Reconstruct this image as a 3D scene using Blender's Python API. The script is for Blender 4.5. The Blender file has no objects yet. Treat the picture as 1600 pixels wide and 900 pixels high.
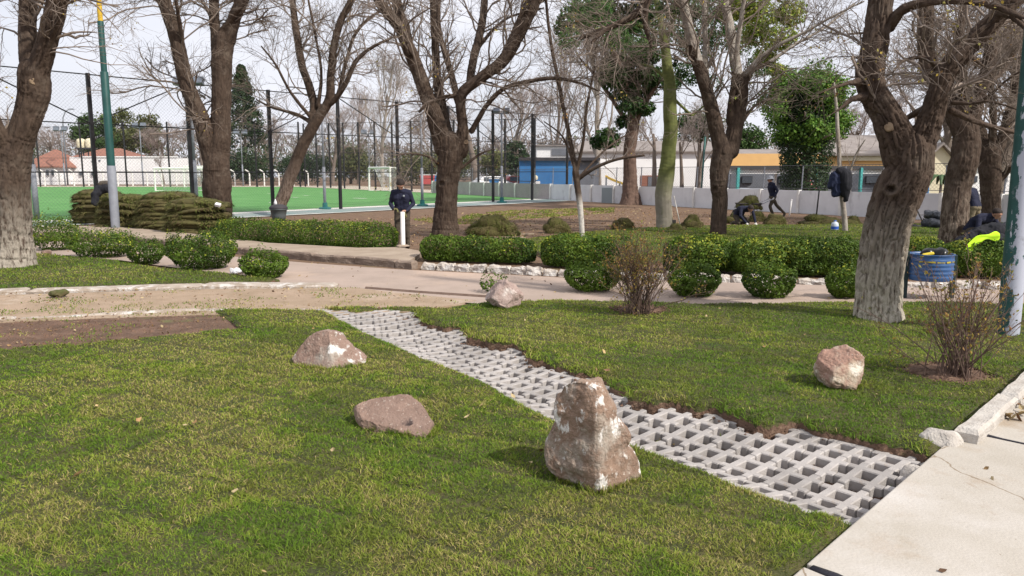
import bpy, bmesh, math, random
import numpy as np
from mathutils import Vector, Matrix
from mathutils.bvhtree import BVHTree

SC = bpy.context.scene
COL = SC.collection
# ------------------------------------------------------------------ camera
CAM_H = 1.7
FPX = 1200.0                       # focal length in pixels of a 1600 px wide picture
TH = math.atan(174 / FPX)          # downward pitch
cam = bpy.data.objects.new('camera', bpy.data.cameras.new('camera'))
COL.objects.link(cam)
cam.location = (0, 0, CAM_H)
cam.rotation_euler = (math.pi / 2 - TH, 0, 0)
cam.data.sensor_width = 36
cam.data.lens = 27.0
cam.data.clip_end = 3000
SC.camera = cam
# ------------------------------------------------------------------ sky and sun
SUN_DIR = Vector((0.80, -0.60, 0)).normalized()
SUN_EL = math.radians(43)
to_sun = Vector((SUN_DIR.x * math.cos(SUN_EL), SUN_DIR.y * math.cos(SUN_EL), math.sin(SUN_EL)))
W = bpy.data.worlds.new('World')
SC.world = W
W.use_nodes = True
nt = W.node_tree
bg = nt.nodes['Background']
sky = nt.nodes.new('ShaderNodeTexSky')
sky.sky_type = 'NISHITA'
sky.sun_disc = False
sky.sun_elevation = SUN_EL
sky.sun_rotation = math.atan2(to_sun.x, to_sun.y)
sky.dust_density = 3.0
tc = nt.nodes.new('ShaderNodeTexCoord')
mp = nt.nodes.new('ShaderNodeMapping')
mp.inputs['Scale'].default_value = (1, 1, 3.2)
ns = nt.nodes.new('ShaderNodeTexNoise')
ns.inputs['Scale'].default_value = 2.4
ns.inputs['Detail'].default_value = 6
rmp = nt.nodes.new('ShaderNodeValToRGB')
rmp.color_ramp.elements[0].position = 0.30
rmp.color_ramp.elements[0].color = (0.72, 0.72, 0.72, 1)
rmp.color_ramp.elements[1].position = 0.62
rmp.color_ramp.elements[1].color = (1, 1, 1, 1)
mx = nt.nodes.new('ShaderNodeMix')
mx.data_type = 'RGBA'
mx.inputs['B'].default_value = (7.9, 8.0, 8.7, 1)      # thin high cloud
nt.links.new(tc.outputs['Generated'], mp.inputs['Vector'])
nt.links.new(mp.outputs['Vector'], ns.inputs['Vector'])
nt.links.new(ns.outputs['Fac'], rmp.inputs['Fac'])
nt.links.new(rmp.outputs['Color'], mx.inputs['Factor'])
nt.links.new(sky.outputs['Color'], mx.inputs['A'])
nt.links.new(mx.outputs['Result'], bg.inputs['Color'])
bg.inputs['Strength'].default_value = 0.1
sl = bpy.data.lights.new('sun', 'SUN')
sl.energy = 4.3
sl.angle = math.radians(1.6)
sl.color = (1.0, 0.94, 0.85)
so = bpy.data.objects.new('sun', sl)
COL.objects.link(so)
so.rotation_euler = to_sun.to_track_quat('Z', 'Y').to_euler()
so.location = (20, -20, 40)
vs = SC.view_settings
vs.view_transform = 'Standard'
vs.look = 'None'
vs.exposure = 0.28
vs.gamma = 1.0
try:
    SC.cycles.max_bounces = 6
    SC.cycles.transparent_max_bounces = 8
except Exception:
    pass

# ------------------------------------------------------------------ picture <-> place
def zt(y):
    """the terrain: flat park, then a slight rise towards the far end of the pitch"""
    return 0.008 * np.clip(np.asarray(y, float) - 33, 0, 77)

def ray(u, v):
    x = (u - 800) / FPX
    y = -(v - 450) / FPX
    return np.array([x, math.cos(TH) + y * math.sin(TH), -math.sin(TH) + y * math.cos(TH)])

def G(u, v, z=0.0):
    """where the ray of a picture point meets the ground (plus z)"""
    d = ray(u, v)
    zz = z
    p = None
    for _ in range(25):
        t = (zz - CAM_H) / d[2] if d[2] < -1e-4 else 400
        p = d * t
        zz = z + float(zt(p[1]))
    return np.array([p[0], p[1], zz])

def P(u, v, Y):
    """the point at depth Y seen at a picture point"""
    d = ray(u, v)
    p = d * (Y / d[1])
    return np.array([p[0], p[1], p[2] + CAM_H])

def GL(pts, z=0.0):
    return [G(u, v, z) for u, v in pts]

# ------------------------------------------------------------------ noise
def _hash(ix, iy, iz, seed):
    h = (ix * 374761393 + iy * 668265263 + iz * 2147483647 + seed * 1274126177) & 0xffffffff
    h = ((h ^ (h >> 13)) * 1274126177) & 0xffffffff
    h = ((h ^ (h >> 16)) * 2246822519) & 0xffffffff
    return ((h ^ (h >> 15)) & 0xffffff) / float(0xffffff)

def vnoise(p, seed=0):
    p = np.asarray(p, float)
    if p.shape[-1] == 2:
        p = np.concatenate([p, np.zeros(p.shape[:-1] + (1,))], -1)
    i = np.floor(p).astype(np.int64)
    f = p - i
    f = f * f * (3 - 2 * f)
    out = 0
    for dx in (0, 1):
        for dy in (0, 1):
            for dz in (0, 1):
                w = (f[..., 0] if dx else 1 - f[..., 0]) * (f[..., 1] if dy else 1 - f[..., 1]) * (f[..., 2] if dz else 1 - f[..., 2])
                out = out + w * _hash(i[..., 0] + dx, i[..., 1] + dy, i[..., 2] + dz, seed)
    return out

def fbm(p, seed=0, oct=4, gain=0.5):
    p = np.asarray(p, float)
    a, s, t = 1.0, 0.0, 0.0
    for k in range(oct):
        s = s + a * vnoise(p * (2.03 ** k) + 17.3 * k, seed + k)
        t += a
        a *= gain
    return s / t                    # 0..1, mean .5

# ------------------------------------------------------------------ meshes
def np_mesh(name, V, F, mats=(), colors=None, smooth=False, mat_index=None):
    """V (n,3); F list of int arrays (m,k)"""
    V = np.ascontiguousarray(V, dtype=np.float32).reshape(-1, 3)
    F = [np.asarray(f, dtype=np.int32) for f in (F if isinstance(F, (list, tuple)) else [F]) if len(f)]
    me = bpy.data.meshes.new(name)
    me.vertices.add(len(V))
    me.vertices.foreach_set('co', V.ravel())
    nl = sum(f.size for f in F)
    nf = sum(len(f) for f in F)
    me.loops.add(nl)
    me.loops.foreach_set('vertex_index', np.concatenate([f.ravel() for f in F]))
    tot = np.concatenate([np.full(len(f), f.shape[1], np.int32) for f in F])
    st = np.concatenate([[0], np.cumsum(tot)[:-1]]).astype(np.int32)
    me.polygons.add(nf)
    me.polygons.foreach_set('loop_start', st)
    try:
        me.polygons.foreach_set('loop_total', tot)
    except Exception:
        pass
    me.polygons.foreach_set('use_smooth', np.full(nf, bool(smooth)))
    for m in mats:
        me.materials.append(m)
    if mat_index is not None:
        me.polygons.foreach_set('material_index', np.asarray(mat_index, np.int32))
    me.update(calc_edges=True)
    if colors is not None:
        c = np.ones((len(V), 4), np.float32)
        c[:, :3] = colors
        a = me.color_attributes.new('Col', 'FLOAT_COLOR', 'POINT')
        a.data.foreach_set('color', c.ravel())
    return me

def link(name, me, parent=None, loc=None):
    o = bpy.data.objects.new(name, me)
    COL.objects.link(o)
    if parent is not None:
        o.parent = parent
    if loc is not None:
        o.location = loc
    return o

def tag(o, label=None, cat=None, group=None, kind=None):
    if label: o['label'] = label
    if cat: o['category'] = cat
    if group: o['group'] = group
    if kind: o['kind'] = kind
    return o

def thing(name, label, cat, loc=(0, 0, 0), rz=0.0, group=None):
    o = bpy.data.objects.new(name, None)
    COL.objects.link(o)
    o.location = [float(c) for c in loc]
    o.rotation_euler = (0, 0, rz)
    o.empty_display_size = 0.2
    return tag(o, label, cat, group)

def kids(o):
    return [c for c in COL.objects if c.parent == o]

def copy_tree(o, parent=None, depth=0, index=None):
    c = o.copy()
    COL.objects.link(c)
    if parent is not None:
        c.parent = parent
    for k in list(o.children):
        copy_tree(k, c, depth + 1)
    return c

class MB:
    """collects solids; build() makes ONE mesh object"""
    def __init__(s):
        s.V, s.F4, s.F3, s.n = [], [], [], 0
    def add(s, V, F4=None, F3=None):
        V = np.asarray(V, float).reshape(-1, 3)
        if F4 is not None and len(F4): s.F4.append(np.asarray(F4, int) + s.n)
        if F3 is not None and len(F3): s.F3.append(np.asarray(F3, int) + s.n)
        s.V.append(V)
        s.n += len(V)
        return s
    def box(s, c, size, rz=0.0, ry=0.0, rx=0.0, taper=1.0):
        x, y, z = [d / 2 for d in size]
        v = np.array([[-x, -y, -z], [x, -y, -z], [x, y, -z], [-x, y, -z], [-x * taper, -y * taper, z], [x * taper, -y * taper, z], [x * taper, y * taper, z], [-x * taper, y * taper, z]])
        m = np.array((Matrix.Rotation(rz, 3, 'Z') @ Matrix.Rotation(ry, 3, 'Y') @ Matrix.Rotation(rx, 3, 'X')))
        v = v @ m.T + np.asarray(c, float)
        return s.add(v, [[0, 3, 2, 1], [4, 5, 6, 7], [0, 1, 5, 4], [1, 2, 6, 5], [2, 3, 7, 6], [3, 0, 4, 7]])
    def bar(s, a, b, w, h=None):
        """square bar from a to b"""
        return s.tube([a, b], w * 0.7071, 4)
    def tube(s, pts, r, sides=8, caps=True):
        pts = np.asarray(pts, float)
        K = len(pts)
        R = np.full(K, r, float) if np.isscalar(r) else np.asarray(r, float)
        V, F = tubes(pts[None], R[None], sides)
        s.add(V, F)
        if caps:
            n0 = s.n
            a, b = pts[0], pts[-1]
            s.add(np.array([a, b]), None, [[-1, -1, -1]][:0])
            base = s.n - 2 - K * sides
            t = []
            for k in range(sides):
                t.append([s.n - 2, base + (k + 1) % sides, base + k])
                t.append([s.n - 1, base + (K - 1) * sides + k, base + (K - 1) * sides + (k + 1) % sides])
            s.F3.append(np.array(t))
        return s
    def lathe(s, c, prof, sides=20, axis=None):
        """prof: list of (radius, height)"""
        a = np.linspace(0, 2 * np.pi, sides, endpoint=False)
        V = np.array([[r * np.cos(t), r * np.sin(t), h] for r, h in prof for t in a])
        if axis is not None:
            q = Vector((0, 0, 1)).rotation_difference(Vector(axis)).to_matrix()
            V = V @ np.array(q).T
        V = V + np.asarray(c, float)
        F = []
        for i in range(len(prof) - 1):
            for k in range(sides):
                k2 = (k + 1) % sides
                F.append([i * sides + k, i * sides + k2, (i + 1) * sides + k2, (i + 1) * sides + k])
        return s.add(V, F)
    def prism(s, poly, z0, z1):
        """convex-or-not polygon (x, y[, z ignored]) extruded; triangulated caps by fan of a bmesh"""
        poly = [tuple(p[:2]) for p in poly]
        bm = bmesh.new()
        vs_ = [bm.verts.new((p[0], p[1], z0)) for p in poly]
        f = bm.faces.new(vs_)
        if f.normal.z > 0: f.normal_flip()
        r = bmesh.ops.extrude_face_region(bm, geom=[f])
        for g in r['geom']:
            if isinstance(g, bmesh.types.BMVert): g.co.z = z1
        bmesh.ops.recalc_face_normals(bm, faces=bm.faces)
        bmesh.ops.triangulate(bm, faces=bm.faces)
        bm.verts.index_update()
        V = [v.co[:] for v in bm.verts]
        F = [[v.index for v in ff.verts] for ff in bm.faces]
        bm.free()
        return s.add(V, None, F)
    def arrays(s):
        V = np.concatenate(s.V)
        F = []
        if s.F4: F.append(np.concatenate(s.F4))
        if s.F3: F.append(np.concatenate(s.F3))
        return V, F
    def mesh(s, name, mat, smooth=False, colors=None):
        V, F = s.arrays()
        return np_mesh(name, V, F, [mat] if not isinstance(mat, (list, tuple)) else mat, colors, smooth)
    def build(s, name, mat, parent=None, smooth=False, loc=None, bevel=0):
        o = link(name, s.mesh(name, mat, smooth), parent, loc)
        if bevel:
            m = o.modifiers.new('bevel', 'BEVEL')
            m.width = bevel
            m.segments = 2
            m.limit_method = 'ANGLE'
        return o

def tubes(Pn, Rn, sides=3):
    """many polylines (N,K,3) with radii (N,K) -> vertices, quads"""
    Pn = np.asarray(Pn, float)
    N, K, _ = Pn.shape
    T = np.empty_like(Pn)
    T[:, 1:-1] = Pn[:, 2:] - Pn[:, :-2]
    T[:, 0] = Pn[:, 1] - Pn[:, 0]
    T[:, -1] = Pn[:, -1] - Pn[:, -2]
    T /= np.linalg.norm(T, axis=-1, keepdims=True) + 1e-12
    mean = T.mean(1)
    ref = np.where((np.abs(mean[:, 2]) > 0.8)[:, None], np.array([[1.0, 0.13, 0]]), np.array([[0, 0.1, 1.0]]))[:, None, :]
    A = np.cross(T, ref)
    A /= np.linalg.norm(A, axis=-1, keepdims=True) + 1e-12
    B = np.cross(T, A)
    a = np.linspace(0, 2 * np.pi, sides, endpoint=False)
    V = Pn[:, :, None] + Rn[:, :, None, None] * (A[:, :, None] * np.cos(a)[None, None, :, None] + B[:, :, None] * np.sin(a)[None, None, :, None])
    idx = np.arange(N * K * sides).reshape(N, K, sides)
    q = np.stack([idx[:, :-1], np.roll(idx, -1, 2)[:, :-1], np.roll(idx, -1, 2)[:, 1:], idx[:, 1:]], -1).reshape(-1, 4)
    return V.reshape(-1, 3), q

def resample(pts, r, step):
    pts = np.asarray(pts, float)
    r = np.asarray(r, float)
    n = len(pts)
    # Catmull-Rom through the points
    out, ro = [], []
    for i in range(n - 1):
        p0, p1, p2, p3 = pts[max(i - 1, 0)], pts[i], pts[i + 1], pts[min(i + 2, n - 1)]
        L = np.linalg.norm(p2 - p1)
        m = max(1, int(round(L / step)))
        for k in range(m):
            t = k / m
            out.append(0.5 * ((2 * p1) + (-p0 + p2) * t + (2 * p0 - 5 * p1 + 4 * p2 - p3) * t * t + (-p0 + 3 * p1 - 3 * p2 + p3) * t ** 3))
            ro.append(r[i] * (1 - t) + r[i + 1] * t)
    out.append(pts[-1])
    ro.append(r[-1])
    return np.array(out), np.array(ro)

def fuse(chains, voxel, smooth=4, factor=0.5):
    """chains: list of (points, radii): closed tubes with round ends, melted into one skin. -> V, F(quads)"""
    mb = MB()
    for pts, r in chains:
        pts = np.asarray(pts, float)
        r = np.asarray(r, float)
        d0 = pts[0] - pts[1]; d0 /= np.linalg.norm(d0) + 1e-9
        d1 = pts[-1] - pts[-2]; d1 /= np.linalg.norm(d1) + 1e-9
        P_, R_ = [], []
        for a in (0.98, 0.75, 0.4):
            P_.append(pts[0] + d0 * r[0] * a); R_.append(r[0] * math.sqrt(1 - a * a))
        P_ += list(pts); R_ += list(r)
        for a in (0.4, 0.75, 0.98):
            P_.append(pts[-1] + d1 * r[-1] * a); R_.append(r[-1] * math.sqrt(1 - a * a))
        mb.tube(P_, np.array(R_), 14)
    V, F = mb.arrays()
    me = np_mesh('tmp', V, F)
    o = bpy.data.objects.new('tmp', me)
    COL.objects.link(o)
    m = o.modifiers.new('r', 'REMESH')
    m.mode = 'VOXEL'
    m.voxel_size = voxel
    if smooth:
        s = o.modifiers.new('s', 'SMOOTH')
        s.iterations = smooth
        s.factor = factor
    dg = bpy.context.evaluated_depsgraph_get()
    ev = o.evaluated_get(dg)
    em = ev.to_mesh()
    n = len(em.vertices)
    V = np.empty(n * 3, np.float32)
    em.vertices.foreach_get('co', V)
    nl = len(em.loops)
    L = np.empty(nl, np.int32)
    em.loops.foreach_get('vertex_index', L)
    tot = np.empty(len(em.polygons), np.int32)
    em.polygons.foreach_get('loop_total', tot)
    ev.to_mesh_clear()
    bpy.data.objects.remove(o)
    bpy.data.meshes.remove(me)
    if (tot == 4).all():
        F = [L.reshape(-1, 4)]
    else:
        st = np.concatenate([[0], np.cumsum(tot)[:-1]])
        F = []
        for k in np.unique(tot):
            s_ = st[tot == k]
            F.append(L[s_[:, None] + np.arange(k)[None]])
    return V.reshape(-1, 3).astype(float), F

def vnormals(V, F):
    N = np.zeros_like(V)
    for f in F:
        n = np.cross(V[f[:, 1]] - V[f[:, 0]], V[f[:, 2]] - V[f[:, 0]])
        for k in range(f.shape[1]):
            np.add.at(N, f[:, k], n)
    return N / (np.linalg.norm(N, axis=1, keepdims=True) + 1e-12)

def inside(poly, X, Y):
    poly = np.asarray([p[:2] for p in poly], float)
    c = np.zeros(X.shape, bool)
    j = len(poly) - 1
    for i in range(len(poly)):
        xi, yi, xj, yj = poly[i, 0], poly[i, 1], poly[j, 0], poly[j, 1]
        if yi != yj:
            c ^= ((yi > Y) != (yj > Y)) & (X < (xj - xi) * (Y - yi) / (yj - yi) + xi)
        j = i
    return c

def edge_dist(poly, X, Y, closed=True):
    poly = np.asarray([p[:2] for p in poly], float)
    d = np.full(X.shape, 1e9)
    n = len(poly)
    for i in range(n if closed else n - 1):
        a, b = poly[i], poly[(i + 1) % n]
        ab = b - a
        L2 = (ab ** 2).sum() + 1e-12
        t = np.clip(((X - a[0]) * ab[0] + (Y - a[1]) * ab[1]) / L2, 0, 1)
        d = np.minimum(d, np.hypot(X - a[0] - t * ab[0], Y - a[1] - t * ab[1]))
    return d

# ------------------------------------------------------------------ materials
def mat(name, col, col2=None, rough=0.85, scale=6.0, detail=6, bump=0.0, bscale=None, metal=0.0, spec=0.3, attr=False, trans=0.0, stretch=None, lo=0.35, hi=0.65, sheen=0.0):
    m = bpy.data.materials.new(name)
    m.use_nodes = True
    t = m.node_tree
    b = t.nodes['Principled BSDF']
    b.inputs['Roughness'].default_value = rough
    b.inputs['Metallic'].default_value = metal
    b.inputs['Specular IOR Level'].default_value = spec
    c = t.nodes.new('ShaderNodeTexCoord')
    src = c.outputs['Object']
    if stretch is not None:
        g = t.nodes.new('ShaderNodeMapping')
        g.inputs['Scale'].default_value = stretch
        t.links.new(src, g.inputs['Vector'])
        src = g.outputs['Vector']
    base = None
    if attr:
        a = t.nodes.new('ShaderNodeAttribute')
        a.attribute_name = 'Col'
        base = a.outputs['Color']
    if col2 is not None:
        n = t.nodes.new('ShaderNodeTexNoise')
        n.inputs['Scale'].default_value = scale
        n.inputs['Detail'].default_value = detail
        n.inputs['Roughness'].default_value = 0.6
        r = t.nodes.new('ShaderNodeMapRange')
        r.inputs['From Min'].default_value = lo
        r.inputs['From Max'].default_value = hi
        x = t.nodes.new('ShaderNodeMix')
        x.data_type = 'RGBA'
        x.inputs['A'].default_value = (*col, 1)
        x.inputs['B'].default_value = (*col2, 1)
        t.links.new(src, n.inputs['Vector'])
        t.links.new(n.outputs['Fac'], r.inputs['Value'])
        t.links.new(r.outputs['Result'], x.inputs['Factor'])
        out = x.outputs['Result']
        if base is not None:
            y = t.nodes.new('ShaderNodeMix')
            y.data_type = 'RGBA'
            y.blend_type = 'MULTIPLY'
            y.inputs['Factor'].default_value = 1
            t.links.new(base, y.inputs['A'])
            t.links.new(out, y.inputs['B'])
            out = y.outputs['Result']
        base = out
    if base is not None:
        t.links.new(base, b.inputs['Base Color'])
    else:
        b.inputs['Base Color'].default_value = (*col, 1)
    if bump:
        n2 = t.nodes.new('ShaderNodeTexNoise')
        n2.inputs['Scale'].default_value = bscale or scale * 4
        n2.inputs['Detail'].default_value = 5
        u = t.nodes.new('ShaderNodeBump')
        u.inputs['Strength'].default_value = 1.0
        u.inputs['Distance'].default_value = bump
        t.links.new(src, n2.inputs['Vector'])
        t.links.new(n2.outputs['Fac'], u.inputs['Height'])
        t.links.new(u.outputs['Normal'], b.inputs['Normal'])
    if trans:
        tr = t.nodes.new('ShaderNodeBsdfTranslucent')
        if base is not None:
            t.links.new(base, tr.inputs['Color'])
        else:
            tr.inputs['Color'].default_value = (*col, 1)
        ms = t.nodes.new('ShaderNodeMixShader')
        ms.inputs['Fac'].default_value = trans
        t.links.new(b.outputs[0], ms.inputs[1])
        t.links.new(tr.outputs[0], ms.inputs[2])
        t.links.new(ms.outputs[0], t.nodes['Material Output'].inputs['Surface'])
    return m

def layer(m, col, scale, lo, hi, detail=6, zlo=None, zhi=None, stretch=None, rough=None):
    """lay another colour over a material where a noise (and optionally a band of height) says so"""
    t = m.node_tree
    b = t.nodes['Principled BSDF']
    inp = b.inputs['Base Color']
    c = t.nodes.new('ShaderNodeTexCoord')
    src = c.outputs['Object']
    if stretch is not None:
        g = t.nodes.new('ShaderNodeMapping')
        g.inputs['Scale'].default_value = stretch
        t.links.new(src, g.inputs['Vector'])
        src = g.outputs['Vector']
    n = t.nodes.new('ShaderNodeTexNoise')
    n.inputs['Scale'].default_value = scale
    n.inputs['Detail'].default_value = detail
    n.inputs['Roughness'].default_value = 0.65
    t.links.new(src, n.inputs['Vector'])
    r = t.nodes.new('ShaderNodeMapRange')
    r.inputs['From Min'].default_value = lo
    r.inputs['From Max'].default_value = hi
    t.links.new(n.outputs['Fac'], r.inputs['Value'])
    fac = r.outputs['Result']
    if zlo is not None:
        s = t.nodes.new('ShaderNodeSeparateXYZ')
        t.links.new(c.outputs['Object'], s.inputs[0])
        q = t.nodes.new('ShaderNodeMapRange')
        q.inputs['From Min'].default_value = zlo
        q.inputs['From Max'].default_value = zhi
        t.links.new(s.outputs['Z'], q.inputs['Value'])
        k = t.nodes.new('ShaderNodeMath')
        k.operation = 'MULTIPLY'
        t.links.new(fac, k.inputs[0])
        t.links.new(q.outputs['Result'], k.inputs[1])
        fac = k.outputs[0]
    x = t.nodes.new('ShaderNodeMix')
    x.data_type = 'RGBA'
    x.inputs['B'].default_value = (*col, 1)
    if inp.is_linked:
        t.links.new(inp.links[0].from_socket, x.inputs['A'])
    else:
        x.inputs['A'].default_value = inp.default_value
    t.links.new(fac, x.inputs['Factor'])
    t.links.new(x.outputs['Result'], inp)
    return m
# ================================================================== THE SETTING
soil = mat('soil', (0.20, 0.125, 0.08), (0.11, 0.07, 0.045), 0.95, 3.0, 8, 0.02, 30, lo=0.3, hi=0.7)
layer(soil, (0.22, 0.19, 0.085), 0.55, 0.60, 0.75, 8)
layer(soil, (0.30, 0.22, 0.15), 9.0, 0.62, 0.72, 6)
dark_soil = mat('dark_soil', (0.165, 0.10, 0.07), (0.10, 0.062, 0.042), 0.95, 4, 8, 0.03, 40)
layer(dark_soil, (0.27, 0.19, 0.13), 14, 0.58, 0.70)
layer(dark_soil, (0.085, 0.05, 0.035), 6, 0.58, 0.68, 8)
layer(dark_soil, (0.13, 0.14, 0.05), 1.6, 0.60, 0.72, 8)
turf_base = mat('turf_base', (0.045, 0.055, 0.018), (0.085, 0.075, 0.03), 0.95, 5, 8, 0.03, 45)
asphalt = mat('worn_asphalt', (0.37, 0.29, 0.245), (0.31, 0.245, 0.205), 0.9, 1.3, 8, 0.004, 90)
layer(asphalt, (0.44, 0.33, 0.26), 0.5, 0.5, 0.7)
layer(asphalt, (0.27, 0.21, 0.17), 7, 0.66, 0.74)
dirt_path_m = mat('dirt_path', (0.35, 0.26, 0.19), (0.27, 0.20, 0.135), 0.95, 2.2, 9, 0.012, 50)
layer(dirt_path_m, (0.20, 0.155, 0.075), 3.0, 0.60, 0.70, 8, stretch=(0.5, 1.6, 1))
layer(dirt_path_m, (0.43, 0.35, 0.28), 0.9, 0.56, 0.72)
kerb_m = mat('limewashed_kerb', (0.50, 0.46, 0.42), (0.33, 0.27, 0.22), 0.9, 9, 8, 0.02, 40)
layer(kerb_m, (0.60, 0.57, 0.54), 4, 0.5, 0.6)
old_white_m = mat('worn_lime_kerb', (0.44, 0.385, 0.335), (0.27, 0.215, 0.165), 0.92, 5, 9, 0.012, 60)
layer(old_white_m, (0.52, 0.49, 0.46), 7, 0.52, 0.60, 8)
old_kerb_m = mat('old_kerb', (0.27, 0.21, 0.17), (0.18, 0.135, 0.105), 0.92, 5, 8, 0.02, 30)
walk_m = mat('sandy_pavement', (0.36, 0.29, 0.225), (0.27, 0.21, 0.16), 0.92, 1.8, 8, 0.006, 50)
conc = mat('concrete', (0.43, 0.395, 0.35), (0.375, 0.34, 0.29), 0.85, 2.2, 8, 0.003, 60)
layer(conc, (0.32, 0.25, 0.18), 1.9, 0.53, 0.72, 9)
layer(conc, (0.30, 0.23, 0.17), 6.0, 0.62, 0.75, 9, stretch=(1, 0.4, 1))
layer(conc, (0.50, 0.47, 0.44), 0.8, 0.5, 0.7, 8)
layer(conc, (0.22, 0.17, 0.13), 17, 0.70, 0.76, 4)
paver_m = mat('paver_concrete', (0.40, 0.375, 0.36), (0.32, 0.295, 0.28), 0.9, 7, 8, 0.004, 120)
layer(paver_m, (0.29, 0.22, 0.16), 5, 0.60, 0.72, 8)
_t = paver_m.node_tree; _b = _t.nodes['Principled BSDF']          # no two blocks quite the same tone
_oi = _t.nodes.new('ShaderNodeObjectInfo'); _mr = _t.nodes.new('ShaderNodeMapRange'); _mr.inputs['To Min'].default_value = 0.78; _mr.inputs['To Max'].default_value = 1.08
_mm = _t.nodes.new('ShaderNodeMix'); _mm.data_type = 'RGBA'; _mm.blend_type = 'MULTIPLY'; _mm.inputs['Factor'].default_value = 1
_t.links.new(_oi.outputs['Random'], _mr.inputs['Value']); _t.links.new(_b.inputs['Base Color'].links[0].from_socket, _mm.inputs['A']); _t.links.new(_mr.outputs['Result'], _mm.inputs['B']); _t.links.new(_mm.outputs['Result'], _b.inputs['Base Color'])
# hairline cracks in the concrete walk
_t = conc.node_tree; _b = _t.nodes['Principled BSDF']
_tc = _t.nodes.new('ShaderNodeTexCoord'); _n = _t.nodes.new('ShaderNodeTexNoise'); _n.inputs['Scale'].default_value = 3.0; _n.inputs['Detail'].default_value = 6
_mv = _t.nodes.new('ShaderNodeMix'); _mv.data_type = 'RGBA'; _mv.blend_type = 'LINEAR_LIGHT'; _mv.inputs['Factor'].default_value = 0.10
_vo = _t.nodes.new('ShaderNodeTexVoronoi'); _vo.feature = 'DISTANCE_TO_EDGE'; _vo.inputs['Scale'].default_value = 0.62
_cr = _t.nodes.new('ShaderNodeMapRange'); _cr.inputs['From Min'].default_value = 0.0022; _cr.inputs['From Max'].default_value = 0.0035
_mm = _t.nodes.new('ShaderNodeMix'); _mm.data_type = 'RGBA'; _mm.inputs['A'].default_value = (0.24, 0.19, 0.14, 1)
_t.links.new(_tc.outputs['Object'], _n.inputs['Vector']); _t.links.new(_tc.outputs['Object'], _mv.inputs['A']); _t.links.new(_n.outputs['Color'], _mv.inputs['B']); _t.links.new(_mv.outputs['Result'], _vo.inputs['Vector'])
_t.links.new(_vo.outputs['Distance'], _cr.inputs['Value']); _t.links.new(_cr.outputs['Result'], _mm.inputs['Factor']); _t.links.new(_b.inputs['Base Color'].links[0].from_socket, _mm.inputs['B']); _t.links.new(_mm.outputs['Result'], _b.inputs['Base Color'])
bitumen = mat('bitumen', (0.014, 0.012, 0.02), rough=0.45, bump=0.004, bscale=40, col2=(0.02, 0.018, 0.025))
court_m = mat('artificial_turf', (0.068, 0.21, 0.05), (0.105, 0.26, 0.075), 0.9, 0.45, 8, stretch=(1, 1, 1))
teal_m = mat('teal_court_paint', (0.17, 0.245, 0.24), (0.25, 0.275, 0.265), 0.8, 0.7, 6)
white_line = mat('white_line', (0.68, 0.66, 0.62), (0.5, 0.47, 0.43), 0.8, 2, 6)

def clip_half(poly, y0, keep_less):
    out = []
    n = len(poly)
    for i in range(n):
        a, b = poly[i], poly[(i + 1) % n]
        ia = (a[1] <= y0) if keep_less else (a[1] >= y0)
        ib = (b[1] <= y0) if keep_less else (b[1] >= y0)
        if ia: out.append(a)
        if ia != ib:
            t = (y0 - a[1]) / (b[1] - a[1])
            out.append((a[0] + (b[0] - a[0]) * t, y0))
    return out

def sheet(name, poly, z, m, thick=0.0, kind='structure', parent=None):
    poly = [(p[0], p[1]) for p in poly]
    bm = bmesh.new()
    for lo, hi in ((-99, 33), (33, 110), (110, 3000)):
        q = clip_half(clip_half(poly, lo, False), hi, True)
        if len(q) < 3: continue
        vs_ = [bm.verts.new((x, y, float(zt(y)) + z)) for x, y in q]
        try:
            f = bm.faces.new(vs_)
        except ValueError:
            continue
        f.normal_update()
        if f.normal.z < 0: f.normal_flip()
        if thick:
            r = bmesh.ops.extrude_face_region(bm, geom=[f])
            for g in r['geom']:
                if isinstance(g, bmesh.types.BMVert): g.co.z -= 0
            for v in vs_: v.co.z -= thick
            bmesh.ops.recalc_face_normals(bm, faces=bm.faces)
    bmesh.ops.triangulate(bm, faces=bm.faces)
    me = bpy.data.meshes.new(name)
    bm.to_mesh(me)
    bm.free()
    me.materials.append(m)
    o = link(name, me, parent)
    if parent is None: tag(o, kind=kind)
    return o

# ---- ground: one sheet to the horizon, sunk a little under the lawns and the paved strip
gx = np.concatenate([-np.geomspace(900, 12, 14), np.linspace(-10, 10, 41), np.geomspace(12, 900, 14)])
gy = np.concatenate([[-60, -20, -5], np.linspace(0, 12, 33), [14, 17, 20, 24, 28, 33, 40, 55, 75, 95, 110, 150, 220, 350, 600, 1400]])
XX, YY = np.meshgrid(gx, gy)
ZZ = zt(YY) - 0.02 - 0.23 * np.clip((9.35 - YY) / 1.2, 0, 1)
ii = np.arange(XX.size).reshape(XX.shape)
me = np_mesh('ground', np.stack([XX, YY, ZZ], -1).reshape(-1, 3), np.stack([ii[:-1, :-1], ii[:-1, 1:], ii[1:, 1:], ii[1:, :-1]], -1).reshape(-1, 4), [soil], smooth=True)
tag(link('ground', me), kind='structure')

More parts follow.
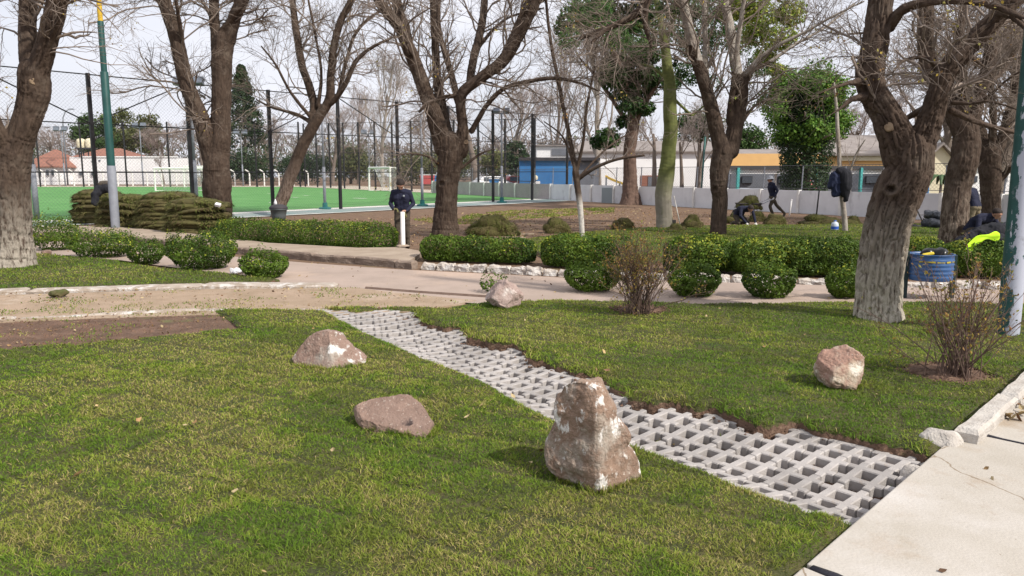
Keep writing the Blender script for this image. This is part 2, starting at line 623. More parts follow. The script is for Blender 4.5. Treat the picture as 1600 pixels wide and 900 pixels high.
# ---- the crossing road, the dirt path, the pavements
road_poly = GL([(-250, 375), (60, 376), (180, 381), (250, 388), (330, 398), (480, 411), (620, 421), (760, 428), (880, 434), (1180, 443), (1560, 453), (1900, 461), (2300, 480), (1900, 505), (1600, 488), (1120, 486), (880, 482), (765, 476), (680, 470), (570, 453), (430, 446), (350, 428), (240, 414), (190, 407), (60, 398), (-250, 398)])
tag(sheet('road', road_poly, 0.004, asphalt))
dirt_poly = GL([(-400, 478), (-150, 470), (0, 462), (200, 456), (420, 450), (556, 450), (600, 456), (700, 466), (745, 470), (700, 478), (655, 487), (600, 489), (515, 493), (420, 494), (340, 492), (150, 498), (0, 505), (-150, 512), (-400, 530)])
sheet('path', dirt_poly, 0.008, dirt_path_m, 0.03)
bare = GL([(-420, 540), (-150, 512), (0, 500), (150, 494), (336, 485), (392, 520), (300, 540), (120, 552), (0, 560), (-420, 600)])
sheet('bare_soil', bare, 0.0, dark_soil, 0.05)
# recessed edge of the road beside the dirt path: a thin strip, the low kerb's shadow put into its dark colour
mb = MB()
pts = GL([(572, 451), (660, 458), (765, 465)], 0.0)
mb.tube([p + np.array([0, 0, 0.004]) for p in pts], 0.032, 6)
tag(mb.build('kerb_edge', mat('kerb_shade', (0.12, 0.08, 0.062), (0.17, 0.12, 0.095), 0.9, 8)), kind='structure')
# sandy pavement behind the far kerb
pave = GL([(-250, 356), (60, 357), (170, 356), (330, 372), (420, 384), (560, 392), (622, 391), (662, 398), (640, 413), (560, 411), (480, 401), (330, 388), (250, 378), (180, 371), (60, 366), (-250, 365)])
sheet('pavement', pave, 0.075, walk_m, 0.12)

def kerb(name, pts, step, w, h, m, gap=0.03, seed=0, jit=0.02, smooth=False, top=0.0):
    """a line of separate kerb stones along a path on the ground"""
    rng = np.random.default_rng(seed)
    pts = np.array([p[:2] for p in pts])
    seg = np.linalg.norm(np.diff(pts, axis=0), axis=1)
    s = np.concatenate([[0], np.cumsum(seg)])
    root = tag(link(name, None), kind='structure')
    at = lambda t: np.array([np.interp(t, s, pts[:, 0]), np.interp(t, s, pts[:, 1])])
    t = 0
    while t < s[-1] - step * 0.4:
        L = step * rng.uniform(0.7, 1.25)
        L = min(L, s[-1] - t)
        a, b = at(t + gap / 2), at(t + L - gap / 2)
        d = b - a
        n = max(3, int(L / 0.12))
        # rough-sided stone as a small grid box
        bm = bmesh.new()
        bmesh.ops.create_cube(bm, size=1)
        bmesh.ops.subdivide_edges(bm, edges=[e for e in bm.edges], cuts=5, use_grid_fill=True)
        V = np.array([v.co[:] for v in bm.verts])
        sh = np.sign(V) * (np.abs(V) * 2) ** 3
        V[:, 1] *= 1 - 0.25 * (np.abs(V[:, 2] * 2) > 0.9) * (V[:, 2] > 0)
        V[:, 0] *= 1 - 0.06 * (V[:, 2] > 0.4)
        Q = V * np.array([np.linalg.norm(d), w, h])
        Q += (np.stack([fbm(Q * 9 + t * 3.1, seed + k, 3) for k in range(3)], -1) - 0.5) * jit * 3.0
        for v, q in zip(bm.verts, Q): v.co = q
        me = bpy.data.meshes.new('kerb_stone')
        bm.to_mesh(me); bm.free()
        me.materials.append(m)
        for pl in me.polygons: pl.use_smooth = smooth
        o = link('kerb_stone', me, root)
        c = (a + b) / 2
        o.location = (c[0], c[1], float(zt(c[1])) + h / 2 - 0.05 + top + rng.uniform(-1, 1) * jit * 0.5)
        o.rotation_euler = (rng.uniform(-1, 1) * jit, rng.uniform(-1, 1) * jit, math.atan2(d[1], d[0]))
        t += L
    return root
kerb('far_left_kerb', GL([(-250, 368), (60, 369), (180, 374), (250, 382), (330, 391), (480, 405), (570, 412), (648, 419)]), 1.0, 0.16, 0.18, old_kerb_m, 0.015, 1, 0.015)
kerb('far_kerb', GL([(662, 419), (760, 424), (880, 430), (1000, 434), (1180, 440), (1400, 447), (1560, 451), (1900, 460)]), 0.36, 0.15, 0.15, kerb_m, 0.035, 2, 0.04)
kerb('near_kerb', GL([(-400, 478), (-150, 468), (0, 459), (200, 453), (420, 447), (556, 449)]), 2.2, 0.36, 0.11, old_white_m, 0.003, 3, 0.012)
kerb('flush_kerb', GL([(-400, 530), (-150, 512), (0, 500), (150, 493), (336, 485), (480, 487)]), 2.0, 0.10, 0.10, old_white_m, 0.003, 4, 0.014, top=-0.022)

# ---- sports pitch
def line_poly(a, b, w):
    d = (b - a)[:2]
    n = np.array([-d[1], d[0]]) / np.linalg.norm(d) * w / 2
    return [a[:2] - n, b[:2] - n, b[:2] + n, a[:2] + n]
FP = lambda Y: np.array([-11.3 + 0.838 * (Y - 36.5), Y])         # the line of the near fence
fd = np.array([0.838, 1.0]) / math.hypot(0.838, 1.0)
fn = np.array([fd[1], -fd[0]])                                    # towards the camera side
a0, a1 = FP(12.0), FP(61.0)
band = lambda o0, o1: [a0 + fn * o0, a1 + fn * o0, a1 + fn * o1, a0 + fn * o1]
sheet('apron', band(-1.4, 2.6), 0.010, teal_m)
sheet('apron_edge', band(2.5, 2.8), 0.014, white_line)
sheet('pitch_edge', band(-1.6, -0.15), 0.014, white_line)
cA_, cC_ = FP(54.6), np.array([-24.8, 93.0])
far = [FP(54.0) + fn * -1.2, cC_ + np.array([-0.8, -0.4]), np.array([-95.0, 92.6]), np.array([-95.0, 10.0]), a0 + fn * -1.2]
sheet('pitch', far, 0.018, court_m)
b0 = np.array([-7.0, 74.6])
sheet('pitch_border', [cC_ + np.array([-0.8, -0.4]), np.array([-95.0, 92.6]), np.array([-95.0, 99.0]), np.array([-20.0, 99.0]), FP(55.5) + fn * -0.6, FP(54.0) + fn * -1.2], 0.022, mat('pale_border', (0.50, 0.44, 0.36), (0.40, 0.34, 0.26), 0.9, 0.4))
for (p, q) in [((474, 306), (482, 306)), ((456, 309), (466, 309)), ((552, 310), (572, 310.5)), ((418, 303), (426, 303)), ((500, 302), (508, 302)), ((420, 317), (428, 317))]:
    sheet('pitch_mark', line_poly(G(*p), G(*q), 0.35), 0.024, white_line)

# ---- lattice pavers
pav_L = np.array(GL([(505, 490), (560, 520), (660, 565), (760, 610), (860, 665), (1000, 708), (1100, 745), (1200, 785), (1325, 823)]))
pav_R = np.array(GL([(655, 487), (720, 515), (790, 540), (860, 575), (960, 620), (1060, 650), (1165, 672), (1285, 700), (1400, 737), (1500, 770)]))
A2 = np.array([0.5500, -0.8352])
A2 = (pav_L[-1] - pav_L[0])[:2] * 0.5 + (pav_R[-1] - pav_R[0])[:2] * 0.5
A2 /= np.linalg.norm(A2)
_r = math.radians(7.5)                            # the blocks lie a little askew to the strip: its far rim is stepped
A2 = np.array([A2[0] * math.cos(_r) - A2[1] * math.sin(_r), A2[0] * math.sin(_r) + A2[1] * math.cos(_r)])
B2 = np.array([-A2[1], A2[0]])
O2 = pav_L[0][:2]
ab = lambda p: ((p[..., :2] - O2) @ A2, (p[..., :2] - O2) @ B2)
La, Lb = ab(pav_L)
Ra, Rb = ab(pav_R)
bL = lambda a: np.interp(a, La, Lb)
bR = lambda a: np.interp(a, Ra, Rb)
def chan(a, b):
    """height of the paved channel"""
    s = (b - bL(a)) / (bR(a) - bL(a))
    prof = np.interp(s, [-0.3, 0.0, 0.18, 0.40, 0.7, 1.0, 1.3], [-0.10, 0.0, -0.045, -0.08, -0.07, -0.035, -0.03])
    fade = np.clip((a - 0.5) / 1.2, 0.0, 1)
    return prof * fade + 0.016 * (1 - fade)
PIT, PB = 0.145, 0.163                             # pitch of the cells along and across the strip
slab_edge = np.array(GL([(1180, 960), (1255, 900), (1322, 823), (1440, 739), (1530, 662), (1600, 592), (1680, 520)]))
se = np.polyfit(slab_edge[:, 0], slab_edge[:, 1], 1)
sdir = np.array([1, se[0]]) / math.hypot(1, se[0])
sp0 = np.array([1.2, se[0] * 1.2 + se[1]])
snrm = np.array([sdir[1], -sdir[0]])              # to the right of the edge: the slab
sdist = lambda p: (np.asarray(p)[..., :2] - sp0) @ snrm
def paver_mesh():
    h = PIT - 0.0015
    bw = 0.0255
    c = [-h, -PIT / 2 - bw, -PIT / 2 + bw, PIT / 2 - bw, PIT / 2 + bw, h]
    hb = PB - 0.0015
    cy = [-hb, -PB / 2 - bw, -PB / 2 + bw, PB / 2 - bw, PB / 2 + bw, hb]
    bm = bmesh.new()
    vv = {}
    for i, x in enumerate(c):
        for j, y in enumerate(cy):
            vv[i, j] = bm.verts.new((x, y, 0))
    for i in range(5):
        for j in range(5):
            if i in (1, 3) or j in (1, 3):
                bm.faces.new([vv[i, j], vv[i + 1, j], vv[i + 1, j + 1], vv[i, j + 1]])
    for v in [v for v in bm.verts if not v.link_faces]: bm.verts.remove(v)
    top = list(bm.faces)
    r = bmesh.ops.extrude_face_region(bm, geom=top)
    for g in r['geom']:
        if isinstance(g, bmesh.types.BMVert): g.co.z -= 0.085
    bmesh.ops.recalc_face_normals(bm, faces=bm.faces)
    # soften the rim: bevel the boundary edges of the upper face
    es = [e for e in bm.edges if len(e.link_faces) == 2 and abs(e.verts[0].co.z) < 1e-5 and abs(e.verts[1].co.z) < 1e-5 and e.calc_face_angle(0) > 0.8]
    ve = [e for e in bm.edges if abs(e.verts[0].co.z - e.verts[1].co.z) > 0.05]
    bmesh.ops.bevel(bm, geom=es + ve, offset=0.006, segments=1, affect='EDGES')
    me = bpy.data.meshes.new('paver')
    bm.to_mesh(me); bm.free()
    me.materials.append(paver_m)
    return me
paved = tag(link('paved_strip', None), kind='structure')
pme = paver_mesh()
rng = np.random.default_rng(5)
na = int(La[-1] / (2 * PIT)) + 3
paver_cells = []
for k in range(-1, na + 1):
    a = (k + 0.5) * 2 * PIT
    lead = PB if (k // 2) % 2 == 1 else 0.0
    off = round((bL(a) - 0.05) / PB) * PB + lead
    nb = 4 if k > na - 7 else 3
    for i in range(-1 if lead else 0, nb):
        b = off + (i + 0.5) * 2 * PB
        p = O2 + A2 * a + B2 * b
        if sdist(p) > 0.12 or p[1] > G(600, 487)[1] + 0.05: continue
        o = link('paver', pme, paved)
        z = float(chan(a, b))
        sl_b = float(chan(a, b + 0.12) - chan(a, b - 0.12)) / 0.24
        ang = math.atan2(A2[1], A2[0])
        R = Matrix.Rotation(ang, 4, 'Z') @ Matrix.Rotation(math.atan(sl_b) + rng.normal(0, 0.006), 4, 'X') @ Matrix.Rotation(rng.normal(0, 0.008), 4, 'Y') @ Matrix.Rotation(rng.normal(0, 0.003), 4, 'Z')
        o.matrix_world = Matrix.Translation((p[0] + rng.normal(0, 0.001), p[1] + rng.normal(0, 0.001), z + rng.normal(0, 0.002))) @ R
        paver_cells.append((a, b))
# soil bed under the pavers
aa, bb = np.meshgrid(np.linspace(-0.6, La[-1] + 0.9, 90), np.linspace(-0.5, 1.75, 40))
bb = bb + np.vectorize(bL)(aa)
zz = chan(aa, bb) - 0.064 + 0.02 * (fbm(np.stack([aa * 9, bb * 9], -1), 7) - 0.5)
xy = O2 + aa[..., None] * A2 + bb[..., None] * B2
i2 = np.arange(aa.size).reshape(aa.shape)
tag(link('channel_bed', np_mesh('channel_bed', np.concatenate([xy, zz[..., None]], -1).reshape(-1, 3), np.stack([i2[:-1, :-1], i2[:-1, 1:], i2[1:, 1:], i2[1:, :-1]], -1).reshape(-1, 4), [dark_soil], smooth=True)), kind='structure')

# ---- concrete walk in the right corner
walk = tag(link('concrete_walk', None), kind='structure')
def joint_at(u, v, u2, v2):
    p, q = G(u, v, 0.03)[:2], G(u2, v2, 0.03)[:2]
    return p, q - p
j1 = G(1268, 888, 0.03)[:2]
j2 = G(1516, 676, 0.03)[:2]
t1, t2 = (j1 - sp0) @ sdir, (j2 - sp0) @ sdir
jd = G(1600, 694, 0.03)[:2] - j2
jd /= np.linalg.norm(jd)
skew = (jd @ sdir) / (jd @ snrm)                   # along-edge run per metre across
WID = 2.6
def slab_poly(ta, tb):
    q = lambda t, w: sp0 + sdir * (t + skew * w) + snrm * w
    return [q(ta, 0), q(tb, 0), q(tb, WID), q(ta, WID)]
g_ = 0.016
for ta, tb in ((t1 - 2.6, t1 - g_), (t1 + g_, t2 - g_), (t2 + g_, t2 + 2.7), (t2 + 2.73, t2 + 5.6)):
    mb = MB(); mb.prism(slab_poly(ta, tb), -0.16, 0.035)
    o = mb.build('slab', conc, walk)
    bv = o.modifiers.new('bevel', 'BEVEL'); bv.width = 0.008; bv.segments = 2; bv.limit_method = 'ANGLE'
for t in (t1, t2):
    pts, rr = [], []
    for w in np.linspace(0.03, WID, 26):
        pts.append([*(sp0 + sdir * (t + skew * w) + snrm * w), 0.030]); rr.append(0.014 + 0.016 * math.exp(-((w - 0.10) / 0.09) ** 2) + 0.003 * math.sin(w * 17))
    mb = MB(); mb.tube(pts, np.array(rr), 8)
    V, F = mb.arrays(); V[:, 2] = 0.030 + (V[:, 2] - 0.030) * 0.35 + 0.004
    link('joint_seal', np_mesh('joint_seal', V, F, [bitumen], smooth=True), walk)
# ================================================================== LAWNS
def lawn_z(x, y, seed=0, amp=1.0):
    p = np.stack([x, y], -1)
    return 0.045 + amp * (0.055 * (fbm(p * 0.55, 31, 2) - 0.5) + 0.035 * (fbm(p * 2.3, 32, 3) - 0.5))

grass_m = mat('grass_blades', (1, 1, 1), rough=0.7, spec=0.10, attr=True, trans=0.28)
STRIP_A = math.radians(-28)
def strip_fields(x, y):
    """sod strips: distance to the nearest seam and a number per strip"""
    c, s = math.cos(STRIP_A), math.sin(STRIP_A)
    wob = 0.10 * (vnoise(np.stack([x * 0.8, y * 0.8], -1), 61) - 0.5)
    u = x * c + y * s + wob
    v = -x * s + y * c + wob
    iu = np.floor(v / 0.46)
    uo = u + 0.7 * (_hash(iu.astype(np.int64), 0, 0, 5))
    iv = np.floor(uo / 1.3)
    fu = np.abs((v / 0.46) % 1 - 0.5); fv = np.abs((uo / 1.3) % 1 - 0.5)
    d = np.minimum((0.5 - fu) * 0.46, (0.5 - fv) * 1.3)
    return d, _hash(iu.astype(np.int64), iv.astype(np.int64), 3, 9)

def grass_colors(x, y, rng, dry=0.5):
    n = len(x)
    p = np.stack([x, y], -1)
    f1 = fbm(p * 0.9, 41, 3); f2 = fbm(p * 3.5, 42, 3); f3 = fbm(p * 14.0, 43, 2)
    _, sid = strip_fields(x, y)
    q = 0.5 + 1.35 * (0.42 * f1 + 0.35 * f2 + 0.23 * f3 - 0.5) + 0.14 * (sid - 0.5) + rng.normal(0, 0.055, n)
    green = np.array([0.165, 0.240, 0.028]); deep = np.array([0.102, 0.178, 0.020])
    yel = np.array([0.235, 0.285, 0.042]); straw = np.array([0.38, 0.32, 0.13])
    t = np.clip((q - 0.36) / 0.16, 0, 1)[:, None]
    c = deep * (1 - t) + green * t
    t2 = np.clip((q - 0.49 + 0.06 * (dry - 0.5)) / 0.11, 0, 1)[:, None]
    c = c * (1 - t2) + yel * t2
    f4 = fbm(p * 1.7 + 40, 47, 3); br = np.clip((f4 - 0.52) / 0.10, 0, 1)[:, None] * (0.35 + 0.65 * rng.random((n, 1)))
    c = c * (1 - 0.4 * br) + np.array([0.185, 0.155, 0.05]) * 0.4 * br
    pr = np.clip((q - 0.50) * 3.2, 0, 0.6) * dry * 1.2 + 0.05 * dry
    m = rng.random(n) < pr
    c[m] = straw * rng.uniform(0.6, 1.15, (m.sum(), 1))
    return c * rng.uniform(0.8, 1.2, (n, 1))

def blades(pts, colr, L, Wd, rng, lean=(0.35, 1.25)):
    n = len(pts)
    az = rng.uniform(0, 2 * np.pi, n)
    le = rng.uniform(lean[0], lean[1], n)
    hd = np.stack([np.cos(az) * np.sin(le), np.sin(az) * np.sin(le), np.cos(le)], -1)
    side = np.stack([-np.sin(az), np.cos(az), np.zeros(n)], -1)
    tw = rng.uniform(-0.9, 0.9, n)
    side = side * np.cos(tw)[:, None] + np.cross(hd, side) * np.sin(tw)[:, None]
    mid = pts + hd * (L * 0.55)[:, None]
    tip = mid + (hd * 0.75 + np.stack([np.cos(az), np.sin(az), np.full(n, -0.35)], -1) * 0.35) * (L * 0.45)[:, None]
    w = Wd[:, None] * side
    V = np.stack([pts - w * 0.5, pts + w * 0.5, mid + w * 0.42, mid - w * 0.42, tip], 1)
    i = np.arange(n)[:, None] * 5
    return V.reshape(-1, 3), i + np.array([[0, 1, 2, 3]]), i + np.array([[3, 2, 4]]), np.repeat(colr, 5, 0)

def lawn(name, poly, step, seed, rho0=9000.0, dmax=99, dry=0.5, Lm=0.045, holes=(), label=None, amp=1.0):
    poly = np.array([p[:2] for p in poly])
    rng = np.random.default_rng(seed)
    x0, y0 = poly.min(0); x1, y1 = poly.max(0)
    gx = np.arange(x0, x1 + step, step); gy = np.arange(y0, y1 + step, step)
    X, Y = np.meshgrid(gx, gy)
    Z = lawn_z(X, Y, 0, amp)
    d, _ = strip_fields(X, Y)
    Z -= 0.02 * np.clip(1 - d / 0.05, 0, 1) * amp
    cx, cy = X[:-1, :-1] + step / 2, Y[:-1, :-1] + step / 2
    ins = inside(poly, cx, cy)
    for (hx, hy, hr) in holes: ins &= np.hypot(cx - hx, cy - hy) > hr
    # roll the rim down
    de = edge_dist(poly, X, Y)
    outm = ~inside(poly, X, Y)
    Z = Z - 0.045 * np.clip(1 - de / 0.07, 0, 1) - np.where(outm, 0.02, 0)
    ii = np.arange(X.size).reshape(X.shape)
    q = np.stack([ii[:-1, :-1], ii[:-1, 1:], ii[1:, 1:], ii[1:, :-1]], -1)[ins]
    used = np.unique(q); rm = np.full(X.size, -1); rm[used] = np.arange(len(used))
    V = np.stack([X, Y, Z], -1).reshape(-1, 3)[used]
    V[:, 2] += zt(V[:, 1])
    # draw the rim onto the outline and hang a skirt of cut soil from it
    Q = rm[q]
    ed_ = np.concatenate([Q[:, [0, 1]], Q[:, [1, 2]], Q[:, [2, 3]], Q[:, [3, 0]]])
    key = np.sort(ed_, 1); key = key[:, 0].astype(np.int64) * len(V) + key[:, 1]
    _, inv, cnt = np.unique(key, return_inverse=True, return_counts=True)
    be = ed_[cnt[inv] == 1]
    bvx = np.unique(be)
    bx, by = V[bvx, 0].copy(), V[bvx, 1].copy()
    best = np.full(len(bvx), 1e9); nx_, ny_ = bx.copy(), by.copy()
    for i in range(len(poly)):
        a, b = poly[i], poly[(i + 1) % len(poly)]
        ab_ = b - a; t = np.clip(((bx - a[0]) * ab_[0] + (by - a[1]) * ab_[1]) / ((ab_ ** 2).sum() + 1e-12), 0, 1)
        qx, qy = a[0] + t * ab_[0], a[1] + t * ab_[1]
        d_ = np.hypot(bx - qx, by - qy); k = d_ < best
        best[k] = d_[k]; nx_[k] = qx[k]; ny_[k] = qy[k]
    k = best < step * 1.6
    V[bvx[k], 0] = nx_[k]; V[bvx[k], 1] = ny_[k]
    sk = V[bvx].copy(); sk[:, 2] -= 0.13
    sm = np.full(len(V), -1); sm[bvx] = len(V) + np.arange(len(bvx))
    V = np.concatenate([V, sk])
    skirt = np.stack([be[:, 1], be[:, 0], sm[be[:, 0]], sm[be[:, 1]]], 1)
    mi = np.concatenate([np.zeros(len(Q), int), np.ones(len(skirt), int)])
    tag(link(name, np_mesh(name, V, np.concatenate([Q, skirt]), [turf_base, dark_soil], smooth=True, mat_index=mi)), kind='structure')
    # blades
    area = (x1 - x0) * (y1 - y0)
    PX, PY = [], []
    tot = int(area * rho0)
    for c0 in range(0, tot, 400000):
        n = min(400000, tot - c0)
        px = rng.uniform(x0, x1, n); py = rng.uniform(y0, y1, n)
        dd = np.hypot(px, py)
        keep = rng.random(n) < np.clip((3.2 / np.maximum(dd, 3.2)) ** 1.45, 0, 1)
        # out of the camera's reach, even a step aside: thin out
        side = np.abs(px) > 0.72 * py + 1.6
        keep &= ~side | (rng.random(n) < 0.15)
        px, py = px[keep], py[keep]
        k = inside(poly, px, py)
        px, py = px[k], py[k]
        for (hx, hy, hr) in holes:
            k = np.hypot(px - hx, py - hy) > hr * rng.uniform(0.85, 1.1, len(px)); px, py = px[k], py[k]
        PX.append(px); PY.append(py)
    px, py = np.concatenate(PX), np.concatenate(PY)
    d, _ = strip_fields(px, py)
    k = (d > 0.010) | (rng.random(len(px)) < 0.7)
    px, py, d = px[k], py[k], d[k]
    de = edge_dist(poly, px, py)
    z = lawn_z(px, py, 0, amp) - 0.02 * np.clip(1 - d / 0.05, 0, 1) * amp - 0.045 * np.clip(1 - de / 0.07, 0, 1) + zt(py) - 0.004
    dd = np.hypot(px, py)
    n = len(px)
    hf = fbm(np.stack([px, py], -1) * 2.7, 51, 3)
    L = Lm * rng.uniform(0.55, 1.3, n) * (0.5 + 1.0 * hf)
    Wd = 0.0032 * rng.uniform(0.7, 1.3, n) * np.maximum(1, dd / 3.6) ** 0.8
    V, q4, t3, c = blades(np.stack([px, py, z], -1), grass_colors(px, py, rng, dry), L, Wd, rng)
    o = link('grass', np_mesh('grass', V, [q4, t3], [grass_m], c))
    tag(o, label, 'grass', None, 'stuff')
    return n

edgeL = pav_L[:, :2] + B2 * 0.035
rear = [tuple(G(u, v)[:2]) for u, v in [(-420, 610), (0, 550), (120, 542), (240, 530), (300, 524), (374, 517), (356, 500), (335, 488), (400, 486), (490, 488)]]
lp = [(-6.5, 2.2)] + rear + [tuple(p) for p in edgeL]
k = int(np.argmax([p[1] for p in rear]))
sl_pts = [tuple(sp0 + sdir * t - snrm * 0.012) for t in ((edgeL[-1] - sp0) @ sdir, -0.9)]
lp += sl_pts + [(0.2, 2.2)]
rocks_at = [G(515, 568), G(612, 670), G(930, 752), G(1322, 606), G(787, 476)]
nb1 = lawn('lawn', lp, 0.05, 11, 20000, dry=0.62, Lm=0.031, label='long rough turf with straw patches on the near side of the lattice paving')
# right lawn: its edge follows the stepped rim of the pavers
rim = []
for k in range(-1, na + 1):
    a = (k + 0.5) * 2 * PIT
    bs = [b for (a_, b) in paver_cells if abs(a_ - a) < 0.01]
    if not bs: continue
    near = [max([b for (a_, b) in paver_cells if abs(a_ - a - j * 2 * PIT) < 0.01] or [max(bs)]) for j in (-1, 0, 1)]
    bm_ = 0.8 * max(bs) + 0.1 * near[0] + 0.1 * near[2] + PB
    for da in (-PIT * 0.8, -PIT * 0.3, PIT * 0.3, PIT * 0.8):
        rim.append(O2 + A2 * (a + da) + B2 * (bm_ - 0.025 + 0.11 * (vnoise(np.array([[(a + da) * 7.0, 1.0]]), 88)[0] - 0.5)))
rim = [tuple(p) for p in rim if sdist(p) < -0.02]
rp = rim + [tuple(sp0 + sdir * t - snrm * 0.01) for t in ((np.array(rim[-1]) - sp0) @ sdir + 0.1, 3.4, 7.5)] + [tuple(G(u, v)[:2]) for u, v in [(2100, 485), (1600, 478), (1340, 476), (1120, 476), (870, 470), (765, 472), (700, 482)]]
bush_at = [G(1000, 488), G(1490, 590)]
nb2 = lawn('lawn', rp, 0.04, 12, 17000, dry=0.42, Lm=0.031, holes=[(bush_at[0][0], bush_at[0][1], 0.30), (bush_at[1][0] - 0.05, bush_at[1][1], 0.34)], label='turf with yellow patches between the lattice paving and the road')
ul = GL([(-400, 472), (0, 456), (200, 450), (420, 444), (440, 440), (350, 430), (240, 420), (190, 410), (100, 402), (60, 398), (-400, 400)])
nb3 = lawn('lawn', ul, 0.12, 13, 9000, dry=0.4, label='green strip of turf in front of the low shrubs and thick trunk', amp=0.5)
fr = GL([(830, 390), (815, 376), (870, 369), (990, 358), (1130, 353), (1300, 352), (1480, 351), (1640, 349), (2000, 352), (2000, 415), (1620, 428), (1300, 418), (1000, 412), (850, 405)])
nb4 = lawn('lawn', fr, 0.2, 14, 9000, dry=0.32, label='smooth green turf behind the clipped hedges', amp=0.4)
print('blades', nb1, nb2, nb3, nb4)

# mulch rings round the two bare bushes
for (c, r) in ((bush_at[0], 0.33), (bush_at[1] - np.array([0.05, 0, 0]), 0.40)):
    a = np.linspace(0, 2 * np.pi, 26, endpoint=False)
    rings = []
    for f, h in ((0.02, 0.055), (0.35, 0.05), (0.7, 0.03), (1.0, -0.01)):
        rr = r * f * (1 + 0.25 * (vnoise(np.stack([np.cos(a) * 2, np.sin(a) * 2], -1), 3) - 0.5))
        rings.append(np.stack([c[0] + rr * np.cos(a) * 1.15, c[1] + rr * np.sin(a), np.full(26, h) + 0.03 * rng.random(26)], -1))
    V = np.concatenate(rings)
    F = [[i * 26 + k, i * 26 + (k + 1) % 26, (i + 1) * 26 + (k + 1) % 26, (i + 1) * 26 + k] for i in range(3) for k in range(26)]
    tag(link('mulch_bed', np_mesh('mulch_bed', V, np.array(F), [dark_soil])), kind='structure')

def tufts(label, poly, n, seed, clump, L=0.04, z=0.0, dry=0.5, zfun=None):
    rng = np.random.default_rng(seed)
    poly = np.array([p_[:2] for p_ in poly]); lo, hi = poly.min(0), poly.max(0)
    p_ = rng.uniform(lo, hi, (n * 14, 2)); p_ = p_[inside(poly, p_[:, 0], p_[:, 1])]
    p_ = p_[fbm(p_ * 2.2, seed, 3) > clump][:n]; m = len(p_)
    zz = (zfun(p_[:, 0], p_[:, 1]) if zfun else 0) + z + zt(p_[:, 1])
    V, q4, t3, c = blades(np.concatenate([p_, np.broadcast_to(zz, m)[:, None]], 1), grass_colors(p_[:, 0], p_[:, 1], rng, dry), L * rng.uniform(0.5, 1.3, m), 0.004 * rng.uniform(0.7, 1.4, m) * np.maximum(1, np.hypot(p_[:, 0], p_[:, 1]) / 5), rng, (0.1, 1.2))
    tag(link('grass', np_mesh('grass', V, [q4, t3], [grass_m], c)), label, 'grass', None, 'stuff')
tufts('thin weeds coming up on the bare soil patch', bare, 1800, 801, 0.57, 0.035, 0.0, 0.9)
tufts('dry grass tufts along the dirt path', dirt_poly, 2600, 802, 0.58, 0.03, 0.008, 1.2)
cf = lambda x, y: chan((np.stack([x, y], -1) - O2) @ A2, (np.stack([x, y], -1) - O2) @ B2)
tufts('grass growing in some cells of the lattice paving', [tuple(O2 + A2 * a + B2 * (bL(a) + 0.02)) for a in np.linspace(0.1, La[-1], 14)] + [tuple(O2 + A2 * a + B2 * (bR(a) + 0.02)) for a in np.linspace(La[-1], 0.1, 14)], 1500, 803, 0.56, 0.05, -0.07, 0.8, cf)
tufts('ragged grass hanging over the stepped rim of the paving', [tuple(np.array(q_) - B2 * 0.05) for q_ in rim] + [tuple(np.array(q_) + B2 * 0.06) for q_ in rim[::-1]], 5200, 804, 0.30, 0.06, -0.03, 0.5, lambda x, y: lawn_z(x, y))
tufts('worn yellow grass on the brown soil before the pitch', GL([(640, 342), (800, 328), (960, 324), (960, 332), (840, 340), (700, 352)]), 9000, 805, 0.42, 0.06, -0.02, 1.5)
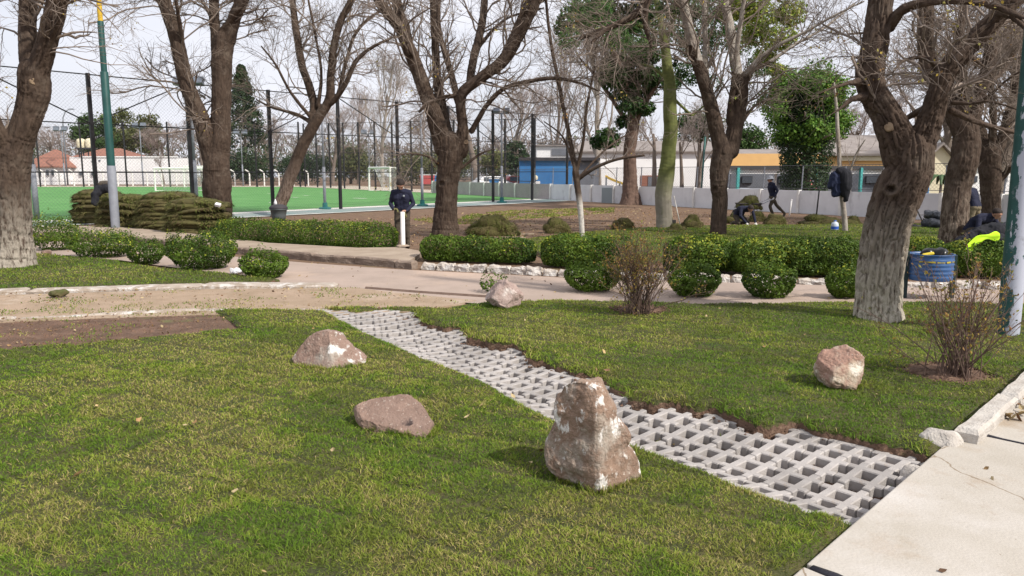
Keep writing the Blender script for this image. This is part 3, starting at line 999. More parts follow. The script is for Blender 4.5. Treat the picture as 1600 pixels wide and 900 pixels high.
# ================================================================== ROCKS
def rock_material(name, a, b, white, wlo, whi, grey=(0.33, 0.29, 0.25), wscale=5.0, wst=(1, 1, 1)):
    m = mat(name, a, b, 0.9, 4.0, 8, 0.012, 55)
    layer(m, grey, 3.0, 0.50, 0.62, 8)
    layer(m, (0.14, 0.085, 0.06), 6.5, 0.60, 0.74, 6)
    layer(m, (0.40, 0.34, 0.29), 46, 0.60, 0.68, 4)
    layer(m, (0.10, 0.062, 0.045), 30, 0.64, 0.72, 5)
    layer(m, white, wscale, wlo, whi, 10, stretch=wst)
    return m
def rock(label, outline, v_base, depth, planes, m, rough=0.03, seed=0, sub=6, sink=0.05, z0=0.0, squash=0.55, cuts=16, lean=0.0):
    """a boulder: its outline at its own distance, real thickness, broken faces cut by planes"""
    ub = sum(p[0] for p in outline) / len(outline)
    base = G(ub, v_base, 0.03 + z0)
    Y = base[1]
    pts = np.array([P(u, v, Y) for u, v in outline])
    c = (pts.max(0) + pts.min(0)) / 2
    q = (pts[:, [0, 2]] - c[[0, 2]]) * (1.04 if cuts > 2 else 0.98)
    th = np.arctan2(q[:, 1], q[:, 0]); rr = np.hypot(q[:, 0], q[:, 1])
    o = np.argsort(th); th, rr = th[o], rr[o]
    bm = bmesh.new()
    bmesh.ops.create_icosphere(bm, subdivisions=sub, radius=1)
    V = np.array([v.co[:] for v in bm.verts])
    F = np.array([[v.index for v in f.verts] for f in bm.faces])
    bm.free()
    t = np.arctan2(V[:, 2], V[:, 0])
    R = np.interp(t, np.concatenate([th - 2 * np.pi, th, th + 2 * np.pi]), np.tile(rr, 3))
    cp = np.clip(np.hypot(V[:, 0], V[:, 2]), 0, 1)
    s = cp ** squash
    W_ = np.stack([np.cos(t) * R * s, V[:, 1] * depth * (1 - 0.15 * cp), np.sin(t) * R * s], -1)
    prng = np.random.default_rng(seed + 77)
    for _ in range(cuts):
        n = prng.normal(size=3); n[1] -= 0.25; n /= np.linalg.norm(n)
        dd = W_ @ n
        dd = dd - dd.max() * prng.uniform(0.74, 0.92)
        W_ -= np.clip(dd, 0, None)[:, None] * n * 0.9
    for (nx, ny, nz, h) in planes:
        n = np.array([nx, ny, nz], float); n /= np.linalg.norm(n)
        dd = W_ @ n - h
        W_ -= np.clip(dd, 0, None)[:, None] * n * 0.93
    size = rr.max()
    N = vnormals(W_, [F])
    dis = (fbm(W_ * 2.6 / size, seed, 5, 0.55) - 0.5) * 2 * rough * 1.6
    rid = 1 - np.abs(fbm(W_ * 3.3 / size + 5, seed + 9, 4) * 2 - 1)
    dis += (rid - 0.75) * rough * 1.6
    dis += (np.round(fbm(W_ * 2.0 / size, seed + 4, 3) * 6) / 6 - 0.5) * rough * 1.2
    dis += (fbm(W_ * 60, seed + 14, 3) - 0.5) * 0.008
    W_ = W_ + N * dis[:, None]
    me = np_mesh('rock', W_, F, [m], smooth=True)
    if lean:
        zb = W_[:, 2].min(); Z = (W_[:, 2] - zb) * 1.2; ca, sa = math.cos(lean), math.sin(lean)
        W_ = np.stack([W_[:, 0], W_[:, 1] * ca + Z * sa, zb + Z * ca - W_[:, 1] * sa * 0.9], -1)
        me.vertices.foreach_set('co', np.ascontiguousarray(W_, dtype=np.float32).ravel()); me.update()
    ob = link('rock', me)
    fr = np.random.default_rng(seed)
    a = fr.uniform(0, 2 * np.pi, 1500)
    lowv = W_[W_[:, 2] < W_[:, 2].min() + 0.10]
    i = fr.integers(0, len(lowv), 1500)
    q3 = lowv[i] * fr.uniform(1.0, 1.16, (1500, 1)) + np.array([c[0], c[1] + depth * 0.25, 0])
    q3[:, 2] = lawn_z(q3[:, 0], q3[:, 1]) - 0.012
    Vb, q4, t3, cb = blades(q3, grass_colors(q3[:, 0], q3[:, 1], fr, 0.4), fr.uniform(0.03, 0.075, 1500), fr.uniform(0.0028, 0.0045, 1500), fr, (0.05, 0.7))
    tag(link('grass', np_mesh('grass', Vb, [q4, t3], [grass_m], cb)), 'longer grass round the foot of the ' + label.split(',')[0], 'grass', None, 'stuff')
    ob.location = (c[0], c[1] + depth * 0.25, c[2] - sink * 0.2)
    return tag(ob, label, 'rock')
rk1 = rock_material('pink_rock', (0.27, 0.185, 0.15), (0.19, 0.125, 0.10), (0.62, 0.60, 0.58), 0.55, 0.60, wscale=6)
rk2 = rock_material('brown_rock', (0.225, 0.155, 0.125), (0.17, 0.112, 0.088), (0.42, 0.36, 0.31), 0.70, 0.76, grey=(0.28, 0.19, 0.15))
rk3 = rock_material('tall_rock', (0.27, 0.185, 0.135), (0.17, 0.11, 0.08), (0.62, 0.59, 0.56), 0.565, 0.62, grey=(0.33, 0.285, 0.24), wscale=13, wst=(1, 1, 0.55))
rk4 = rock_material('red_rock', (0.32, 0.19, 0.145), (0.26, 0.17, 0.13), (0.58, 0.53, 0.46), 0.56, 0.62, grey=(0.42, 0.35, 0.27))
rk5 = rock_material('pale_rock', (0.36, 0.27, 0.24), (0.25, 0.18, 0.16), (0.52, 0.46, 0.42), 0.56, 0.64, grey=(0.38, 0.30, 0.27))
rock('low pointed pinkish rock with white lichen, in the turf left of the lattice paving', [(455, 560), (468, 542), (485, 528), (505, 519), (520, 521), (535, 535), (550, 551), (572, 567), (574, 574), (555, 580), (525, 582), (490, 578), (462, 570)], 574, 0.26, [(-0.35, -0.85, 0.4, 0.10), (0.62, -0.6, 0.5, 0.11)], rk1, 0.011, 2, squash=0.4, cuts=7)
rock('flat brown slab-like rock lying in the turf in front of the pointed rock', [(538, 632), (555, 622), (590, 614), (630, 612), (645, 625), (660, 648), (680, 690), (672, 697), (640, 693), (600, 677), (550, 655)], 690, 0.11, [(0.0, -1, 0.05, 0.07)], rk2, 0.008, 5, squash=0.3, cuts=3, lean=1.12)
rock('tall upright brown boulder streaked with white, beside the lattice paving', [(855, 735), (856, 690), (868, 664), (869, 625), (884, 598), (913, 587), (940, 594), (954, 622), (964, 660), (985, 700), (1004, 735), (1003, 752), (985, 764), (940, 768), (890, 766), (866, 750)], 758, 0.24, [(-0.55, -0.83, 0.05, 0.125), (0.60, -0.78, 0.10, 0.125)], rk3, 0.017, 11, squash=0.46, cuts=2)
rock('squarish reddish rock alone on the right hand turf, near the leafless bush', [(1282, 575), (1290, 556), (1310, 548), (1332, 542), (1342, 545), (1354, 560), (1359, 580), (1358, 602), (1345, 616), (1325, 618), (1300, 606), (1286, 598)], 610, 0.19, [(0.15, -0.95, 0.25, 0.12), (-0.4, -0.4, 0.82, 0.13), (0.8, -0.5, -0.1, 0.13)], rk4, 0.010, 17, squash=0.42)
rock('pale angular rock at the road edge, at the far end of the lattice paving', [(756, 461), (764, 450), (785, 439), (805, 440), (815, 452), (816, 468), (803, 480), (795, 482), (775, 474), (758, 468)], 480, 0.24, [(0.1, -0.9, 0.4, 0.15), (-0.5, -0.3, 0.8, 0.14)], rk5, 0.014, 23, squash=0.42)

# ---- the broken white kerb at the edge of the walk
kch = []
for a in ((1478, 702, 15), (1500, 690, 15)): pass
def kp(t, off, z): return np.array([*(sp0 + sdir * t + snrm * off), z])
tk = (G(1480, 692)[:2] - sp0) @ sdir
white_kerb_m = mat('white_kerb', (0.50, 0.47, 0.43), (0.38, 0.345, 0.31), 0.9, 9, 8, 0.012, 60)
kroot = tag(link('white_kerb', None), 'whitewashed kerb with a broken end along the concrete walk', 'kerb')
del kroot['category']; kroot['kind'] = 'structure'
kt = [kp(t, 0.085, 0) for t in np.linspace(tk - 0.02, tk + 4.6, 12)]
bpy.data.objects.remove(kroot)
kerb('white_kerb', kt, 1.3, 0.14, 0.16, white_kerb_m, 0.004, 8, 0.010, top=0.0)
for (u, v, r, z) in ((1468, 690, 0.085, 0.03), (1440, 742, 0.06, -0.02)):
    c = G(u, v, z)
    V, F = fuse([([c + np.array([-0.05, 0.02, -0.02]), c + np.array([0.05, -0.02, 0.0])], [r, r * 0.9]), ([c + np.array([-0.02, 0.05, 0]), c + np.array([0.03, -0.05, -0.02])], [r * 0.8, r * 0.8])], 0.011, 2)
    V += ((np.stack([vnoise(V * 22, k) for k in (4, 5, 6)], -1)) - 0.5) * 0.03
    tag(link('concrete_lump', np_mesh('concrete_lump', V, F, [white_kerb_m], smooth=True)), 'rounded broken lump of old concrete at the %s of the walk' % ('kerb end' if r > 0.07 else 'paving corner'), 'rubble')

# ================================================================== SHRUBS
leaf_m = mat('shrub_leaf', (1, 1, 1), rough=0.5, spec=0.22, attr=True, trans=0.25)
dull_leaf_m = mat('dry_leaf', (1, 1, 1), rough=0.7, spec=0.2, attr=True, trans=0.25)
stem_m = mat('shrub_stem', (0.13, 0.10, 0.075), (0.20, 0.15, 0.11), 0.9, 20)
twig_m = mat('bare_twig', (0.17, 0.13, 0.105), (0.24, 0.19, 0.155), 0.9, 8)

def leaf_quads(C, N, size, rng, aspect=0.55):
    """diamond shaped leaves folded a little along the middle: 2 triangles each sharing the midrib"""
    n = len(C)
    N = N / (np.linalg.norm(N, axis=1, keepdims=True) + 1e-9)
    r = rng.normal(size=(n, 3))
    T = np.cross(N, r); T /= np.linalg.norm(T, axis=1, keepdims=True) + 1e-9
    B = np.cross(N, T)
    s = size[:, None]
    fold = N * s * 0.12
    V = np.stack([C - T * s * 0.5, C + B * s * aspect * 0.5 + fold, C + T * s * 0.5, C - B * s * aspect * 0.5 + fold], 1)
    i = np.arange(n)[:, None] * 4
    return V.reshape(-1, 3), np.concatenate([i + np.array([[0, 2, 1]]), i + np.array([[0, 3, 2]])])

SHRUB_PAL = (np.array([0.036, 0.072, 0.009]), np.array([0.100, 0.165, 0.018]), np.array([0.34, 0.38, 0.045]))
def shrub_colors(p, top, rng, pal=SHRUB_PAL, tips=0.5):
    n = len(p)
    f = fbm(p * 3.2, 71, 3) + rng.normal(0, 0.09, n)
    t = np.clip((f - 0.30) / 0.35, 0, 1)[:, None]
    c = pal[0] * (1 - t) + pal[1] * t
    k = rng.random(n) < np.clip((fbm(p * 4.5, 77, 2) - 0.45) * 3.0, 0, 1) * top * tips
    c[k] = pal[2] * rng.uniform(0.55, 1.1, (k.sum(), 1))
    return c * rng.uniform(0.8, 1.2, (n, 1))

def shrub(name, label, a, b, w, h, n, leaf, seed, group=None, tips=0.6, z=0.0, open_=0.0, pal=SHRUB_PAL, cat='shrub', rag=0.6, pw=2.6, foot=1.0):
    n = int(n * 1.5)
    """clipped or bushy shrub along a line a-b on the ground"""
    rng = np.random.default_rng(seed)
    a = np.array([a[0], a[1], 0.0]); b = np.array([b[0], b[1], 0.0])
    c = (a + b) / 2
    d = b - a
    L = np.linalg.norm(d)
    ex = d / L if L > 1e-6 else np.array([1.0, 0, 0])
    ey = np.array([-ex[1], ex[0], 0])
    root = thing(name, label, cat, (c[0], c[1], float(zt(c[1])) + z), 0, group)
    hl = L / 2
    # points in the clipped body, most of them near its skin
    yy = rng.uniform(-1, 1, n * 5); z0_ = rng.uniform(-1, 1, n * 5); t = rng.uniform(-1, 1, n * 5)
    ss = (np.abs(yy) ** pw + np.abs(z0_) ** pw) ** (1 / pw)
    k = (ss < 1) & (rng.random(n * 5) < 0.16 + np.clip(ss, 0, 1) ** 3.5)
    yy, z0_, t = yy[k][:n], z0_[k][:n], t[k][:n]
    n = len(t)
    ph = np.arctan2(z0_, yy)
    u = t * (hl + w / 2)
    over = np.clip((np.abs(u) - hl) / (w / 2), 0, 1)
    taper = np.sqrt(np.clip(1 - over ** 2, 0, 1))
    cz_ = z0_
    q = np.stack([u * 1.9, np.cos(ph) * 1.1 + seed, np.sin(ph) * 1.1], -1)
    bump = 1 - rag * 0.5 + rag * fbm(q * (1.5 if foot == 1 else 2.6), seed, 3) * 1.15
    shoot = fbm(q * 5.5 + 3, seed + 6, 2)
    bump = bump * (1 + rag * 0.9 * np.clip(shoot - 0.60, 0, 1) * (cz_ > 0.2) * rng.uniform(0, 2.2, n))
    rad = bump
    se_ = 0.62
    cy, cz = yy, z0_
    Pn = ex * u[:, None] + ey * (cy * w / 2 * rad * taper)[:, None]
    zc = h * 0.42
    Pn[:, 2] = zc + np.where(cz > 0, cz * (h - zc), cz * zc * 1.15) * rad * (0.35 + 0.65 * taper)
    Pn[:, 2] = np.maximum(Pn[:, 2], 0.03)
    if foot < 1:
        sq_ = foot + (1 - foot) * np.clip(Pn[:, 2] / (0.5 * h), 0, 1)
        Pn[:, :2] *= sq_[:, None]
        k = rng.random(n) < np.clip(0.18 + Pn[:, 2] / (0.42 * h), 0, 1)
        Pn, cy, cz, taper, over, u = Pn[k], cy[k], cz[k], taper[k], over[k], u[k]
        n = len(Pn)
    if open_:
        k = fbm(Pn * 5.0, seed + 3, 2) > open_
        Pn, cy, cz, taper, over, u = Pn[k], cy[k], cz[k], taper[k], over[k], u[k]
        n = len(Pn)
    Nn = ey * cy[:, None] + ex * (np.sign(u) * over)[:, None] + np.array([0, 0, 1.0]) * cz[:, None]
    Nn = Nn + rng.normal(0, 0.65, (n, 3)) + np.array([0, 0, 0.35])
    V, F = leaf_quads(Pn, Nn, leaf * rng.uniform(0.65, 1.3, n), rng)
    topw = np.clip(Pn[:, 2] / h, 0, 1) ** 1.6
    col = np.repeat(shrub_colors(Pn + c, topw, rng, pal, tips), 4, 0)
    link('foliage', np_mesh('foliage', V, F, [leaf_m], col), root)
    # stems
    m = max(5, int(6 * (L + w)))
    x = rng.uniform(-hl - w * 0.2, hl + w * 0.2, m)
    P0 = ex * x[:, None] + ey * rng.uniform(-0.12, 0.12, m)[:, None] * w
    D = np.array([0, 0, 1.0]) + rng.normal(0, 0.35, (m, 3)); D[:, 2] = np.abs(D[:, 2]) + 0.3
    PL, RL = grow(P0, D, np.full(m, h * 0.8), np.full(m, 0.008), rng, 5, 0.25, 0.1)
    V, F = tubes(PL, RL, 4)
    tag(link('stems', np_mesh('stems', V, F, [stem_m], smooth=True), root), kind='stuff')
    return root

def grow(P0, D, L, R, rng, K=6, wig=0.22, up=0.05, tip=0.3):
    """N branches as random-walk polylines"""
    n = len(P0)
    D = D / (np.linalg.norm(D, axis=1, keepdims=True) + 1e-9)
    out = np.empty((n, K, 3)); out[:, 0] = P0
    d = D.copy()
    for k in range(1, K):
        out[:, k] = out[:, k - 1] + d * (L / (K - 1))[:, None]
        d = d + rng.normal(0, wig, (n, 3)) + np.array([0, 0, up])
        d /= np.linalg.norm(d, axis=1, keepdims=True) + 1e-9
    RL = R[:, None] * np.linspace(1, tip, K)[None]
    return out, RL

def spawn(PL, RL, per, rng, tmin=0.25, ang=(0.5, 1.1), lf=(0.35, 0.7), rf=0.55, K=6, wig=0.22, up=0.05, rmin=0.002, tip=0.35, flat=None):
    n, K0, _ = PL.shape
    cnt = rng.poisson(per, n) if np.isscalar(per) else rng.poisson(per)
    idx = np.repeat(np.arange(n), cnt)
    m = len(idx)
    if m == 0:
        return np.empty((0, K, 3)), np.empty((0, K))
    t = rng.uniform(tmin, 0.98, m) * (K0 - 1)
    i0 = np.minimum(t.astype(int), K0 - 2); f = t - i0
    p = PL[idx, i0] * (1 - f)[:, None] + PL[idx, i0 + 1] * f[:, None]
    r = RL[idx, i0] * (1 - f) + RL[idx, i0 + 1] * f
    tg = PL[idx, i0 + 1] - PL[idx, i0]
    seglen = np.linalg.norm(tg, axis=1)
    Lp = seglen * (K0 - 1)
    tg /= seglen[:, None] + 1e-9
    rv = rng.normal(size=(m, 3)); rv -= (rv * tg).sum(1, keepdims=True) * tg
    rv /= np.linalg.norm(rv, axis=1, keepdims=True) + 1e-9
    a = rng.uniform(*ang, m)[:, None]
    D = tg * np.cos(a) + rv * np.sin(a)
    L = Lp * rng.uniform(*lf, m) * (1.15 - 0.6 * t / (K0 - 1))
    R = np.maximum(r * rf * rng.uniform(0.6, 1.0, m), rmin)
    return grow(p, D, L, R, rng, K, wig, up, tip)

# ---- clipped hedges and shrubs, by the ground they stand on
def gxy(u, v): return G(u, v)[:2]
def hedge(label, p, q, w, h, n, seed, back=0.5, group='clipped hedges beside the road', **k):
    a, b = gxy(*p), gxy(*q)
    d = (b - a) / (np.linalg.norm(b - a) + 1e-9)
    nrm = np.array([-d[1], d[0]]); nrm = nrm if nrm[1] > 0 else -nrm
    a = a + nrm * w * back + d * w * 0.42; b = b + nrm * w * back - d * w * 0.42
    return shrub('hedge', label, a, b, w, h, n, k.pop('leaf', 0.05), seed, group, cat='hedge', **k)
hedge('long clipped hedge behind the kerb, between sod stacks and the man with the white post', (326, 377), (594, 392), 0.95, 0.60, 15000, 101)
hedge('clipped hedge in front of the thick forked trunk, right of the white post', (652, 408), (824, 414), 0.75, 0.50, 9000, 102)
hedge('clipped hedge behind the kerb and the white stemmed sapling', (846, 418), (985, 421), 0.75, 0.60, 7500, 103)
hedge('hedge with yellow green tips behind the brown twiggy bush', (1046, 428), (1152, 429), 0.8, 0.62, 7000, 104, tips=1.0)
hedge('hedge with yellow green tips between the twiggy bush hedge and the dull hedge', (1146, 430), (1238, 432), 0.8, 0.60, 6000, 105, tips=1.0)
hedge('dull green loose hedge left of the thick right hand trunk', (1234, 432), (1352, 435), 0.8, 0.62, 7000, 106, tips=0.45)
hedge('low yellow green hedge behind the blue drum', (1412, 402), (1475, 404), 0.7, 0.40, 3000, 107, tips=1.2)
hedge('rough hedge with the bright yellow vest thrown over it', (1490, 434), (1585, 436), 0.8, 0.62, 5000, 108, tips=0.6)
SHR = 'low shrubs at the road edge'
def bush(label, u, v, wpx, hpx, n, seed, leaf=0.045, **k):
    k.setdefault('open_', 0.27)
    g = G(u, v)
    s = g[1] / FPX
    w = wpx * s
    return shrub('shrub', label, (g[0] - w * 0.12, g[1] + w * 0.35), (g[0] + w * 0.12, g[1] + w * 0.35), w * 0.84, hpx * s * 0.90, n, leaf, seed, SHR, rag=1.5, pw=2.0, foot=0.62, **k)
bush('dark shrub with a gap under it, left of the brown twiggy bush', 928, 459, 84, 50, 3600, 121, tips=0.35, open_=0.24)
bush('dark round shrub at the road edge, just right of the brown twiggy bush', 1090, 467, 78, 54, 3400, 122, tips=0.3)
bush('round shrub alone on the road edge, between twiggy bush and thick trunk', 1210, 469, 80, 56, 3300, 123, tips=0.35)
bush('dark shrub at the road edge, half hidden by the thick right hand trunk', 1328, 469, 56, 50, 2400, 124, tips=0.3)
bush('shrub at the frame edge, right of the peeling pole', 1612, 452, 70, 60, 3000, 125, tips=0.4)
bush('bushy light green shrub right beside the thick left hand trunk', 70, 393, 72, 56, 4500, 126, tips=0.8)
bush('wide shrub next to the thick left hand trunk, with reddish soil under it', 143, 405, 96, 46, 5500, 127, tips=0.7)
bush('small loose shrub, smallest in the row along the left hand turf', 219, 415, 54, 42, 2600, 128, tips=0.5, open_=0.2)
bush('round dense shrub at the corner of the left hand turf', 301, 424, 104, 62, 7000, 129, tips=0.5)
bush('small open shrub at the tip of the left hand turf, beside the white bag', 405, 437, 72, 42, 3600, 130, tips=0.5, open_=0.2)
bush('little leafy sprig sticking up behind the pale angular rock', 772, 459, 42, 30, 260, 131, leaf=0.05, tips=0.6, open_=0.40)

# ---- leafless bushes with a few yellow leaves
def twiggy(label, u, v, w, h, n, seed, leaves, col):
    rng = np.random.default_rng(seed)
    g = G(u, v, 0.04)
    root = thing('bush', label, 'bush', g)
    P0 = np.stack([rng.normal(0, 0.07, n), rng.normal(0, 0.06, n), np.zeros(n)], -1)
    az = rng.uniform(0, 2 * np.pi, n); le = np.abs(rng.normal(0, 0.5, n)).clip(0, 1.15)
    D = np.stack([np.cos(az) * np.sin(le) * w / h * 1.3, np.sin(az) * np.sin(le) * w / h, np.cos(le)], -1)
    L = h * rng.uniform(0.55, 1.08, n)
    PL, RL = grow(P0, D, L, rng.uniform(0.004, 0.0075, n), rng, 8, 0.11, 0.02, 0.35)
    P1, R1 = spawn(PL, RL, 5, rng, 0.3, (0.3, 0.8), (0.2, 0.5), 0.65, 6, 0.16, 0.03, 0.0016)
    P2, R2 = spawn(P1, R1, 2.2, rng, 0.2, (0.3, 0.9), (0.3, 0.7), 0.7, 5, 0.18, 0.03, 0.0014)
    mb = MB()
    for a, r, s in ((PL, RL, 5), (P1, R1, 3), (P2, R2, 3)):
        V, F = tubes(a, r, s); mb.add(V, F)
    V, F = mb.arrays()
    link('twigs', np_mesh('twigs', V, F, [mat('bush_twig', col, tuple(c * 0.65 for c in col), 0.9, 12)]), root)
    ends = np.concatenate([P1[:, 2:].reshape(-1, 3), P2[:, 1:].reshape(-1, 3)])
    k = rng.choice(len(ends), leaves)
    C = ends[k] + rng.normal(0, 0.012, (leaves, 3))
    V, F = leaf_quads(C, rng.normal(size=(leaves, 3)), rng.uniform(0.02, 0.042, leaves), rng, 0.5)
    pal = np.array([[0.34, 0.24, 0.05], [0.26, 0.15, 0.05], [0.20, 0.19, 0.05], [0.13, 0.13, 0.04], [0.22, 0.11, 0.05]])
    c = pal[rng.choice(5, leaves, p=[0.28, 0.22, 0.2, 0.15, 0.15])] * rng.uniform(0.7, 1.2, (leaves, 1))
    link('leaves', np_mesh('leaves', V, F, [dull_leaf_m], np.repeat(c, 4, 0)), root)
twiggy('brown twiggy bush with small rusty leaves, on the turf in front of the hedges', 1000, 489, 0.62, 0.98, 90, 141, 2600, (0.14, 0.095, 0.075))
twiggy('sparse bare bush with a few yellow leaves, by the concrete walk and the pole', 1492, 588, 0.62, 0.98, 62, 142, 900, (0.15, 0.10, 0.08))

# ================================================================== TREES
bark = mat('bark', (0.080, 0.055, 0.040), (0.046, 0.031, 0.023), 0.95, 14, 8, 0.012, 40, stretch=(1, 1, 0.35))
layer(bark, (0.115, 0.088, 0.068), 3.0, 0.52, 0.70, 6)
def limed(name, z0, z1, amt=0.42, col=(0.31, 0.275, 0.23)):
    m = mat(name, (0.080, 0.055, 0.040), (0.046, 0.031, 0.023), 0.95, 14, 8, 0.012, 40, stretch=(1, 1, 0.35))
    layer(m, (0.115, 0.088, 0.068), 3.0, 0.52, 0.70, 6)
    layer(m, col, 16, amt, amt + 0.14, 8, z1, z0, stretch=(1, 1, 0.3))
    return m
pale_bark = mat('pale_bark', (0.36, 0.33, 0.29), (0.24, 0.20, 0.17), 0.9, 7, 8, 0.006, 40, stretch=(1, 1, 0.5))
twig_mat = mat('tree_twigs', (0.16, 0.125, 0.10), (0.235, 0.19, 0.16), 0.9, 3)
green_bark = mat('green_bark', (0.15, 0.165, 0.05), (0.105, 0.12, 0.04), 0.85, 5, 8, 0.006, 30, stretch=(1, 1, 2.5))
layer(green_bark, (0.26, 0.235, 0.19), 6, 0.2, 0.45, 6, 1.9, 0.9)
layer(green_bark, (0.10, 0.085, 0.05), 9, 0.62, 0.70, 6, stretch=(1, 1, 4))
cut_m = mat('cut_wood', (0.30, 0.225, 0.15), (0.19, 0.13, 0.085), 0.9, 9)
cut_dark = mat('cut_heart', (0.06, 0.045, 0.035), (0.09, 0.06, 0.045), 0.95, 9)
yl_pal = np.array([[0.42, 0.31, 0.06], [0.30, 0.23, 0.07], [0.26, 0.15, 0.06], [0.36, 0.33, 0.10]])

def limb3(limb, Y0):
    """limb: ((u, v, r), ... ) with optional depth drift of its far end"""
    pts, drift = limb
    s = np.linspace(0, 1, len(pts))
    out, r = [], []
    for (u, v, rp), f in zip(pts, s):
        d0, d1 = drift
        Y = Y0 + d0 + (d1 - d0) * f
        out.append(P(u, v, Y)); r.append(rp * 0.90 * Y / FPX)
    return np.array(out), np.array(r)

def axis_coords(V, chains):
    best = np.full(len(V), 1e9); U = np.zeros((len(V), 3))
    acc = 0.0
    for pts, r in chains:
        for i in range(len(pts) - 1):
            a, b = pts[i], pts[i + 1]
            ab_ = b - a; L = np.linalg.norm(ab_) + 1e-9; t_ = ab_ / L
            t = np.clip((V - a) @ t_ / L, 0, 1)
            c = a + t[:, None] * ab_
            rad = r[i] * (1 - t) + r[i + 1] * t
            d = np.linalg.norm(V - c, axis=1) - rad
            k = d < best
            ref = np.array([0.0, 1.0, 0.0]) if abs(t_[1]) < 0.9 else np.array([1.0, 0, 0])
            e1 = np.cross(t_, ref); e1 /= np.linalg.norm(e1); e2 = np.cross(t_, e1)
            w = V - c
            an = np.arctan2(w @ e2, w @ e1)
            best[k] = d[k]
            U[k, 0] = an[k]; U[k, 1] = acc + t[k] * L; U[k, 2] = rad[k]
            acc += L
    return U

def tree(name, label, limbs, Y0, m, voxel, seed, group='park trees', amp=0.01, ridge=0.05, twigs=(14, 5, 5), twig_len=1.6, up=0.06, leaves=0, leaf=0.06, crown_m=None, dents=(), scars=(), flare=0.0, fromlimb=1, pal=yl_pal, rscale=1.0, pale_limbs=(), twig_r=0.0, skip=()):
    rng = np.random.default_rng(seed)
    chains = []
    for lb in limbs:
        if len(lb) == 3: lb = (lb[0], (lb[1], lb[2]))
        p, r = limb3(lb, Y0)
        p, r = resample(p, r, max(0.12, voxel * 6))
        if len(p) < 3: p, r = resample(p, r, np.linalg.norm(p[-1] - p[0]) / 4)
        j = (np.stack([vnoise(p * 1.9, seed + k) for k in range(3)], -1) - 0.5) * r[:, None] * 0.3
        p = p + j
        chains.append((p, r))
    base = chains[0][0][0].copy()
    if flare:
        p, r = chains[0]
        zz = p[:, 2] - p[0, 2]
        r = r * (1 + flare * np.exp(-zz / 0.22)); chains[0] = (p, r)
    p, r = chains[0]
    p = np.concatenate([[p[0] - np.array([0, 0, 0.12])], p]); r = np.concatenate([[r[0] * 1.05], r]); chains[0] = (p, r)
    V, F = fuse(chains, voxel, 5, 0.5)
    U = axis_coords(V, chains)
    N = vnormals(V, F)
    circ = np.stack([np.cos(U[:, 0]) * U[:, 2] / ridge, np.sin(U[:, 0]) * U[:, 2] / ridge, U[:, 1] / (ridge * 6.5)], -1)
    circ += 0.6 * (np.stack([fbm(V * 3.0, seed + 20 + k, 2) for k in range(3)], -1) - 0.5)
    rd = 1 - 2 * np.abs(fbm(circ, seed + 3, 3) - 0.5) * 2
    big = fbm(V / np.maximum(U[:, 2:3], 0.03) * 0.8, seed + 7, 3) - 0.5
    dis = amp * (1.0 - 2.0 * np.clip(rd, 0, 1) ** 3) * np.clip(U[:, 2] / 0.16, 0.15, 1) + big * 0.13 * U[:, 2]
    dis = dis - dis.mean() * 1.0
    V = V + N * dis[:, None]
    for (u, v, rp, depth) in dents:
        bv = BVHTree.FromPolygons([tuple(x) for x in V], [tuple(f) for f in np.concatenate([q for q in F if q.shape[1] == 4])])
        d = Vector(ray(u, v)).normalized()
        h = bv.ray_cast(Vector((0, 0, CAM_H)), d)
        if h[0] is None: continue
        c = np.array(h[0]); rr = rp * Y0 / FPX
        q = V - c; q = q - (q @ np.array(d))[:, None] * np.array(d) * 0.6
        ds = np.linalg.norm(q * np.array([1, 1, 1.15]), axis=1) / rr
        V = V + np.array(d)[None] * (depth * np.exp(-(ds / 0.55) ** 4) - 0.30 * depth * np.exp(-((ds - 1.05) / 0.35) ** 2))[:, None]
    root = thing(name, label, 'tree', base, 0, group)
    Vl = V - base
    mats = [m] if not isinstance(m, (list, tuple)) else list(m)
    mi = None
    if len(mats) > 1:
        fq = np.concatenate([q.reshape(len(q), -1)[:, :3] for q in F])
        cz = V[fq].mean(1)
        wob = fbm(cz * 1.1, seed + 40, 3)
        mi = ((cz[:, 2] + (wob - 0.5) * 1.6) > pale_limbs[0]).astype(int) if pale_limbs else None
    me = np_mesh('trunk', Vl, F, mats, smooth=True, mat_index=mi)
    link('trunk', me, root)
    # crown of boughs and twigs
    seeds = [c for i, c in enumerate(chains) if i >= fromlimb and i not in skip]
    PLs, RLs = [], []
    K = 9
    for p, r in seeds:
        s = np.linspace(0, len(p) - 1, K)
        i0 = np.minimum(s.astype(int), len(p) - 2); f = (s - i0)[:, None]
        PLs.append(p[i0] * (1 - f) + p[i0 + 1] * f); RLs.append(r[i0] * (1 - f[:, 0]) + r[i0 + 1] * f[:, 0])
    PL, RL = np.array(PLs), np.array(RLs)
    LL = np.linalg.norm(np.diff(PL, axis=1), axis=2).sum(1)
    n1 = twigs[0] * LL / LL.mean()
    P1, R1 = spawn(PL, RL, n1, rng, 0.15, (0.5, 1.25), (0.9, 1.1), 0.35, 8, 0.2, up, 0.004, 0.3)
    # unify the length
    o = P1[:, :1]; l = np.linalg.norm(np.diff(P1, axis=1), axis=2).sum(1)
    want = twig_len * rng.uniform(0.5, 1.25, len(P1))
    P1 = o + (P1 - o) * (want / l)[:, None, None]
    R1 = np.minimum(R1, 0.026 * rscale)
    P2, R2 = spawn(P1, R1, twigs[1], rng, 0.2, (0.4, 1.0), (0.4, 0.8), 0.6, 7, 0.2, up, 0.0035, 0.4)
    P3, R3 = spawn(P2, R2, twigs[2], rng, 0.2, (0.4, 1.0), (0.35, 0.75), 0.65, 6, 0.2, up * 0.5, 0.0026, 0.5)
    mb = MB()
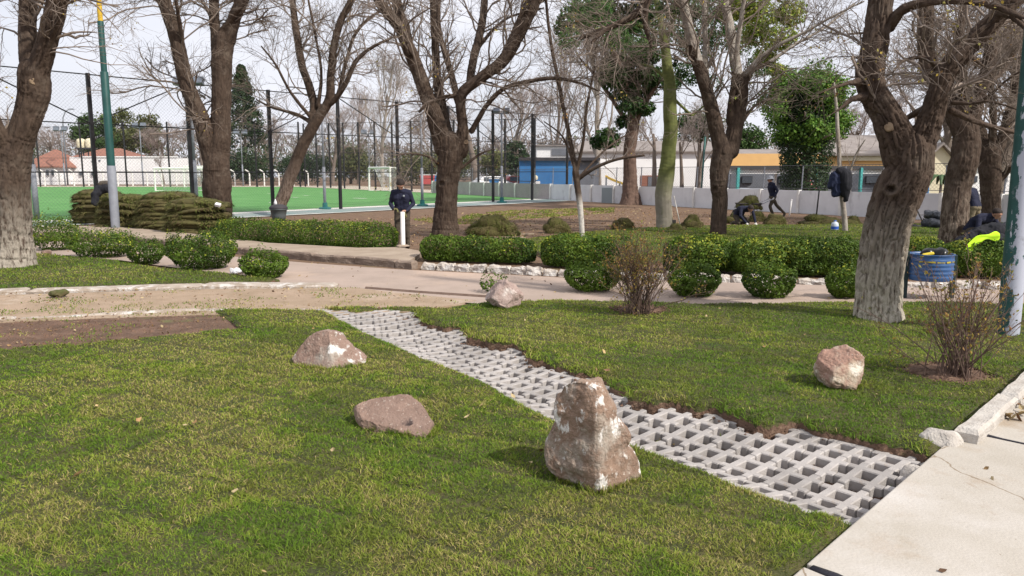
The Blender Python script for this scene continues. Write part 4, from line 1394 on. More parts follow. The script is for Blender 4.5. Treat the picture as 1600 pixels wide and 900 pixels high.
    for a, r_, s in ((P1, R1, 5), (P2, R2, 4), (P3, R3, 3)):
        if len(a):
            V2, F2 = tubes(a - base, r_ + twig_r, s); mb.add(V2, F2)
    V2, F2 = mb.arrays()
    link('crown', np_mesh('crown', V2, F2, [crown_m or twig_mat], smooth=True), root)
    if leaves:
        E = np.concatenate([P2[:, 3:].reshape(-1, 3), P3[:, 2:].reshape(-1, 3)]) - base
        # leaves hang in bunches
        cs = E[rng.choice(len(E), max(1, leaves // 7))]
        C = np.repeat(cs, 7, 0)[:leaves] + rng.normal(0, leaf * 1.6, (len(np.repeat(cs, 7, 0)[:leaves]), 3))
        n = len(C)
        V3, F3 = leaf_quads(C, rng.normal(size=(n, 3)), leaf * rng.uniform(0.6, 1.3, n), rng, 0.7)
        c = pal[rng.integers(0, len(pal), n)] * rng.uniform(0.7, 1.2, (n, 1))
        link('leaves', np_mesh('leaves', V3, F3, [dull_leaf_m], np.repeat(c, 4, 0)), root)
    if scars:
        q = np.concatenate([q[:, :3] for q in F] + [q[:, [0, 2, 3]] for q in F if q.shape[1] == 4])
        bv = BVHTree.FromPolygons([tuple(x) for x in V], [tuple(f) for f in q])
        for (u, v, rp) in scars:
            d = Vector(ray(u, v)).normalized()
            h = bv.ray_cast(Vector((0, 0, CAM_H)), d)
            if h[0] is None: continue
            n = (np.array(h[1]) * np.sign(-np.array(h[1]) @ np.array(d)) - np.array(d)); n /= np.linalg.norm(n)
            r = rp * Y0 / FPX
            c = np.array(h[0]) - base
            mb = MB(); mb.lathe(c - n * r * 0.5, [(r * 1.12, 0), (r * 1.12, r * 0.45), (r * 1.0, r * 0.60), (r * 0.8, r * 0.58), (r * 0.3, r * 0.56), (0.001, r * 0.56)], 14, n)
            mb.V[-1] = mb.V[-1] + (np.stack([vnoise(mb.V[-1] / r * 1.3 + u, k) for k in (1, 2, 3)], -1) - 0.5) * r * 0.55
            sc = mb.build('cut_scar', cut_m, root, True)
            mb = MB(); mb.lathe(c + n * r * 0.05, [(r * 0.30, 0), (r * 0.26, r * 0.05), (0.001, r * 0.045)], 10, n)
            mb.build('heartwood', cut_dark, sc, True)
    return root
# ---- the trees of the park, each traced limb by limb
gy_ = lambda u, v: G(u, v)[1]
tree('tree', 'thick forked trunk with pale weathered base, standing left among the shrubs', [
    ([(22, 421, 38), (20, 385, 34), (18, 335, 29), (16, 290, 29), (22, 250, 26), (34, 212, 22), (44, 180, 22), (53, 140, 25), (55, 112, 24)], 0, 0),
    ([(50, 125, 15), (43, 80, 13), (42, 40, 13), (42, 0, 13), (40, -70, 12), (36, -150, 9), (28, -230, 6)], 0, 0.6),
    ([(58, 125, 17), (72, 70, 16), (84, 30, 16), (95, -10, 15), (115, -70, 13), (150, -140, 10), (185, -220, 6)], 0, -0.5),
    ([(14, 258, 21), (4, 225, 14), (-8, 195, 12), (-28, 150, 10), (-60, 90, 8), (-80, 10, 5)], 0, -0.8),
    ([(60, 105, 6), (92, 22, 3.6), (60, -30, 3)], 0, -1.0),
    ], gy_(22, 418), limed('bark_left', 0.25, 1.6, 0.38), 0.02, 201, amp=0.016, ridge=0.05, twigs=(16, 7, 6), twig_len=1.5, up=-0.03, leaves=170, leaf=0.05, scars=[(52, 127, 4.5)], flare=0.12)
tree('tree', 'dark upright trunk with a limb leaning left, behind the sod stacks', [
    ([(341, 347, 23), (341, 320, 22.5), (340, 290, 24), (340, 255, 21), (344, 225, 17), (345, 180, 16), (345, 130, 16), (345, 100, 17), (346, 60, 12)], 0, 0),
    ([(336, 268, 16), (320, 205, 15), (302, 160, 13), (286, 110, 12), (276, 65, 11.5), (262, 20, 11), (248, -20, 11), (225, -90, 9), (190, -160, 6)], 0, -1.2),
    ([(340, 95, 10), (336, 50, 8.5), (334, 0, 8), (330, -60, 7), (322, -140, 5)], 0, 0.8),
    ([(350, 105, 11), (357, 65, 10.5), (366, 30, 10.5), (377, 0, 10.5), (400, -60, 9), (430, -130, 6)], 0, 0.3),
    ([(346, 48, 5), (362, 28, 4.5), (380, 5, 4.5), (405, -30, 3)], 0, -0.6),
    ([(284, 60, 4), (278, 20, 3.2), (270, -30, 3)], -0.8, -1.8),
    ], gy_(341, 347), bark, 0.03, 202, amp=0.014, ridge=0.07, twigs=(22, 7, 6), twig_len=2.6, up=-0.02, leaves=60, leaf=0.07, scars=[(341, 176, 3.5)], twig_r=0.001)
tree('tree', 'slanting trunk that splits into many upright shoots, beside the grey bin', [
    ([(434, 338, 11.5), (441, 312, 11), (455, 272, 10.5), (470, 235, 10), (485, 205, 10), (497, 185, 9), (506, 168, 7.5)], 0, 0),
    ([(488, 200, 7), (490, 175, 7), (488, 150, 7), (472, 100, 6.5), (463, 50, 6), (457, 0, 5), (455, -60, 4), (450, -130, 2.5)], 0, 1.0),
    ([(500, 180, 8), (515, 152, 7.5), (518, 100, 6.5), (530, 40, 6), (549, 0, 5.5), (570, -60, 4.5), (600, -130, 3)], 0, -0.6),
    ([(506, 168, 5), (524, 155, 4.5), (541, 128, 4.2), (556, 96, 4), (580, 75, 3), (615, 58, 2)], 0, -1.2),
    ([(515, 152, 4), (528, 148, 4), (540, 100, 3.2), (556, 52, 3), (586, 22, 2.4), (625, 5, 1.8)], 0, 0.9),
    ([(497, 165, 4), (502, 115, 2.6), (493, 55, 2.4), (482, 0, 2), (474, -60, 1.5)], 0, 0.2),
    ([(485, 182, 3.5), (455, 145, 2.6), (430, 100, 2.2), (408, 72, 1.6)], 0, -1.4),
    ([(488, 192, 4), (462, 178, 3), (425, 168, 2.2), (400, 155, 1.5)], 0, 0.8),
    ], gy_(434, 338), limed('bark_slant', 0.4, 2.6, 0.40, (0.22, 0.17, 0.14)), 0.03, 203, amp=0.010, ridge=0.07, twigs=(20, 6, 5), twig_len=2.2, up=0.02, leaves=90, leaf=0.09, twig_r=0.001)
tree('tree', 'dark many-limbed tree in the middle, right of the man with the white post', [
    ([(695, 371, 25), (697, 345, 21), (699, 312, 18.5), (700, 285, 19), (703, 262, 20.5), (705, 240, 23), (704, 225, 22)], 0, 0),
    ([(692, 232, 17), (681, 190, 14.5), (668, 155, 12.5), (655, 118, 11.5), (641, 80, 11.5), (627, 50, 9.5), (610, 25, 8.5), (592, 0, 8), (570, -50, 7), (540, -120, 5)], 0, -0.8),
    ([(642, 82, 9), (632, 45, 9), (620, 0, 8), (612, -60, 7), (600, -140, 5)], -0.5, 0.8),
    ([(701, 232, 12.5), (690, 172, 9), (683, 112, 7), (680, 60, 6.5), (678, 0, 7), (676, -70, 5)], 0, 1.2),
    ([(721, 235, 13), (722, 195, 8.5), (720, 160, 8.5), (725, 142, 9), (758, 117, 9), (788, 92, 10), (810, 50, 12), (830, 10, 13), (850, -40, 11), (880, -120, 8)], 0, -1.0),
    ([(716, 160, 6), (703, 108, 5.5), (690, 62, 4.5), (685, 25, 4), (690, -40, 3)], 0, 0.6),
    ([(733, 135, 7), (741, 85, 7), (752, 42, 6.5), (757, 0, 6), (765, -70, 4.5)], -0.2, 0.6),
    ([(745, 78, 3.5), (772, 45, 3), (800, 25, 2.2), (850, 12, 1.5)], 0.2, -0.4),
    ([(737, 205, 5), (758, 168, 4.2), (785, 140, 4), (812, 130, 4), (860, 122, 3.6), (900, 128, 2.8), (935, 142, 1.8)], 0, -1.6),
    ([(718, 150, 4.5), (690, 152, 4), (667, 163, 3.5), (655, 175, 2.5)], 0, -0.6),
    ([(690, 262, 3.5), (672, 246, 2.4), (642, 240, 2), (612, 245, 1.2)], 0, -1.0),
    ([(872, -105, 7.5), (940, -118, 7.5), (1005, -85, 7), (1022, -40, 7), (1012, -5, 7), (995, 20, 6.5), (955, 42, 5.5), (908, 59, 3.6)], -1.0, -1.9),
    ([(985, 26, 4.6), (950, 44, 4), (925, 66, 3)], -1.7, -2.0),
    ([(1011, 0, 5.5), (1008, 35, 4.6), (1014, 58, 4), (1018, 74, 2.6)], -1.65, -1.7),
    ([(722, 262, 3.2), (752, 240, 2.2), (775, 232, 1.3)], 0, 0.8),
    ], gy_(695, 368), limed('bark_mid', -0.3, 0.1, 0.5), 0.022, 204, amp=0.016, ridge=0.06, twigs=(16, 7, 6), twig_len=1.7, up=0.02, leaves=420, leaf=0.065, dents=[(690, 287, 6, 0.07)], scars=[(728, 222, 3.2), (688, 287, 0.1)], flare=0.10)
tree('sapling', 'slender white-stemmed sapling with bare shoots, behind the hedge', [
    ([(910, 372, 4.6), (907, 332, 5), (902, 290, 5.5), (899, 268, 6)], 0, 0),
    ([(899, 270, 4.5), (895, 240, 4), (885, 190, 3.6), (873, 130, 3.4), (862, 75, 3), (855, 20, 2.6), (850, -40, 2)], 0, 0.4),
    ([(901, 266, 3.5), (911, 222, 2.8), (918, 162, 2.4), (930, 105, 2)], 0, -0.5),
    ([(904, 280, 3.5), (930, 262, 3.2), (965, 249, 2.6), (1006, 243, 2.2)], 0, -0.6),
    ([(906, 276, 2.4), (948, 232, 1.8), (988, 205, 1.4)], 0, 0.6),
    ([(897, 262, 2.4), (880, 215, 1.8), (850, 190, 1.2)], 0, 0.5),
    ], gy_(910, 372), limed('bark_sapling', 0.9, 1.25, 0.25, (0.48, 0.45, 0.41)), 0.016, 205, amp=0.004, ridge=0.03, twigs=(9, 5, 4), twig_len=1.0, up=0.12, leaves=160, leaf=0.05, rscale=0.5)
EVG = np.array([[0.018, 0.045, 0.012], [0.03, 0.07, 0.016], [0.05, 0.10, 0.022], [0.022, 0.05, 0.015]])
LIME = np.array([[0.30, 0.37, 0.055], [0.21, 0.30, 0.045], [0.38, 0.40, 0.08], [0.13, 0.21, 0.035]])
def clumps(root, spec, Y0, n, leaf, pal, seed, dY=1.5, name='foliage'):
    """leafy clumps: (u, v, r_px); leaves sit in ragged balls round them"""
    rng = np.random.default_rng(seed)
    base = np.array(root.location)
    C, N, S = [], [], []
    tot = sum(r * r for _, _, r in spec)
    for (u, v, rp) in spec:
        Y = Y0 + rng.uniform(-dY, dY)
        c = P(u, v, Y); r = rp * Y / FPX
        m = int(n * rp * rp / tot)
        d = rng.normal(size=(m, 3)); d /= np.linalg.norm(d, axis=1, keepdims=True)
        rad = r * (0.62 + 0.75 * fbm(d * 1.8 + u, seed, 3)) * rng.uniform(0.25, 1.05, m) ** 0.5
        q = c + d * rad[:, None] * np.array([1, 1, 0.8])
        k = fbm(q / r * 2.4, seed + 5, 2) > 0.42
        C.append(q[k]); N.append(d[k]); S.append(np.full(k.sum(), 1.0))
    C = np.concatenate(C) - base; N = np.concatenate(N)
    m = len(C)
    V, F = leaf_quads(C, N + rng.normal(0, 0.8, (m, 3)) + np.array([0, 0, 0.4]), leaf * rng.uniform(0.6, 1.3, m), rng, 0.65)
    f = fbm(C * 0.9, seed + 9, 2)
    i = np.clip((f * 5 - 0.9 + rng.normal(0, 0.7, m)), 0, len(pal) - 1).astype(int)
    c = pal[i] * rng.uniform(0.7, 1.25, (m, 1))
    link(name, np_mesh(name, V, F, [leaf_m], np.repeat(c, 4, 0)), root)
t6 = tree('tree', 'tree with dark glossy leaf clumps by the pitch corner, in front of the white wall', [
    ([(985, 322, 22), (985, 300, 14), (985, 270, 11.5), (983, 240, 11), (987, 215, 11), (990, 190, 10), (988, 160, 9)], 0, 0),
    ([(987, 170, 7), (975, 128, 6), (960, 85, 5), (945, 40, 4), (935, 0, 3)], 0, -2),
    ([(990, 170, 7), (1000, 115, 6), (1010, 60, 4.5), (1015, 0, 3)], 0, 2),
    ([(985, 200, 5), (960, 160, 4), (935, 125, 3), (905, 90, 2)], 0, 1.5),
    ([(992, 195, 5), (1015, 150, 4), (1045, 110, 2.5)], 0, -1.5)], gy_(985, 319), mat('bark_brown', (0.155, 0.10, 0.078), (0.10, 0.066, 0.05), 0.95, 5, 6, 0.02, 12), 0.06, 206, amp=0.02, ridge=0.15, twigs=(14, 6, 4), twig_len=2.6, twig_r=0.003)
clumps(t6, [(980, 100, 34), (1000, 135, 30), (955, 118, 24), (1005, 85, 26), (975, 145, 22), (950, 215, 20), (935, 222, 14), (985, 165, 20), (1020, 120, 22), (900, 30, 26), (930, 20, 28), (970, 30, 30), (1010, 20, 30), (880, 45, 16), (1050, 130, 16), (1010, 170, 14), (960, -30, 40), (1010, -60, 40), (965, 60, 20), (975, 190, 14)], gy_(985, 319), 27000, 0.22, EVG * 1.25, 26)
t7 = tree('tree', 'smooth green bottle-shaped trunk with a grey foot, in the bare soil', [
    ([(1038, 359, 14.5), (1038, 335, 14), (1037, 300, 14.5), (1041, 270, 14), (1045, 240, 12.5), (1048, 200, 12), (1047, 160, 11.5), (1045, 120, 9.5), (1040, 80, 8), (1036, 52, 7.5)], 0, 0),
    ([(1037, 58, 6), (1030, 20, 5.5), (1020, -30, 4.5), (1010, -90, 3)], 0, 0.8),
    ([(1040, 62, 4), (1052, 30, 3.6), (1060, -10, 3), (1080, -60, 2)], 0, -0.9),
    ([(1036, 55, 4), (1005, 42, 3.2), (970, 38, 2.4), (930, 45, 1.6)], 0, -0.8),
    ([(1048, 150, 3), (1075, 175, 2.4), (1082, 180, 2.2), (1100, 165, 1.8)], 0, 0.6),
    ([(1046, 128, 3), (1020, 105, 2.4), (1000, 100, 1.6)], 0, 0.6)], gy_(1038, 357), green_bark, 0.024, 207, amp=0.002, ridge=0.12, twigs=(9, 5, 4), twig_len=1.7)
clumps(t6, [(920, 10, 40), (960, 55, 30), (1000, 60, 34), (1050, 40, 34), (1090, 70, 34), (1120, 40, 30), (1075, 115, 26), (1150, 60, 30), (1110, 130, 20), (1075, 10, 34), (1130, 5, 34), (890, 60, 20), (1190, 100, 26)], gy_(985, 319) - 6, 26000, 0.12, np.concatenate([EVG * 1.9, LIME * 0.45]), 29, 3.0, 'small_leaves')
clumps(t7, [(1050, 95, 12), (1070, 60, 16), (1020, 30, 18), (1050, 10, 22), (1080, 20, 18), (990, 45, 12), (1060, -40, 30), (1065, 115, 10)], gy_(1038, 357), 4600, 0.10, np.concatenate([EVG, LIME]), 27)
t8 = tree('tree', 'forked tree with dark trunk and pale upper limbs, beside the kneeling man', [
    ([(1123, 371, 14.5), (1123, 340, 13), (1125, 312, 13), (1122, 290, 14), (1124, 262, 17), (1130, 235, 18)], 0, 0),
    ([(1126, 240, 13), (1117, 190, 12.5), (1108, 155, 11), (1098, 122, 10.5), (1088, 92, 10), (1080, 60, 8.5), (1072, 25, 8), (1065, -5, 7.5), (1055, -70, 6), (1040, -140, 4)], 0, -0.7),
    ([(1106, 150, 6), (1102, 105, 5.5), (1102, 60, 5), (1100, 0, 4.5), (1098, -80, 3)], -0.2, 0.6),
    ([(1141, 235, 14), (1151, 190, 13), (1156, 160, 13), (1158, 128, 12)], 0, 0),
    ([(1156, 140, 9), (1148, 95, 9), (1140, 45, 8), (1132, 0, 7), (1125, -70, 5)], 0, 0.7),
    ([(1138, 190, 5), (1142, 160, 5), (1152, 75, 4.5), (1160, 20, 4), (1172, -60, 3)], 0, -0.8),
    ([(1160, 125, 6), (1178, 100, 4.5), (1213, 72, 3.4), (1258, 50, 2.8), (1300, 26, 2.4), (1350, 2, 1.8)], 0, -1.0),
    ([(1165, 115, 4.5), (1200, 98, 3.2), (1245, 68, 2.8), (1290, 42, 2.4), (1335, 5, 1.8)], 0, 1.0),
    ([(1160, 135, 7), (1172, 112, 6.5), (1177, 104, 6)], 0, -0.2),
    ([(1160, 190, 4), (1180, 165, 2.6), (1205, 155, 1.6)], 0, 0.6)], gy_(1123, 368), [bark, pale_bark], 0.024, 208, amp=0.014, ridge=0.06, twigs=(13, 6, 5), twig_len=1.8, up=0.03, leaves=260, leaf=0.075, pal=LIME, pale_limbs=(4.7,), dents=[(1117, 296, 6, 0.06)])
clumps(t8, [(1190, 25, 34), (1220, 60, 26), (1170, 10, 30), (1235, 20, 24), (1195, 90, 20), (1215, 110, 14), (1180, 55, 22), (1140, 15, 20), (1225, -30, 34), (1165, -40, 34)], gy_(1123, 368) + 3, 15000, 0.11, LIME, 28)
tree('tree', 'large gnarled tree on the right with a knot hole and whitish lower bark', [
    ([(1367, 506, 40), (1370, 472, 37), (1373, 440, 36), (1379, 400, 36), (1388, 350, 37), (1400, 300, 39), (1417, 268, 37), (1422, 245, 38)], 0, 0),
    ([(1412, 255, 30), (1402, 215, 27), (1384, 180, 23), (1366, 150, 21), (1358, 125, 22), (1364, 90, 20), (1371, 50, 19.5), (1377, 5, 19), (1380, -60, 17), (1378, -140, 13), (1370, -230, 8)], 0, 0.3),
    ([(1430, 252, 26), (1446, 212, 22), (1459, 175, 18), (1470, 140, 16.5), (1481, 110, 16), (1500, 86, 17), (1530, 56, 16), (1560, 26, 14), (1590, -4, 13), (1640, -60, 11), (1700, -140, 7)], 0, -0.3),
    ([(1390, 42, 10), (1404, 22, 9), (1428, 8, 8), (1470, 1, 7), (1520, 3, 6), (1560, 12, 5.5), (1605, 32, 5)], 0.2, -0.7),
    ([(1560, 20, 6), (1583, 28, 5), (1610, 52, 4)], -0.3, -0.6),
    ([(1343, 128, 8), (1325, 130, 4.5), (1300, 138, 3), (1272, 150, 1.5)], 0, -0.5),
    ([(1348, 152, 8), (1330, 155, 5), (1310, 172, 3), (1290, 183, 1.5)], 0, -0.4),
    ([(1456, 165, 7), (1440, 172, 6.5), (1420, 184, 5.5)], 0, 0.35),
    ([(1466, 112, 5), (1452, 92, 4.5), (1430, 90, 3.8), (1408, 97, 3.4), (1395, 114, 2.4)], 0, -0.5),
    ([(1490, 160, 5), (1515, 162, 3.6), (1540, 158, 3.2), (1570, 164, 2.8), (1602, 176, 2.4)], -0.1, -0.5),
    ([(1486, 172, 6), (1515, 186, 5), (1550, 198, 4.5), (1590, 208, 4)], 0, 0.5),
    ([(1350, 95, 4), (1330, 88, 2.4), (1292, 90, 1.5)], 0, 0.6),
    ([(1510, 80, 5), (1522, 92, 3.5), (1545, 110, 2.4), (1562, 135, 1.6)], -0.1, 0.4),
    ], gy_(1365, 502), limed('bark_right', 0.1, 1.5, 0.33, (0.44, 0.40, 0.33)), 0.0125, 209, amp=0.024, ridge=0.032, twigs=(6, 6, 5), twig_len=1.15, up=0.025, leaves=330, leaf=0.035, dents=[(1393, 296, 9, 0.09)], scars=[(1388, 198, 6)], flare=0.06, rscale=0.6, twig_r=-0.0003, skip=(5, 6, 7))
tree('tree', 'straight thick trunk behind the blue drum, with a bowed man behind it', [
    ([(1491, 388, 26), (1493, 345, 21), (1497, 300, 21), (1502, 262, 22.5), (1508, 222, 21), (1506, 195, 19)], 0, 0),
    ([(1502, 205, 15), (1478, 150, 13.5), (1454, 108, 13.5), (1446, 60, 12.5), (1448, 5, 11.5), (1440, -70, 9), (1425, -150, 6)], 0, 1.0),
    ([(1512, 205, 13), (1530, 145, 11), (1548, 85, 10), (1556, 20, 9), (1580, -60, 7), (1610, -140, 4)], 0, 0.5),
    ([(1505, 190, 8), (1503, 130, 7), (1498, 70, 6), (1505, 0, 5), (1510, -80, 4)], 0, -0.8),
    ([(1515, 170, 4), (1545, 150, 3), (1580, 120, 2.4), (1620, 100, 1.8)], 0, -1.2),
    ([(1530, 145, 4), (1560, 118, 3), (1605, 60, 2)], 0.2, 1.2)], gy_(1491, 385), limed('bark_behind', 0.2, 1.7, 0.44, (0.24, 0.19, 0.15)), 0.022, 210, amp=0.016, ridge=0.055, twigs=(13, 8, 7), twig_len=1.6, up=-0.01, leaves=420, leaf=0.055, flare=0.1)
tree('tree', 'dark trunk with a torn pale split, farthest right behind the black sacks', [
    ([(1549, 356, 15.5), (1549, 312, 14.5), (1547, 275, 17), (1545, 240, 18)], 0, 0),
    ([(1540, 245, 13), (1530, 210, 12), (1515, 165, 10), (1500, 110, 8), (1495, 40, 6)], 0, 1.5),
    ([(1552, 245, 11), (1570, 205, 9), (1585, 150, 8), (1600, 80, 6), (1625, 0, 4)], 0, 0.5),
    ([(1556, 285, 6), (1572, 272, 5), (1578, 262, 5)], 0, -0.3),
    ([(1548, 235, 7), (1552, 180, 6), (1545, 100, 5), (1552, 20, 4)], 0, -1.2)], gy_(1549, 352), bark, 0.035, 211, amp=0.016, ridge=0.08, twigs=(30, 9, 7), twig_len=2.4, up=0, leaves=300, leaf=0.085, twig_r=0.0015)
# ================================================================== FENCES, POLES, GOALS
black_m = mat('black_paint', (0.012, 0.012, 0.015), (0.02, 0.018, 0.02), 0.5, 6)
wire_m = mat('galvanised_wire', (0.10, 0.10, 0.11), rough=0.5, metal=0.3)
grey_pole_m = mat('grey_pole_paint', (0.23, 0.245, 0.28), (0.18, 0.19, 0.22), 0.6, 4)
teal_base_m = mat('teal_paint', (0.02, 0.13, 0.13), rough=0.5)
white_paint = mat('white_paint', (0.78, 0.77, 0.75), (0.66, 0.64, 0.61), 0.6, 3)
V3 = lambda p, z=0: np.array([p[0], p[1], float(zt(p[1])) + z])

def chain_link(a, b, z0, z1, pitch, r, m, parent, name='chain_link'):
    """two families of slanting wires filling a panel a-b (ground points)"""
    a, b = np.asarray(a, float), np.asarray(b, float)
    L = np.linalg.norm(b - a); h = z1 - z0
    segs = []
    for s in (1, -1):
        for k in np.arange(-h, L + h, pitch):
            x0, x1 = (k, k + h) if s > 0 else (k, k - h)
            y0, y1 = 0.0, h
            lo, hi = min(x0, x1), max(x0, x1)
            if hi < 0 or lo > L: continue
            t0, t1 = 0.0, 1.0
            if s > 0:
                t0 = max(t0, (0 - x0) / h); t1 = min(t1, (L - x0) / h)
            else:
                t0 = max(t0, (x0 - L) / h); t1 = min(t1, x0 / h)
            if t1 <= t0: continue
            segs.append([(x0 + (x1 - x0) * t, h * t) for t in (t0, t1)])
    S = np.array(segs)
    d = (b - a) / L
    p = np.zeros((len(S), 2, 3))
    p[:, :, :2] = a[:2] + S[:, :, :1] * d[:2]
    p[:, :, 2] = z0 + S[:, :, 1] + zt(p[:, :, 1])
    V, F = tubes(p, np.full((len(S), 2), r), 3)
    o = link(name, np_mesh(name, V, F, [m]), parent)
    return tag(o, kind='stuff')

def sports_fence(label, pts, H, levels, w, pitch, brace=True, wr=0.004):
    root = thing('sports_fence', label, 'fence', V3(pts[0]))
    o = np.array(root.location)
    hs = H if hasattr(H, '__len__') else [H] * len(pts)
    for p, h in zip(pts, hs):
        mb = MB(); c = V3(p) - o
        mb.box((c[0], c[1], c[2] + h / 2), (w, w, h + 0.1), math.atan2(fd[1], fd[0]))
        mb.build('post', black_m, root)
    for lv in levels:
        mb = MB()
        for i in range(len(pts) - 1):
            mb.tube([V3(pts[i], hs[i] * lv) - o, V3(pts[i + 1], hs[i + 1] * lv) - o], 0.024, 6)
        mb.build('rail', black_m, root)
    if brace:
        for i in range(len(pts) - 1):
            up = i % 2 == 0
            mb = MB()
            a = V3(pts[i], hs[i] * (1 if up else 0.667)) - o; b = V3(pts[i + 1], hs[i + 1] * (0.667 if up else 1)) - o
            mb.tube([a, b], 0.026, 6)
            mb.build('brace', black_m, root)
    for i in range(len(pts) - 1):
        c = chain_link(np.array(pts[i]) - o[:2], np.array(pts[i + 1]) - o[:2], 0.05, min(hs[i], hs[i + 1]), pitch, wr, wire_m, root)
        me = c.data; n = len(me.vertices)
        co = np.empty(n * 3, np.float32); me.vertices.foreach_get('co', co); co = co.reshape(-1, 3)
        co[:, 2] += zt(co[:, 1] + o[1]) - zt(co[:, 1]) - o[2]
        me.vertices.foreach_set('co', co.ravel())
    return root
near_pts = [FP(36.5 + 3.017 * k) for k in range(-5, 7)]
sports_fence('tall black fence along the near side of the green pitch', near_pts, 5.6, (1 / 3, 2 / 3, 1.0), 0.13, 0.14, wr=0.0026)
cA = near_pts[-1]; cC = np.array([-24.8, 93.0])
ne = 13
end_pts = [cA + (cC - cA) * i / ne for i in range(1, ne + 1)]
sports_fence('black fence across the short right hand end of the pitch', end_pts, list(np.linspace(5.7, 7.4, ne)), (0.2, 0.55, 1.0), 0.13, 0.26, brace=True, wr=0.003)
far_pts = [np.array([-24.8 - 5.2 * i - 0.6, 93.0]) for i in range(0, 10)]
sports_fence('black fence along the far side of the pitch before the white building', far_pts, 7.6, (0.09, 0.24, 0.45, 0.93), 0.15, 0.3, brace=False, wr=0.0028)

def flood_pole(label, u, v, h, r, base=True, lamp=0):
    g = G(u, v)
    root = thing('light_pole', label, 'light pole', g, 0, 'grey poles round the pitch')
    mb = MB(); mb.tube([(0, 0, -0.1), (0, 0, h * 0.42)], r, 12); mb.build('lower_pole', grey_pole_m, root, True)
    mb = MB(); mb.tube([(0, 0, h * 0.42), (0, 0, h)], r * 0.72, 12); mb.build('upper_pole', grey_pole_m, root, True)
    if base:
        mb = MB(); mb.lathe((0, 0, 0), [(r * 4.2, 0), (r * 4.2, 0.09), (r * 1.8, 0.13), (r * 1.6, 0.34), (0.001, 0.35)], 12); mb.build('foot', teal_base_m, root)
    if lamp:
        f = thing('floodlight', None, None); f.parent = root
        mb = MB(); mb.box((0, 0, h + 0.05), (1.3 * lamp, 0.08, 0.08)); 
        f2 = mb.build('crossarm', grey_pole_m, root)
        bpy.data.objects.remove(f)
        for s in (-1, 1):
            mb = MB(); mb.box((s * 0.42 * lamp, -0.12, h + 0.22), (0.55 * lamp, 0.22, 0.34 * lamp), 0, 0, -0.5); mb.build('floodlight', mat('lamp_case', (0.16, 0.18, 0.22), rough=0.4), root)
    return root
flood_pole('grey pole with teal foot between two black fence posts, seen right of the slanting trunk', 508, 327, 5.1, 0.075)
flood_pole('grey pole with teal foot just left of the thick middle trunk', 660, 322, 5.0, 0.075)
flood_pole('grey pole with teal foot right of the thick middle trunk, floodlight on top', 784, 317, 5.3, 0.075, lamp=0.7)
flood_pole('grey pole with teal foot behind the white stemmed sapling', 886, 310, 5.2, 0.075)
flood_pole('grey pole beside the thick left hand trunk', 58, 343, 5.2, 0.11, base=False)
flood_pole('grey pole with a floodlight, behind the limb leaning left', 308, 332, 5.8, 0.10, base=False, lamp=1.0)
for (u, v, top) in ((102, 288, 205), (224, 288, 200), (578, 293, 210), (380, 287, 210)):
    Y = 97.0 if v < 292 else 90.0
    h = P(u, top, Y)[2]
    p = P(u, v, Y); root = flood_pole('thin grey floodlight pole beyond the pitch, ' + {102: 'left of the cream water tanks', 224: 'right of the green and yellow pole', 578: 'right of the slanting trunk', 380: 'right of the upright dark trunk'}[u], u, v, 5, 0.09, False, 1.2)
    root.location = (p[0], p[1], float(zt(p[1])))
    for c in root.children: c.scale = (1, 1, (h - float(zt(Y))) / 5.0)
# curved street lamp
c = P(106, 288, 105.0)
root = thing('street_lamp', 'tall grey street lamp with a curved neck, beyond the pitch on the left', 'street lamp', (c[0], c[1], float(zt(c[1]))))
hz = P(106, 176, 105.0)[2]
mb = MB(); mb.tube([(0, 0, 0), (0, 0, hz - 2.2), (0.1, 0, hz - 1.2), (0.5, 0, hz - 0.4), (1.1, 0, hz - 0.1)], np.array([0.12, 0.1, 0.08, 0.07, 0.06]), 8); mb.build('pole', grey_pole_m, root, True)
mb = MB(); mb.box((1.3, 0, hz - 0.12), (0.8, 0.3, 0.18), taper=0.7); mb.build('lamp_head', grey_pole_m, root)

# the green and yellow pole on the left
g = G(181, 359)
root = thing('lamp_pole', 'tall stepped pole, grey at the foot, dark green above and yellow on top', 'pole', g)
pole_l = mat('green_paint', (0.018, 0.075, 0.07), (0.012, 0.055, 0.05), 0.5, 3)
s = g[1] / FPX
for nm, z0, z1, r, m in (('grey_section', -0.1, 3.3 * 0.62, 6.4 * s, grey_pole_m), ('lower_section', 3.3 * 0.62, P(163, 112, g[1])[2], 5.8 * s, pole_l), ('upper_section', P(163, 112, g[1])[2], P(156, 33, g[1])[2], 4.4 * s, pole_l), ('yellow_section', P(156, 33, g[1])[2], 8.6, 3.6 * s, mat('yellow_paint', (0.62, 0.40, 0.03), (0.5, 0.33, 0.03), 0.5, 4))):
    mb = MB(); mb.lathe((0, 0, 0), [(r, z0), (r, z1 - 0.02), (r * 0.9, z1), (0.001, z1 + 0.005)], 14); mb.build(nm, m, root, True)
# the peeling pole on the right
g = G(1574, 528)
peel = mat('peeling_pole_paint', (0.016, 0.06, 0.055), (0.025, 0.085, 0.08), 0.55, 6)
root = thing('lamp_pole', 'thick dark green pole with white paint peeling off, at the right frame edge', 'pole', g)
layer(peel, (0.44, 0.46, 0.52), 9.0, 0.63, 0.65, 9, stretch=(1, 1, 0.28))
mb = MB()
zz = np.linspace(-0.1, 8, 60)
mb.lathe((0, 0, 0), [(0.108 if z < 3.2 else 0.085, z) for z in zz] + [(0.001, 8.01)], 24); mb.build('shaft', peel, root, True)

